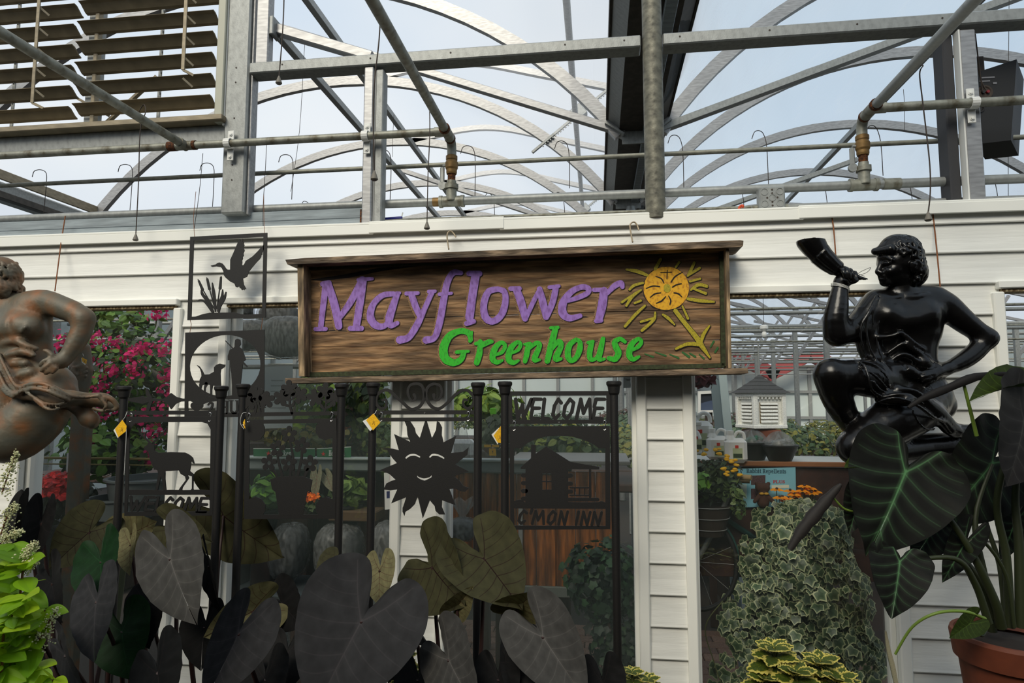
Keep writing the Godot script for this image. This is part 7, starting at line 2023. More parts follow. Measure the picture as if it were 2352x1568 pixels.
func build_far() -> void:
	# far end wall of the greenhouse with its frames, and the truss rows between
	var e := struct("wall_back", "far translucent end wall of the greenhouse with upright frames", "wall", Vector3(0, 0, -24))
	var ew := mat(Color(0.74, 0.78, 0.77), 0.6)
	obj("panel", Geo.new().box(Vector3(1.5, 1.45, -24.1), Vector3(40, 2.9, 0.1)), ew, e)
	for k in 26:
		obj("frame", Geo.new().box(Vector3(-17 + k * 1.4, 1.45, -24.0), Vector3(0.12, 2.9, 0.1)), M.galv, e)
	for y in [0.9, 1.9, 2.9]:
		obj("rail", Geo.new().box(Vector3(1.5, y, -23.98), Vector3(40, 0.1, 0.1)), M.galv, e)
	for s in [-1, 1]:
		var w := struct("wall_left" if s < 0 else "wall_right", "pale translucent side wall of the greenhouse", "wall", Vector3(8.5 * s, 0, -11))
		obj("panel", Geo.new().box(Vector3(-9.0 if s < 0 else 11.5, 1.8, -9.5), Vector3(0.1, 3.6, 29)), ew, w)
		for k in 12:
			obj("frame", Geo.new().box(Vector3(-8.9 if s < 0 else 11.4, 1.8, -1.5 - 1.83 * k), Vector3(0.1, 3.6, 0.08)), M.galv, w)
	var b := struct("wall_rear_added", "plain dark unseen wall added behind the view to shade the white partition", "wall", Vector3(0, 0, 4.6))
	obj("panel", Geo.new().box(Vector3(0, 1.85, 4.65), Vector3(16, 3.7, 0.1)), mat(Color(0.34, 0.33, 0.30), 0.85), b)  # added out of view: shades the lower partition and darkens reflections
	for k in 9:
		var z := -5.4 - 1.83 * k
		var t := thing("far_truss", Vector3(1, 2.85, z), "row %s of grey roof trusses and posts far inside the greenhouse" % ["nearest", "second", "third", "fourth", "fifth", "sixth", "seventh", "eighth", "ninth"][k], "roof truss")
		obj("top_pipe", Geo.new().tube([Vector3(-8.9, 2.87, z), Vector3(11.3, 2.87, z)], 0.03, 8), M.galv, t)
		if k % 2 == 0: obj("low_pipe", Geo.new().tube([Vector3(-8.9, 2.45, z - 0.3), Vector3(11.3, 2.45, z - 0.3)], 0.022, 8), M.galv, t)
		obj("low_pipe", Geo.new().tube([Vector3(-8.9, 2.62 - 0.03 * (k % 3), z + 0.5), Vector3(11.3, 2.62 - 0.03 * (k % 3), z + 0.5)], 0.016, 8), M.pipe, t)
		for x in [-5.9, 0.4, 3.2, 6.7]:
			obj("post", Geo.new().box(Vector3(x + 0.1 * k, 1.4, z), Vector3(0.07, 2.8, 0.07), 0.005), M.galv, t)
			obj("web", Geo.new().bar(Vector3(x + 0.1 * k, 2.3, z), Vector3(x + 0.9 + 0.1 * k, 3.6, z), 0.05, 0.05).bar(Vector3(x + 0.1 * k, 3.4, z - 0.1), Vector3(x + 2.2 + 0.1 * k, 2.87, z - 0.1), 0.05, 0.05), M.alu, t)
	for q in [[5.2, "red shop roof seen far through the greenhouse wall, behind the raised knee"], [8.0, "farther red shop roof beyond the greenhouse wall"]]:
		var rr := thing("red_roof", Vector3(q[0], 2.6, -23.2), q[1], "roof")
		obj("slope", Geo.new().bar(Vector3(q[0] - 1.6, 2.5, -23.2), Vector3(q[0], 3.3, -23.2), 0.5, 0.3, 0.02, Vector3.BACK).bar(Vector3(q[0] + 1.6, 2.5, -23.2), Vector3(q[0], 3.3, -23.2), 0.5, 0.3, 0.02, Vector3.BACK), mat(Color(0.58, 0.24, 0.24), 0.7), rr)
	# bedding plants on long benches, row behind row
	var tones := [
		[Color(0.20, 0.27, 0.15), Color(0.27, 0.32, 0.19), Color(0.40, 0.39, 0.16)], [Color(0.25, 0.32, 0.24), Color(0.30, 0.36, 0.28)],
		[Color(0.30, 0.24, 0.21), Color(0.24, 0.26, 0.19), Color(0.33, 0.23, 0.22)], [Color(0.38, 0.37, 0.15), Color(0.28, 0.31, 0.16)]]
	var bl := blade_mesh(0.34)
	var ords := ["first", "second", "third", "fourth", "fifth", "sixth", "seventh", "eighth"]
	for r in 4:
		var z: float = [-2.66, -3.62, -6.3, -8.15][r]
		var bn := thing("plant_bench", Vector3(1.5, 0, z), "long low plant bench, the %s one back inside the greenhouse" % ords[r], "bench")
		obj("bench_top", Geo.new().box(Vector3(1.7, 0.95, z), Vector3(13, 0.06, 0.86), 0.01), M.darkwood, bn)
		for x in [-4.0, -1.5, 1.0, 3.5, 6.0]:
			obj("leg", Geo.new().box(Vector3(x, 0.46, z), Vector3(0.08, 0.92, 0.7), 0.01), M.darkwood, bn)
		for k in 8:
			var x := -3.6 + k * 1.3 + 0.3 * sin(r * 2.0 + k)
			if r < 2 and x < -0.4: continue
			var c := Vector3(x, 1.16 + 0.05 * sin(k * 1.7 + r), z + 0.15 * cos(k * 2.3))
			var p := thing("bedding_plant", c - Vector3(0, 0.18, 0), "bushy mound of bedding plants, %s along the %s bench" % [ords[k], ords[r]], "plant", "bedding plants on the benches")
			scatter(p, "foliage", bl, M.leafy, 800, c, Vector3(0.62, 0.26, 0.42), 0.05, tones[(r + k) % 4], 0.5, 200 + r * 10 + k, 0.5, true)


func build_bay_left() -> void:
	var bl := blade_mesh(0.36)
	# bougainvillea
	var c: Vector3 = Vector3(-3.05, 1.621, -1.2)
	var b := thing("bougainvillea", Vector3(c.x, 0, c.z), "tall bougainvillea with magenta bracts behind the window beside the bronze statue", "plant")
	obj("trunk", stalk([Vector3(c.x, 0, c.z), c + Vector3(0.1, -0.3, 0), c + Vector3(0, 0.1, 0)], 0.03, 0.012), M.stem_green, b)
	scatter(b, "foliage", bl, M.leafy, 2300, c, Vector3(0.52, 0.56, 0.35), 0.052, [Color(0.22, 0.36, 0.12), Color(0.34, 0.47, 0.16), Color(0.14, 0.24, 0.09), Color(0.10, 0.16, 0.07)], 0.35, 301, 0.2)
	scatter(b, "foliage", bl, M.leafy, 120, Vector3(-3.197, 2.098, -1.25), Vector3(0.35, 0.12, 0.2), 0.07, [Color(0.26, 0.38, 0.16), Color(0.34, 0.45, 0.2)], 0.2, 302, 0.2)
	var k := 0
	for q in [Vector3(-3.122, 1.973, -1), Vector3(-3.315, 1.92, -1), Vector3(-2.931, 1.939, -.95), Vector3(-2.74, 1.91, -.95), Vector3(-2.596, 1.909, -.95), Vector3(-2.924, 1.776, -.9), Vector3(-2.752, 1.775, -.9), Vector3(-2.538, 1.748, -.9), Vector3(-2.975, 1.672, -.9), Vector3(-2.519, 1.645, -.9), Vector3(-2.939, 1.541, -.9), Vector3(-2.708, 1.49, -.9), Vector3(-2.605, 1.541, -.95), Vector3(-2.619, 1.413, -.9), Vector3(-3.014, 1.359, -.9), Vector3(-2.775, 2.145, -1.1), Vector3(-3.349, 1.975, -1), Vector3(-2.801, 1.856, -.92), Vector3(-3.115, 1.833, -.95), Vector3(-2.611, 1.26, -.9)]:
		scatter(b, "bract_cluster", bl, M.petal, 38, q, Vector3(0.10, 0.075, 0.06), 0.030, [Color(0.70, 0.08, 0.36), Color(0.85, 0.16, 0.46), Color(0.58, 0.05, 0.28)], 0.1, 310 + k, 0.0)
		k += 1
	for q in [[Vector3(-3.195, 2.223, -1.2), Vector3(-3.056, 1.99, -1.2)], [Vector3(-2.836, 2.216, -1.2), Vector3(-2.929, 1.932, -1.2)], [Vector3(-3.334, 2.167, -1.2), Vector3(-3.206, 1.877, -1.2)], [Vector3(-3.005, 2.185, -1.2), Vector3(-3.022, 1.933, -1.2)]]:
		obj("twig", Geo.new().tube([q[1], (q[0] + q[1]) / 2 + Vector3(0.03, 0, 0), q[0]], 0.004, 6), M.stem_green, b)
		scatter(b, "foliage", bl, M.leafy, 26, q[0], Vector3(0.06, 0.10, 0.06), 0.06, [Color(0.30, 0.42, 0.18), Color(0.40, 0.5, 0.22)], 0.1, 340 + k, 0.2)
		k += 1
	# red bedding flowers
	c = Vector3(-2.88, 1.067, -.55)
	var r := thing("red_flower_clump", Vector3(c.x, 0, c.z), "mound of red flowers low behind the window under the bronze statue", "plant")
	scatter(r, "foliage", bl, M.leafy, 380, c, Vector3(0.24, 0.14, 0.16), 0.05, [Color(0.10, 0.14, 0.07), Color(0.15, 0.18, 0.09)], 0.3, 351, 0.4)
	scatter(r, "blossom", blade_mesh(0.5, 0.1), M.petal, 420, c + Vector3(0, 0.02, 0.04), Vector3(0.25, 0.14, 0.15), 0.032, [Color(0.72, 0.08, 0.09), Color(0.82, 0.15, 0.14), Color(0.55, 0.05, 0.07)], 0.6, 352, 0.5, true)
	obj("planter", Geo.new().lathe(c - Vector3(0, 0.42, 0), [Vector2(0, 0), Vector2(0.16, 0), Vector2(0.22, 0.3), Vector2(0.21, 0.3), Vector2(0.0, 0.28)], 24), M.black, r)
	var under := thing("trailing_plant", Vector3(-2.894, 1.241, -.8), "green trailing foliage below the bougainvillea", "plant")
	scatter(under, "foliage", bl, M.leafy, 500, Vector3(-2.935, 1.278, -.95), Vector3(0.4, 0.16, 0.2), 0.07, [Color(0.28, 0.42, 0.14), Color(0.36, 0.48, 0.18), Color(0.12, 0.2, 0.08)], 0.3, 355, 0.3)
	# grey pond tubs
	var tub := mat(Color(0.34, 0.37, 0.37), 0.5)
	for q in [[Vector3(-2.357, 1.088, -.55), 0.21, "grey round pond tub behind the deer panel"], [Vector3(-2.464, .992, -.5), 0.17, "lower grey pond tub in front of the other behind the deer stand post"]]:
		var t := thing("pond_tub", q[0], q[2], "tub")
		var w: float = q[1]
		obj("shell", Geo.new().lathe(q[0], [Vector2(0, 0), Vector2(w * 0.9, 0), Vector2(w * 0.97, 0.09), Vector2(w * 1.04, 0.093), Vector2(w * 1.04, 0.103), Vector2(w * 0.94, 0.103), Vector2(w * 0.92, 0.07), Vector2(0, 0.065)], 36), tub, t)
	# rusty lion-faced wall planter with a tag, behind the statue's arm
	c = Vector3(-2.627, 1.75, -.35)
	var l := thing("lion_planter", c - Vector3(0, 0.12, 0), "rusty brown planter with a lion mask, just behind the glass by the bronze elbow", "planter")
	var f := Field.new(c - Vector3(0.07, 0.17, 0.04), c + Vector3(0.07, 0.17, 0.09), 0.006)
	f.chain([Vector4(c.x, c.y + 0.11, c.z, 0.035), Vector4(c.x, c.y, c.z, 0.05), Vector4(c.x, c.y - 0.12, c.z, 0.034)], 0.02)
	for s in [-1, 1]:
		f.chain([Vector4(c.x + s * 0.018, c.y + 0.012, c.z + 0.045, 0.012), Vector4(c.x + s * 0.03, c.y + 0.02, c.z + 0.035, 0.01)], 0.008)
		f.chain([Vector4(c.x + s * 0.012, c.y - 0.022, c.z + 0.052, 0.012)], 0.006)
		f.chain([Vector4(c.x + s * 0.017, c.y + 0.002, c.z + 0.056, 0.004)], 0.004, true)
	f.chain([Vector4(c.x, c.y + 0.01, c.z + 0.055, 0.009), Vector4(c.x, c.y - 0.012, c.z + 0.062, 0.013)], 0.008)
	f.chain([Vector4(c.x - 0.015, c.y - 0.035, c.z + 0.055, 0.004), Vector4(c.x + 0.015, c.y - 0.035, c.z + 0.055, 0.004)], 0.003, true)
	for i in 16:
		var a := TAU * i / 16
		f.chain([Vector4(c.x + cos(a) * 0.034, c.y - 0.005 + sin(a) * 0.038, c.z + 0.036, 0.009), Vector4(c.x + cos(a + 0.3) * 0.05, c.y - 0.005 + sin(a + 0.3) * 0.055, c.z + 0.025, 0.007)], 0.006)
	obj("mask", f.mesh(), M.bronze, l)
	obj("pedestal", Geo.new().box(Vector3(c.x, (c.y - 0.15) / 2, c.z - 0.02), Vector3(0.09, c.y - 0.15, 0.06), 0.008), M.bronze, l)
	price_tag(pts([-2.571,1.812,-2.541,1.799,-2.544,1.777,-2.567,1.791]), -0.28, pts([-2.576,1.808,-2.543,1.795,-2.552,1.773,-2.572,1.786]), [Vector3(-2.576, 1.831, -.29), Vector3(-2.561, 1.817, -.28)], "small yellow price tag on the rusty lion planter")
	obj_thing("shelf_edge", Geo.new().box(Vector3(-2.781, 1.279, -.6), Vector3(0.9, 0.012, 0.02), 0.002).box(Vector3(-2.779, 1.246, -.6), Vector3(0.9, 0.006, 0.02), 0.002), mat(Color(0.42, 0.37, 0.14), 0.5), "thin yellowish shelf edge running across behind the left window", "shelf")
	obj_thing("steel_prop", Geo.new().tube([Vector3(-2.8, .996, -.5), Vector3(-2.801, 1.316, -.5)], 0.012, 12), M.steel, "short shiny upright tube behind the glass above the red flowers", "tube")


func obj_thing(called: String, gm: Geo, m: Material, label: String, category: String, group := "") -> MeshInstance3D:
	var lo := Vector3.ONE * 1e9
	var hi := Vector3.ONE * -1e9
	for p in gm.v:
		lo = lo.min(p)
		hi = hi.max(p)
	var at := Vector3((lo.x + hi.x) / 2, lo.y, (lo.z + hi.z) / 2)
	return solo(called, gm.shift(-at), m, at, label, category, group)


func stand_under(p: Node3D, c: Vector3) -> void:
	# the pot the plant grows in and the pedestal under it
	obj("pot", Geo.new().lathe(c - Vector3(0, 0.12, 0), [Vector2(0, 0), Vector2(0.045, 0), Vector2(0.065, 0.11), Vector2(0.07, 0.11), Vector2(0.07, 0.12), Vector2(0, 0.115)], 18), M.black, p)
	obj("pedestal", Geo.new().box(Vector3(c.x, (c.y - 0.12) / 2, c.z), Vector3(0.1, c.y - 0.13, 0.08), 0.004), M.darkwood, p)


func bale(c: Vector3, r: Vector3, sd: int, label: String, knot := false, called := "wrapped_bale") -> void:
	# a straw coloured load drawn up in crinkled clear plastic
	var t := thing(called, c - Vector3(0, r.y, 0), label, "wrapped bale")
	var n := FastNoiseLite.new()
	n.seed = sd
	n.frequency = 9.0
	var form := func(u: float, v: float, s: float) -> Vector3:
		var a := u * TAU
		var e := (v - 0.5) * PI
		var d := Vector3(cos(e) * cos(a), sin(e), cos(e) * sin(a))
		d = Vector3(signf(d.x) * pow(absf(d.x), 0.75), signf(d.y) * pow(absf(d.y), 0.7), signf(d.z) * pow(absf(d.z), 0.75))
		return c + d * r * (s + 0.10 * n.get_noise_3dv(d * 0.35 + Vector3.ONE * sd) + 0.025 * sin(a * 14.0 + d.y * 9.0))
	obj("load", Geo.new().grid(26, 16, func(u: float, v: float): return form.call(u, v, 0.90), 1, 1), mat(Color(0.20, 0.18, 0.15), 0.9, 0.0, noise_tex(123, 0.06, [[0.0, g(0.4)], [1.0, g(1.0)]], 5), Vector3(4, 4, 4)), t)
	obj("plastic_wrap", Geo.new().grid(36, 22, func(u: float, v: float): return form.call(u, v, 1.0), 1, 1), M.wrap, t)
	if knot:
		obj("gathered_top", Geo.new().grid(30, 8, func(u: float, v: float):
			var a := u * TAU
			var w := 0.012 + 0.045 * pow(v, 1.3) * (1.0 + 0.35 * sin(a * 7.0 + sd))
			return c + Vector3(cos(a) * w, r.y * 0.92 + v * 0.085 + 0.012 * sin(a * 5.0) * v, sin(a) * w)), M.wrap, t)


func build_bay_middle() -> void:
	var bl := blade_mesh(0.36)
	# wrapped bundles on a high rail and the stack below
	bale(Vector3(-1.729, 1.946, -.75), Vector3(0.14, 0.12, 0.08), 1, "upper grey wrapped bundle beside the sign's edge, behind the glass", false, "wrapped_bundle")
	bale(Vector3(-1.966, 1.966, -.8), Vector3(0.13, 0.09, 0.08), 2, "upper grey wrapped bundle behind the hunter panel", false, "wrapped_bundle")
	bale(Vector3(-1.865, 2.094, -.93), Vector3(0.13, 0.08, 0.07), 3, "pale wrapped bundle topmost behind the duck panel's corner", false, "wrapped_bundle")
	bale(Vector3(-2.14, 2.135, -.95), Vector3(0.10, 0.05, 0.07), 4, "flat pale wrapped bundle behind the duck panel", false, "wrapped_bundle")
	obj_thing("hanging_shelf", Geo.new().box(Vector3(-1.788, 1.785, -.8), Vector3(1.1, 0.02, 0.14), 0.004), M.galv, "high shelf carrying the grey wrapped bundles", "shelf")
	for q in [[Vector3(-1.52, .853, -.45), 5, "wrapped bale under the flowerpot panel", 0.085], [Vector3(-1.262, .861, -.45), 6, "wrapped bale between the flowerpot and sun stands", 0.115], [Vector3(-1.013, .874, -.45), 7, "wrapped bale beside the pier under the sun panel", 0.09]]:
		bale(q[0], Vector3(q[3], 0.135, 0.12), q[1], q[2])
	bale(Vector3(-1.48, .517, -.2), Vector3(0.085, 0.11, 0.07), 8, "lowest wrapped bale close behind the glass among the dark leaves")
	bale(Vector3(-1.804, .75, -.45), Vector3(0.06, 0.13, 0.12), 9, "wrapped bale half hidden at the window edge by the flowerpot stand")
	obj_thing("pallet", Geo.new().box(Vector3(-1.346, .678, -.45), Vector3(0.86, 0.03, 0.36), 0.005).box(Vector3(-1.345, .64, -.45), Vector3(0.86, 0.02, 0.3), 0.005), mat(Color(0.35, 0.38, 0.38), 0.7), "low grey pallet under the row of wrapped bales", "pallet")
	# a notice and things on the ledge
	var pn := thing("notice", Vector3(-1.733, 1.44, -.7), "pale paper notice with faint lines beside the hunter panel, behind the glass", "notice")
	obj("sheet", Geo.new().plate(pts([-1.828,1.78,-1.656,1.784,-1.648,1.447,-1.811,1.442]), [], -0.703, -0.7), mat(Color(0.60, 0.63, 0.63), 0.8), pn)
	var ln := Geo.new()
	for k in 7: ln.plate(PackedVector2Array([Vector2(-1.778, 1.708 - k * 0.03), Vector2(-1.707 + 0.01 * (k % 3), 1.708 - k * 0.03), Vector2(-1.707 + 0.01 * (k % 3), 1.708 - k * 0.03 - 0.006), Vector2(-1.778, 1.708 - k * 0.03 - 0.006)]), [], -0.7, -0.699)
	obj("faint_line", ln, mat(Color(0.48, 0.50, 0.50), 0.8), pn)
	# the long grey trough that runs behind both middle windows
	var tr := thing("grey_trough", Vector3(-1.175, 1.222, -.62), "long grey plastic trough running behind the middle windows", "trough")
	var tm := mat(Color(0.42, 0.46, 0.46), 0.5)
	obj("side", Geo.new().box(Vector3(-1.215, 1.262, -.6), Vector3(2.0, 0.062, 0.03), 0.008), tm, tr)
	obj("rim", Geo.new().box(Vector3(-1.21, 1.297, -.585), Vector3(2.0, 0.014, 0.06), 0.004), mat(Color(0.55, 0.59, 0.58), 0.45), tr)
	obj("bed", Geo.new().box(Vector3(-1.308, 1.25, -.85), Vector3(2.0, 0.03, 0.5)), M.darkwood, tr)
	# green banners, white lettering, red star
	var gm := mat(Color(0.07, 0.36, 0.20), 0.5)
	var red := mat(Color(0.75, 0.15, 0.10), 0.5)
	var wm := mat(Color(0.80, 0.84, 0.80), 0.5)
	for q in [[pts([-1.79,1.344,-1.453,1.347,-1.451,1.303,-1.788,1.292]), Vector3(-1.647, 1.321, -.555), Vector3(-1.705, 1.32, -.555), "long green banner with white letters and a red star behind the flowerpot panel", 0.115], [pts([-1.441,1.347,-1.258,1.358,-1.257,1.303,-1.439,1.292]), Vector3(-1.344, 1.324, -.555), Vector3(-1.405, 1.321, -.555), "shorter green banner with white letters and a red star at the flowerpot post", 0.085]]:
		var bn := thing("green_banner", q[1] - Vector3(0, 0.02, 0), q[3], "banner")
		obj("strip", Geo.new().plate(q[0], [], -0.563, -0.56), gm, bn)
		words(bn, "Heineken", q[1] + Vector3(0.012, 0, 0), q[4], 0.03, wm)
		var st := PackedVector2Array()
		for i in 10:
			var a := PI / 2 + TAU * i / 10
			var w := 0.013 if i % 2 == 0 else 0.005
			st.append(Vector2(q[2].x + cos(a) * w, q[2].y + sin(a) * w))
		obj("star", Geo.new().plate(st, [], -0.56, -0.557), red, bn)
		var o: PackedVector2Array = q[0]
		var edge := Geo.new()
		for e in [[0, 1], [3, 2]]: edge.bar(Vector3(o[e[0]].x, o[e[0]].y, -0.56), Vector3(o[e[1]].x, o[e[1]].y, -0.56), 0.003, 0.003)
		obj("edge", edge, wm, bn)
	# plants around the trough
	for q in [
		["foliage_plant", Vector3(-1.697, 1.567, -1.1), Vector3(0.16, 0.28, 0.15), 420, 0.055, [Color(0.45, 0.55, 0.10), Color(0.34, 0.45, 0.12), Color(0.2, 0.3, 0.08)], "bright yellow-green climbing plant between the sign and flowerpot panel"],
		["foliage_plant", Vector3(-1.417, 1.566, -1.2), Vector3(0.16, 0.3, 0.15), 420, 0.06, [Color(0.24, 0.32, 0.12), Color(0.34, 0.40, 0.14), Color(0.12, 0.18, 0.07)], "darker climbing plant between the flowerpot and sun stands"],
		["foliage_plant", Vector3(-1.218, 1.37, -.95), Vector3(0.14, 0.12, 0.12), 260, 0.05, [Color(0.22, 0.30, 0.10), Color(0.34, 0.38, 0.12)], "low green plant on the trough beside the sun stand"],
		["foliage_plant", Vector3(-1.713, 1.363, -1), Vector3(0.3, 0.1, 0.15), 300, 0.05, [Color(0.28, 0.30, 0.10), Color(0.40, 0.36, 0.12), Color(0.2, 0.2, 0.1)], "mossy plants standing in the trough behind the banners"],
		["foliage_plant", Vector3(-1.625, 1.145, -.4), Vector3(0.09, 0.09, 0.08), 160, 0.055, [Color(0.40, 0.56, 0.12), Color(0.30, 0.46, 0.12), Color(0.2, 0.34, 0.12)], "lime green plant below the trough beside the black flowerpot"],
		["foliage_plant", Vector3(-1.243, 1.138, -.5), Vector3(0.08, 0.07, 0.07), 90, 0.08, [Color(0.24, 0.32, 0.12), Color(0.34, 0.42, 0.18)], "spiky green plant in a wooden box between two stands"]]:
		var p := thing(q[0], q[1] - Vector3(0, q[2].y, 0), q[6], "plant")
		scatter(p, "foliage", bl, M.leafy, q[3], q[1], q[2], q[4], q[5], 0.3, 400 + q[3] + int(q[1].x * 50), 0.3)
		obj("stem", Geo.new().tube([q[1] - Vector3(0, q[2].y * 1.1, 0), q[1]], 0.006, 6), M.stem_green, p)
		stand_under(p, q[1] - Vector3(0, q[2].y * 0.9, 0))
	var cal := thing("caladium", Vector3(-1.337, 1.08, -.38), "pale veined caladium leaf behind the black flowerpot", "plant")
	var cm := leaf_mat(Color(0.52, 0.52, 0.42), Color(0.45, 0.22, 0.24), 131, 0.1, 0.7, 0.6, Color(0.3, 0.3, 0.2))
	obj("leaf", leaf_mesh(Vector3(-1.357, 1.219, -.38), Vector3(-1.358, 1.114, -.36), 0.034, 0.0, 0.01, 0.1, 0.1, 0.2, 3), cm, cal)
	obj("leaf", leaf_mesh(Vector3(-1.312, 1.217, -.4), Vector3(-1.273, 1.154, -.38), 0.03, 0.0, 0.01, 0.1, 0.1, -0.2, 4), cm, cal)
	obj("stalk", Geo.new().tube([Vector3(-1.336, 1.028, -.38), Vector3(-1.359, 1.218, -.385)], 0.003, 6), M.stem_green, cal)
	var om := thing("orange_flowers", Vector3(-1.365, 1.052, -.36), "small orange flowers low behind the flowerpot panel", "plant")
	scatter(om, "foliage", bl, M.leafy, 120, Vector3(-1.376, 1.1, -.38), Vector3(0.06, 0.05, 0.05), 0.03, [Color(0.14, 0.2, 0.08), Color(0.2, 0.28, 0.1)], 0.2, 441, 0.3)
	scatter(om, "blossom", blade_mesh(0.5, 0.1), M.petal, 90, Vector3(-1.367, 1.119, -.35), Vector3(0.05, 0.045, 0.03), 0.014, [Color(0.85, 0.45, 0.05), Color(0.75, 0.35, 0.05)], 0.5, 442, 0.3, true)
	obj_thing("plant_box", Geo.new().box(Vector3(-1.188, 1.035, -.48), Vector3(0.24, 0.05, 0.14), 0.006), mat(Color(0.32, 0.24, 0.14), 0.8), "brown wooden plant box above the wrapped bales", "box")
	var pc := thing("price_card", Vector3(-.995, 1.074, -.4), "white price card with a blue panel at the pier beside the sun panel", "card")
	obj("card", Geo.new().plate(pts([-1.027,1.247,-.966,1.252,-.963,1.079,-1.019,1.073]), [], -0.402, -0.4), M.white, pc)
	obj("blue_panel", Geo.new().plate(pts([-1.012,1.16,-.973,1.163,-.972,1.13,-1.011,1.127]), [], -0.4, -0.399), mat(Color(0.08, 0.12, 0.35), 0.6), pc)
	obj("red_print", Geo.new().plate(pts([-.996,1.239,-.974,1.241,-.974,1.214,-.996,1.214]), [], -0.4, -0.399), red, pc)
	for q in [[Vector3(-1.59, 1.41, -1.4) - Vector3(0, 0.55, 0), Vector3(0.3, 1.6, 0.03), Color(0.36, 0.22, 0.15), "red-brown wooden trellis panel far behind the flowerpot stand"], [Vector3(-1.589, 1.412, -1.36), Vector3(0.09, 0.10, 0.03), Color(0.72, 0.34, 0.16), "orange terracotta tile block behind the flowerpot post"], [Vector3(-2.261, 1.475, -1.5) - Vector3(0, 0.65, 0), Vector3(0.5, 1.7, 0.03), Color(0.33, 0.30, 0.22), "mossy brown board wall behind the flowerpot panel"]]:
		obj_thing("garden_panel", Geo.new().box(q[0], q[1], 0.006), mat(q[2], 0.8, 0.0, noise_tex(124, 0.04, [[0.0, g(0.6)], [1.0, g(1.0)]]), Vector3(5, 2, 5)), q[3], "panel")
	obj_thing("side_panel", Geo.new().box(Vector3(-1.777, .985, -1.16) - Vector3(0, 0.25, 0), Vector3(1.0, 1.2, 0.03), 0.006), M.darkwood, "dark board below the trough behind the plants", "board")


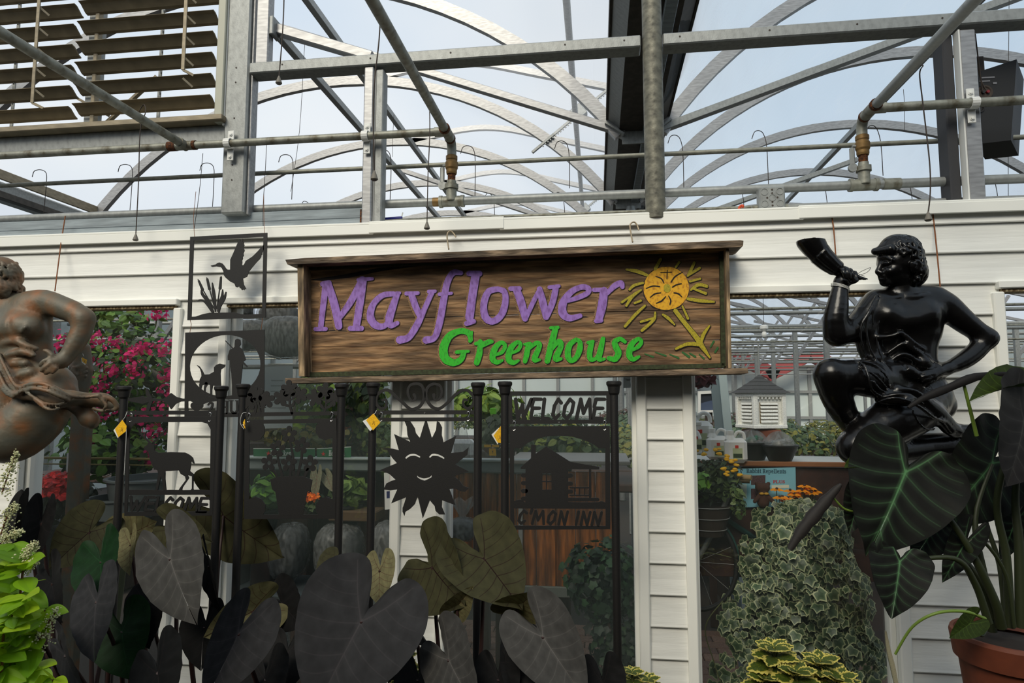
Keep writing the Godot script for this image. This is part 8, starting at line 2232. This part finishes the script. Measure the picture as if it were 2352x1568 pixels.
func build_bay_wood() -> void:
	var bl := blade_mesh(0.36)
	# boarded counter front: each upright board a piece
	var ct := thing("wood_counter", Vector3(-.293, .683, -.62), "counter faced with upright orange-brown boards behind the cabin panel", "counter")
	for k in 9:
		var x := -.798 + k * 0.098
		obj("board", Geo.new().box(Vector3(x + 0.048, .963, -0.62 + 0.002 * (k % 2)), Vector3(0.095, 1.242 - .683, 0.02), 0.003), wood(Color(0.68, 0.40, 0.15), g(0.75), g(1.0), 141 + (k % 2) * 4, Vector3(9, 1, 9), 0.6), ct)
	obj("kick_plate", Geo.new().box(Vector3(-.313, .662, -.61), Vector3(0.88, 0.05, 0.03), 0.004), mat(Color(0.38, 0.40, 0.38), 0.6), ct)
	obj("frame_post", Geo.new().box(Vector3(-.383, .722, -.58), Vector3(0.022, 0.75, 0.02), 0.003), M.galv, ct)
	obj("top", Geo.new().box(Vector3(-.145, 1.292, -.8), Vector3(0.6, 0.02, 0.5), 0.004), mat(Color(0.55, 0.53, 0.50), 0.5), ct)
	var p := thing("wrapped_display", Vector3(-.707, 1.295, -.75), "pale plastic sheet draped over goods beside the sun panel", "wrapped bale")
	obj("sheet", Geo.new().grid(18, 14, func(u: float, v: float): return (Vector3(-.707, 1.295, -.75)) + Vector3((u - 0.5) * 0.24 * (1.3 - v), v * 0.2 * (1.0 - 0.8 * absf(u - 0.35)), 0.05 * sin(u * 9.0) * v)), M.wrap, p)
	obj("goods", Geo.new().box(Vector3(-.729, 1.335, -.82), Vector3(0.14, 0.10, 0.08), 0.02), M.white, p)
	bale(Vector3(-.643, .987, -.42), Vector3(0.07, 0.055, 0.06), 21, "clear knotted plastic bag standing under the sun panel's wavy rays", true, "plastic_bag")
	bale(Vector3(-.513, .749, -.5), Vector3(0.10, 0.03, 0.06), 22, "flattened clear plastic bag low behind the lower stand posts", false, "plastic_bag")
	for q in [[pts([-.568,1.374,-.492,1.374,-.492,1.362,-.568,1.361]), "narrow yellow label above another on the trough"], [pts([-.543,1.355,-.508,1.355,-.506,1.32,-.541,1.32]), "square yellow label with an upward arrow on the trough"]]:
		var c := Vector2.ZERO
		for e in q[0]: c += e / 4.0
		var y := thing("yellow_label", Vector3(c.x, c.y, -0.58), q[1], "label")
		obj("card", Geo.new().plate(q[0], [], -0.581, -0.58), M.tag_yellow, y)
		obj("arrow", Geo.new().stroke([Vector3(c.x, c.y - 0.006, 0.001), Vector3(c.x, c.y + 0.006, 0.001)], -0.58, -0.579, 6).stroke([Vector3(c.x, c.y + 0.007, 0.0004), Vector3(c.x, c.y + 0.003, 0.003)], -0.58, -0.5788, 6), M.cord, y)
	# plants on and behind the counter
	for q in [[Vector3(-.752, 1.564, -1.6), Vector3(0.3, 0.14, 0.2), 260, 0.08, [Color(0.46, 0.54, 0.2), Color(0.34, 0.44, 0.18)], "light green plants behind the scrolled ironwork"], [Vector3(-.218, 1.331, -1.3), Vector3(0.35, 0.14, 0.2), 420, 0.07, [Color(0.24, 0.32, 0.12), Color(0.40, 0.44, 0.14), Color(0.14, 0.2, 0.08)], "dark green plants seen in the arch of the cabin panel"], [Vector3(-.564, 1.42, -1.3), Vector3(0.2, 0.12, 0.2), 260, 0.06, [Color(0.14, 0.18, 0.09), Color(0.2, 0.24, 0.1)], "dark plants on the trough between sun and cabin panels"]]:
		var t := thing("foliage_plant", q[0] - Vector3(0, 0.14, 0), q[5], "plant")
		scatter(t, "foliage", bl, M.leafy, q[2], q[0], q[1], q[3], q[4], 0.3, 500 + q[2] + int(q[0].x * 40), 0.4)
		obj("stem", Geo.new().tube([q[0] - Vector3(0, 0.2, 0), q[0]], 0.008, 6), M.stem_green, t)
		stand_under(t, q[0] - Vector3(0, 0.12, 0))
	obj_thing("green_block", Geo.new().box(Vector3(-.605, 1.532, -1.1), Vector3(0.035, 0.036, 0.03), 0.003), mat(Color(0.40, 0.72, 0.15), 0.6), "small bright green box among the plants behind the sun stand", "box")
	# dark maple at the pier
	var mp: Vector3 = Vector3(.016, .797, -.35)
	var mt := thing("japanese_maple", Vector3(mp.x, 0, mp.z), "dark green maple behind the glass beneath the cabin panel", "plant")
	var mm := ivy_mesh()
	scatter(mt, "foliage", mm, M.leafy, 620, mp, Vector3(0.20, 0.19, 0.14), 0.034, [Color(0.10, 0.17, 0.10), Color(0.14, 0.24, 0.13), Color(0.07, 0.12, 0.08)], 0.2, 521, 0.4)
	scatter(mt, "foliage", mm, M.leafy, 620, mp + Vector3(0.08, -0.3, 0), Vector3(0.17, 0.24, 0.12), 0.034, [Color(0.09, 0.14, 0.09), Color(0.12, 0.19, 0.1), Color(0.05, 0.08, 0.05)], 0.2, 522, 0.4)
	obj("trunk", stalk([Vector3(mp.x, 0, mp.z), mp + Vector3(0.03, -0.3, 0), mp], 0.018, 0.008), M.darkwood, mt)
	# a printed sheet high at the pier
	var ps := thing("notice", Vector3(.144, 1.651, -.15), "grey printed notice behind the glass at the pier below the sign", "notice")
	obj("sheet", Geo.new().plate(pts([.112,1.725,.179,1.729,.177,1.651,.111,1.649]), [], -0.152, -0.15), mat(Color(0.55, 0.57, 0.57), 0.8), ps)
	words(ps, "THEY JUST", Vector3(.145, 1.684, -.149), 0.05, 0.011, M.cord, false, true)
	words(ps, "DIE AN", Vector3(.157, 1.662, -.149), 0.034, 0.010, M.cord, false, true)


func jug(c: Vector3, s: float, label: String, spray := false) -> void:
	var t := thing("spray_bottle" if spray else "white_jug", c, label, "bottle")
	var body := Geo.new()
	for q in [[0.0, 0.092, 0.055], [0.12, 0.095, 0.058]]: pass
	if spray:
		body.lathe(c, [Vector2(0, 0), Vector2(0.042 * s, 0), Vector2(0.045 * s, 0.01 * s), Vector2(0.045 * s, 0.12 * s), Vector2(0.03 * s, 0.16 * s), Vector2(0.016 * s, 0.175 * s), Vector2(0.016 * s, 0.2 * s), Vector2(0, 0.2 * s)], 18)
		obj("trigger_head", Geo.new().box(c + Vector3(0.012, 0.222, 0) * s, Vector3(0.07, 0.035, 0.03) * s, 0.008 * s).box(c + Vector3(0.03, 0.195, 0) * s, Vector3(0.012, 0.04, 0.014) * s, 0.003 * s), M.white, t)
	else:
		body.box(c + Vector3(0, 0.09, 0) * s, Vector3(0.16, 0.18, 0.11) * s, 0.028 * s)
		body.lathe(c + Vector3(-0.035, 0.17, 0) * s, [Vector2(0.04 * s, 0), Vector2(0.026 * s, 0.03 * s), Vector2(0.024 * s, 0.045 * s), Vector2(0, 0.045 * s)], 16)
		body.tube(curve([c + Vector3(-0.01, 0.185, 0) * s, c + Vector3(0.02, 0.225, 0) * s, c + Vector3(0.06, 0.215, 0) * s, c + Vector3(0.068, 0.17, 0) * s], 5), 0.012 * s, 8)
		obj("cap", Geo.new().lathe(c + Vector3(-0.035, 0.21, 0) * s, [Vector2(0.027 * s, 0), Vector2(0.027 * s, 0.025 * s), Vector2(0, 0.027 * s)], 14), M.white, t)
	obj("body", body, M.white, t)
	var z := 0.0462 * s if spray else 0.0555 * s
	obj("paper_label", Geo.new().box(c + Vector3(0.005, 0.07, z) * Vector3(s, s, 1), Vector3(0.07, 0.08, 0.002) * s), mat(Color(0.72, 0.76, 0.60), 0.6), t)
	obj("red_spot", Geo.new().box(c + Vector3(0.0, 0.12, z + 0.001) * Vector3(s, s, 1), Vector3(0.024, 0.022, 0.002) * s), mat(Color(0.80, 0.18, 0.10), 0.6), t)
	obj("print_band", Geo.new().box(c + Vector3(0.005, 0.055, z + 0.0015) * Vector3(s, s, 1), Vector3(0.062, 0.03, 0.002) * s), mat(Color(0.16, 0.24, 0.12), 0.6), t)


func build_bay_right() -> void:
	var bl := blade_mesh(0.36)
	# counter with a pale top
	var ct := thing("display_counter", Vector3(.972, 1.039, -.62), "brown display counter with a pale top behind the ivy", "counter")
	obj("top", Geo.new().box(Vector3(.994, 1.305, -.66), Vector3(1.2, 0.016, 0.36), 0.003), mat(Color(0.72, 0.72, 0.68), 0.45), ct)
	obj("edge", Geo.new().box(Vector3(.938, 1.306, -.475), Vector3(1.2, 0.022, 0.02), 0.003), mat(Color(0.50, 0.32, 0.18), 0.6), ct)
	obj("front", Geo.new().box(Vector3(.935, 1.04, -.5), Vector3(1.2, 0.5, 0.02), 0.003), mat(Color(0.24, 0.13, 0.09), 0.6, 0.0, noise_tex(151, 0.02, [[0.0, g(0.7)], [1.0, g(1.0)]]), Vector3(2, 2, 2)), ct)
	# repellent poster
	var ps := thing("poster", Vector3(.768, 1.11, -.47), "pale blue poster headed Rabbit Repellents on the brown counter front", "poster")
	obj("sheet", Geo.new().plate(pts([.63,1.282,.893,1.292,.89,1.116,.624,1.107]), [], -0.474, -0.47), mat(Color(0.46, 0.68, 0.74), 0.5), ps)
	words(ps, "Rabbit Repellents", Vector3(.764, 1.273, -.469), 0.175, 0.026, mat(Color(0.10, 0.25, 0.32), 0.6))
	words(ps, "PLUS", Vector3(.818, 1.226, -.469), 0.052, 0.013, mat(Color(0.70, 0.06, 0.16), 0.6), true, true, 0.06)
	obj("picture", Geo.new().plate(pts([.696,1.252,.76,1.255,.758,1.213,.695,1.21]), [], -0.47, -0.469), mat(Color(0.35, 0.30, 0.30), 0.6, 0.0, noise_tex(152, 0.1, [[0.2, Color(0.3, 0.3, 0.4)], [0.5, Color(1, 0.7, 0.7)], [0.8, Color(0.8, 1, 1)]]), Vector3(9, 9, 9)), ps)
	obj("picture", Geo.new().plate(pts([.694,1.193,.758,1.196,.756,1.149,.693,1.146]), [], -0.47, -0.469), mat(Color(0.34, 0.28, 0.30), 0.6, 0.0, noise_tex(153, 0.1, [[0.2, Color(0.3, 0.3, 0.4)], [0.5, Color(1, 0.7, 0.7)], [0.8, Color(0.8, 1, 1)]]), Vector3(9, 9, 9)), ps)
	obj("white_box", Geo.new().plate(pts([.785,1.21,.861,1.213,.861,1.199,.785,1.196]), [], -0.47, -0.469), mat(Color(0.78, 0.80, 0.72), 0.6), ps)
	obj("white_box", Geo.new().plate(pts([.631,1.211,.676,1.214,.674,1.149,.629,1.146]), [], -0.47, -0.469), mat(Color(0.68, 0.76, 0.74), 0.6), ps)
	# brown plush toy before the poster
	var b: Vector3 = Vector3(.734, 1.175, -.42)
	var tb := thing("brown_toy", b - Vector3(0, 0.05, 0), "small dark brown plush figure with a yellow bow before the poster", "toy")
	var f := Field.new(b - Vector3(0.06, 0.075, 0.05), b + Vector3(0.06, 0.07, 0.05), 0.005)
	f.chain([Vector4(b.x, b.y - 0.035, b.z, 0.026), Vector4(b.x, b.y, b.z, 0.022)], 0.01)
	f.chain([Vector4(b.x - 0.012, b.y + 0.03, b.z, 0.021), Vector4(b.x + 0.012, b.y + 0.03, b.z, 0.02)], 0.01)
	for s in [-1, 1]:
		f.chain([Vector4(b.x + s * 0.026, b.y + 0.048, b.z, 0.009)], 0.004)
		f.chain([Vector4(b.x + s * 0.02, b.y - 0.008, b.z + 0.01, 0.01), Vector4(b.x + s * 0.04, b.y - 0.03, b.z + 0.016, 0.009)], 0.005)
	obj("body", f.mesh(), mat(Color(0.22, 0.12, 0.07), 0.9), tb)
	obj("bow", Geo.new().ball(b + Vector3(-0.01, 0.006, 0.024), Vector3(0.012, 0.006, 0.005), 8, 6).ball(b + Vector3(0.01, 0.006, 0.024), Vector3(0.012, 0.006, 0.005), 8, 6), mat(Color(0.66, 0.50, 0.12), 0.7), tb)
	# orange cone flowers on top of the ivy
	var rd := thing("orange_coneflowers", Vector3(.873, 1.152, -.4), "row of orange coneflowers rising just above the ivy", "plant")
	var om := mat(Color(0.98, 0.64, 0.03), 0.6)
	om.backlight_enabled = true
	om.backlight = Color(0.9, 0.55, 0.03)
	var pet := ovate(0.030, 0.007, 0.0, 0.35, 4)
	var q := RandomNumberGenerator.new()
	q.seed = 51
	for i in 16:
		var c: Vector3 = (Vector3(.789, 1.192, -.4)).lerp(Vector3(.959, 1.195, -.4), i / 15.0) + Vector3(q.randfn() * 0.006, q.randfn() * 0.014, q.randfn() * 0.02)
		for k in 9:
			var a := TAU * k / 9
			lay(rd, "petal", pet, om, c, Vector3(cos(a), 0.1, sin(a) * 0.8 + 0.2), Vector3(0, 0.8, 0.5))
		obj("flower_eye", Geo.new().ball(c + Vector3(0, 0.004, 0.002), Vector3(0.006, 0.006, 0.006), 8, 6), M.darkwood, rd)
		obj("stem", Geo.new().tube([c, c - Vector3(0, 0.12, 0.02)], 0.0018, 5), M.stem_green, rd)
	# ivy: the largest leaves singly, the rest together
	var iv := thing("variegated_ivy", Vector3(.839, -.386, -.42), "great mound of white-edged variegated ivy behind the glass", "plant")
	var im := Image.create(64, 8, false, Image.FORMAT_RGB8)
	for x in 64:
		for y in 8:
			var t := x / 63.0
			im.set_pixel(x, y, (Color(0.20, 0.29, 0.17) if t < 0.45 + 0.15 * sin(y * 2.1) else Color(0.30, 0.38, 0.26)) if t < 0.80 + 0.06 * sin(y * 1.7) else Color(0.66, 0.68, 0.52))
	var tex := ImageTexture.create_from_image(im)
	var ims := []
	for k in 3:
		var m := mat([Color(1, 1, 1), Color(0.78, 0.80, 0.78), Color(0.60, 0.62, 0.60)][k], 0.5)
		m.albedo_texture = tex
		m.backlight_enabled = true
		m.backlight = Color(0.4, 0.4, 0.35)
		ims.append(m)
	var leaf := ivy_mesh()
	var core: Vector3 = Vector3(.863, .492, -.42)
	var mm := MultiMesh.new()
	mm.transform_format = MultiMesh.TRANSFORM_3D
	mm.mesh = leaf
	mm.instance_count = 1500
	for i in 1800:
		var a := q.randf_range(-1.0, 1.0)
		var h := q.randf()
		var w := lerpf(0.33, 0.15, pow(h, 1.6)) * (1.0 + 0.10 * sin(h * 17.0 + a * 5.0))
		if h > 0.93: w *= sqrt(maxf(0.05, (1.0 - h) / 0.07))
		var dep := sqrt(maxf(0.0, 1.0 - a * a)) * 0.24
		var y0 := .356
		var y1 := 1.169
		var p := Vector3(core.x + a * w * 1.05 - 0.012 + 0.02 * h, lerpf(y0, y1, h), core.z + dep * q.randf_range(0.55, 1.0) + 0.03 * sin(a * 9.0 + h * 15.0))
		var face := Vector3(a * 0.9 + q.randfn() * 0.35, 0.35 + q.randfn() * 0.35, 0.9 + q.randfn() * 0.2).normalized()
		var down := Vector3(q.randfn() * 0.5, -1.0, 0.1)
		var s := q.randf_range(0.022, 0.046)
		if i < 300:
			lay(iv, "leaf", leaf, ims[q.randi() % 3], p + Vector3(0, 0, 0.02), down - face * down.dot(face), face, s * 1.1)
		else:
			var y := (down - face * down.dot(face)).normalized()
			mm.set_instance_transform(i - 300, Transform3D(Basis(y.cross(face) * s, y * s, face * s), p - where(iv)))
	var rest := MultiMeshInstance3D.new()
	rest.name = "ivy_foliage"
	rest.multimesh = mm
	rest.material_override = ims[1]
	rest.set_meta("kind", "stuff")
	iv.add_child(rest, true)
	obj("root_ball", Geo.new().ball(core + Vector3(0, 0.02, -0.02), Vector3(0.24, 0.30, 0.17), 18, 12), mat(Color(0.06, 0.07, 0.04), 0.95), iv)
	obj("trailing_stem", Geo.new().tube(curve([Vector3(.525, .737, -.3), Vector3(.449, .625, -.3), Vector3(.482, .482, -.3), Vector3(.515, .377, -.3)], 5), 0.0025, 5).tube(curve([Vector3(.566, .921, -.3), Vector3(.457, .936, -.3), Vector3(.419, .879, -.3)], 5), 0.0015, 5), M.stem_green, iv)
	build_bike()
	# pots, jugs, cupola and banners on the counter
	jug(Vector3(.444, 1.352, -.42), 0.62, "white spray bottle nearest the pier on the counter", true)
	jug(Vector3(.479, 1.354, -.55), 0.80, "tall white jug behind the spray bottle at the pier")
	jug(Vector3(.554, 1.319, -.5), 0.62, "white jug with a red spot, middle of the three by the mums")
	jug(Vector3(.628, 1.311, -.46), 0.62, "white jug with a red spot, nearest the black pots")
	var pb := mat(Color(0.07, 0.07, 0.075), 0.5)
	for e in [[Vector3(.733, 1.312, -.6), 0.055, 0.085, "tall black pot holding green wrapped packets on the counter"], [Vector3(.84, 1.316, -.52), 0.05, 0.075, "wide black bowl full of crumpled clear plastic on the counter"]]:
		var c: Vector3 = e[0]
		var w: float = e[1]
		var p := thing("black_pot", c, e[3], "pot")
		obj("shell", Geo.new().lathe(c, [Vector2(0, 0), Vector2(w, 0), Vector2(w * 1.62, e[2] * 0.9), Vector2(w * 1.7, e[2] * 0.92), Vector2(w * 1.7, e[2]), Vector2(w * 1.5, e[2]), Vector2(w * 1.4, e[2] * 0.85), Vector2(0, e[2] * 0.8)], 28), pb, p)
		obj("wrapping", Geo.new().grid(24, 10, func(u: float, v: float):
			var a := u * TAU
			var rr := w * 1.45 * cos(v * PI / 2)
			return c + Vector3(cos(a) * rr, e[2] * 0.85 + 0.05 * sin(v * PI / 2) * (1.0 + 0.5 * sin(a * 5.0 + w * 90.0)), sin(a) * rr)), M.wrap, p)
		obj("packet", Geo.new().box(c + Vector3(-0.01, e[2] + 0.012, 0.02), Vector3(0.06, 0.022, 0.05), 0.006, Basis(Vector3.BACK, 0.2)).box(c + Vector3(0.03, e[2] + 0.02, 0.01), Vector3(0.04, 0.02, 0.04), 0.006, Basis(Vector3.BACK, -0.3)), mat(Color(0.22, 0.42, 0.32) if w > 0.052 else Color(0.5, 0.52, 0.52), 0.5), p)
	# cupola
	var cu: Vector3 = Vector3(1.111, 1.408, -2)
	var t := thing("cupola", cu, "white wooden roof cupola with louvred sides and a grey shingled cap", "cupola")
	var hw := 0.105
	var hh := 0.225
	var wm := mat(Color(0.96, 0.96, 0.93), 0.6, 0.0, noise_tex(154, 0.05, [[0.0, g(0.75)], [0.5, g(1.0)]]), Vector3(8, 8, 8))
	var turn := Basis(Vector3.UP, 0.32)
	obj("body", Geo.new().box(cu + Vector3(0, hh / 2, 0), Vector3(hw * 2 - 0.02, hh, hw * 2 - 0.02), 0.004, turn), wm, t)
	for s in [-1, 1]:
		for e in [-1, 1]:
			obj("corner_post", Geo.new().box(cu + turn * Vector3(s * hw, hh / 2, e * hw), Vector3(0.03, hh, 0.03), 0.003, turn), wm, t)
	obj("cornice", Geo.new().box(cu + Vector3(0, hh, 0), Vector3(hw * 2.3, 0.03, hw * 2.3), 0.004, turn), wm, t)
	obj("base", Geo.new().box(cu + Vector3(0, 0.01, 0), Vector3(hw * 2.35, 0.025, hw * 2.35), 0.004, turn), wm, t)
	for face in [0, 1]:
		var fb := turn * (Basis.IDENTITY if face == 0 else Basis(Vector3.UP, -PI / 2))
		obj("louvre_recess", Geo.new().box(cu + fb * Vector3(0, hh * 0.46, hw - 0.008), Vector3(hw * 1.25, hh * 0.62, 0.006), 0.0, fb), mat(Color(0.50, 0.45, 0.36), 0.8), t)
		for k in 6:
			obj("louvre_slat", Geo.new().box(cu + fb * Vector3(0, hh * (0.2 + 0.105 * k), hw), Vector3(hw * 1.2, 0.018, 0.008), 0.002, fb * Basis(Vector3.RIGHT, -0.5)), wm, t)
		for k in 7:
			obj("dentil", Geo.new().box(cu + fb * Vector3(-hw * 0.78 + k * hw * 0.26, hh - 0.022, hw + 0.004), Vector3(0.012, 0.016, 0.012), 0.001, fb), wm, t)
	var rf := Geo.new()
	var shm := mat(Color(0.30, 0.30, 0.30), 0.85, 0.0, noise_tex(155, 0.06, [[0.0, g(0.7)], [1.0, g(1.0)]]), Vector3(9, 9, 9))
	for k in 5:
		var y0 := hh + 0.012 + k * 0.026
		var w0 := hw * 1.32 * pow(1.0 - k / 5.0, 1.15) + 0.004
		var w1 := hw * 1.32 * pow(1.0 - (k + 1) / 5.0, 1.15)
		var lo := []
		var hi := []
		for e in [[-1, -1], [1, -1], [1, 1], [-1, 1]]:
			lo.append(cu + turn * Vector3(e[0] * w0, y0, e[1] * w0))
			hi.append(cu + turn * Vector3(e[0] * w1, y0 + 0.026, e[1] * w1))
		for e in 4:
			rf.quad(lo[e], lo[(e + 1) % 4], hi[(e + 1) % 4], hi[e], lo[e] + lo[(e + 1) % 4] - cu * 2.0)
	obj("cap", rf, shm, t)
	obj("finial", Geo.new().tube([cu + Vector3(0, hh + 0.13, 0), cu + Vector3(0, hh + 0.36, 0)], 0.006, 8).bar(cu + Vector3(-0.06, hh + 0.26, 0), cu + Vector3(0.06, hh + 0.28, 0), 0.008, 0.008), M.galv, t)
	obj_thing("cupola_stand", Geo.new().box(Vector3(cu.x, cu.y / 2 - 0.005, cu.z), Vector3(0.22, cu.y - 0.01, 0.22), 0.01), mat(Color(0.45, 0.24, 0.16), 0.8), "reddish stand under the white cupola", "stand")
	var dk := [[Vector3(.86, 1.579, -1.5), 0.055, "tall grey leaning board beside the cupola", Color(0.42, 0.48, 0.50)], [Vector3(.884, 1.593, -1.45), 0.03, "tall pale printed board leaning against the grey one", Color(0.66, 0.72, 0.72)]]
	for e in dk:
		obj_thing("leaning_board", Geo.new().box(Vector3(e[0].x - 0.06, (e[0].y + 0.2) / 2, e[0].z), Vector3(e[1] * 1.6, e[0].y + 0.2, 0.012), 0.003, Basis(Vector3.BACK, 0.07)), mat(e[3], 0.5), e[2], "board")
	var pic := thing("picture", Vector3(.802, 1.513, -2.2), "white framed dark picture with a blue check cloth far behind the mums", "picture")
	obj("frame", Geo.new().plate(pts([.726,1.661,.876,1.667,.872,1.51,.722,1.504]), [pts([.744,1.639,.86,1.645,.857,1.526,.741,1.522])], -2.22, -2.19), M.white, pic)
	obj("image", Geo.new().plate(pts([.741,1.642,.863,1.648,.86,1.523,.737,1.519]), [], -2.215, -2.21), mat(Color(0.10, 0.13, 0.18), 0.5), pic)
	obj("check_cloth", Geo.new().plate(pts([.742,1.573,.859,1.604,.857,1.526,.741,1.522]), [], -2.21, -2.207), mat(Color(0.35, 0.42, 0.55), 0.7, 0.0, noise_tex(156, 0.2, [[0.45, g(0.4)], [0.55, g(1.0)]], 1), Vector3(6, 6, 6)), pic)
	obj("easel", Geo.new().box(Vector3(.802, 1.513 / 2, -2.23), Vector3(0.05, 1.513, 0.03)), M.darkwood, pic)
	var hl: Vector3 = Vector3(.508, 1.705, -.6)
	var hg := thing("hanging_plant", hl, "dark red leaved plant hanging in the corner above the jugs", "plant")
	scatter(hg, "foliage", bl, M.leafy, 110, hl, Vector3(0.07, 0.05, 0.05), 0.045, [Color(0.28, 0.10, 0.12), Color(0.36, 0.16, 0.16), Color(0.2, 0.1, 0.1)], 0.1, 611, 0.0)
	var lamp := thing("lamp_holder", Vector3(1.235, 2.098, -2.4), "white bare bulb holder hung among the far trusses", "lamp")
	var lc: Vector3 = Vector3(1.252, 2.131, -2.4)
	obj("cap", Geo.new().lathe(lc, [Vector2(0.012, -0.02), Vector2(0.03, 0.0), Vector2(0.03, 0.02), Vector2(0.015, 0.03), Vector2(0, 0.03)], 14), M.white, lamp)
	obj("bulb", Geo.new().ball(lc - Vector3(0, 0.045, 0), Vector3(0.02, 0.028, 0.02), 12, 8), M.white, lamp)
	obj("wire", Geo.new().tube([lc + Vector3(0, 0.03, 0), lc + Vector3(0, 0.5, 0)], 0.002, 5), M.wire, lamp)


func build_bike() -> void:
	var bl := blade_mesh(0.36)
	# bicycle with a flower basket, mostly hidden
	var b := thing("bicycle", Vector3(.465, .51, -.42), "old teal bicycle carrying a basket of flowers behind the pier", "bicycle")
	var teal := mat(Color(0.14, 0.30, 0.28), 0.45, 0.2)
	var c: Vector3 = Vector3(.439, .865, -.44)
	var ring := []
	var fend := []
	for i in 33:
		var a := TAU * i / 32
		ring.append(c + Vector3(cos(a) * 0.17, sin(a) * 0.21, 0.03 * cos(a)))
		if i <= 18: fend.append(c + Vector3(cos(a - 0.3) * 0.185, sin(a - 0.3) * 0.225, 0.0))
	obj("wheel", Geo.new().tube(ring, 0.011, 8), M.black, b)
	obj("fender", Geo.new().tube(fend, 0.017, 8, true, 0.4), teal, b)
	var sp := Geo.new()
	for i in 12: sp.tube([c, ring[i * 32 / 12]], 0.0011, 4)
	obj("spokes", sp, M.galv, b)
	obj("fork", Geo.new().tube([c, Vector3(.536, 1.045, -.42), Vector3(.584, 1.185, -.4)], 0.012, 8), M.galv, b)
	obj("frame_tube", Geo.new().tube([Vector3(.616, 1.163, -.42), Vector3(.569, 1.062, -.44), Vector3(.723, .957, -.5)], 0.013, 8), teal, b)
	obj("handlebar", Geo.new().tube(curve([Vector3(.561, 1.259, -.42), Vector3(.61, 1.253, -.38), Vector3(.643, 1.254, -.34)], 4), 0.008, 8), M.galv, b)
	obj("grip", Geo.new().tube([Vector3(.597, 1.258, -.37), Vector3(.667, 1.258, -.33)], 0.0125, 10), mat(Color(0.55, 0.47, 0.32), 0.7), b)
	obj("grip", Geo.new().tube([Vector3(.618, 1.235, -.42), Vector3(.674, 1.236, -.4)], 0.0115, 10), mat(Color(0.45, 0.38, 0.26), 0.7), b)
	obj("stay", Geo.new().tube([Vector3(.439, 1.085, -.4), Vector3(.448, .856, -.4)], 0.004, 6), M.steel, b)
	var k: Vector3 = Vector3(.486, 1.086, -.4)
	var bk := thing("flower_basket", k - Vector3(0, 0.09, 0), "wire basket lined with brown fibre on the bicycle", "basket")
	obj("liner", Geo.new().lathe(k - Vector3(0, 0.09, 0), [Vector2(0, 0), Vector2(0.07, 0.0), Vector2(0.105, 0.13), Vector2(0.1, 0.13), Vector2(0.0, 0.11)], 24), mat(Color(0.16, 0.11, 0.07), 0.95), bk)
	var wr := Geo.new()
	for y in [0.03, 0.08, 0.13]:
		var l := []
		for i in 25: l.append(k + Vector3(cos(TAU * i / 24) * (0.075 + y * 0.27), y - 0.09, sin(TAU * i / 24) * (0.075 + y * 0.27)))
		wr.tube(l, 0.002, 5)
	obj("wire_hoop", wr, M.galv, bk)
	var m: Vector3 = Vector3(.515, 1.242, -.4)
	var ch := thing("yellow_mums", m - Vector3(0, 0.1, 0), "round bushy plant with yellow flowers in the bicycle basket", "plant")
	scatter(ch, "foliage", bl, M.leafy, 700, m, Vector3(0.125, 0.10, 0.10), 0.03, [Color(0.13, 0.18, 0.08), Color(0.18, 0.24, 0.10), Color(0.09, 0.13, 0.06)], 0.4, 621, 0.4)
	var q := RandomNumberGenerator.new()
	q.seed = 77
	var ym := mat(Color(0.88, 0.68, 0.04), 0.6)
	ym.backlight_enabled = true
	ym.backlight = Color(0.6, 0.5, 0.03)
	for f in [Vector3(.437, 1.37, -.34), Vector3(.482, 1.377, -.36), Vector3(.525, 1.375, -.36), Vector3(.538, 1.36, -.33), Vector3(.558, 1.34, -.31), Vector3(.574, 1.329, -.3), Vector3(.588, 1.336, -.31), Vector3(.546, 1.296, -.29), Vector3(.553, 1.28, -.29), Vector3(.595, 1.292, -.3), Vector3(.617, 1.271, -.32), Vector3(.463, 1.36, -.33), Vector3(.568, 1.35, -.32), Vector3(.598, 1.314, -.31)]:
		var g2 := Geo.new()
		for i in 3: g2.ball(f + Vector3(q.randfn() * 0.004, q.randfn() * 0.003, q.randfn() * 0.003), Vector3(0.011, 0.006, 0.011), 8, 5)
		obj("flower_head", g2, ym, ch)
	var lg := thing("trailing_plant", Vector3(.436, 1.196, -.3), "light green lobed leaves spilling from the basket at the pier", "plant")
	scatter(lg, "foliage", ivy_mesh(), M.leafy, 50, Vector3(.436, 1.245, -.28), Vector3(0.05, 0.05, 0.03), 0.03, [Color(0.34, 0.48, 0.14), Color(0.26, 0.4, 0.12)], 0.2, 631, 0.3)
	scatter(lg, "foliage", bl, M.leafy, 130, Vector3(.601, 1.162, -.3), Vector3(0.035, 0.10, 0.04), 0.026, [Color(0.2, 0.27, 0.14), Color(0.27, 0.33, 0.16)], 0.1, 632, 0.2)
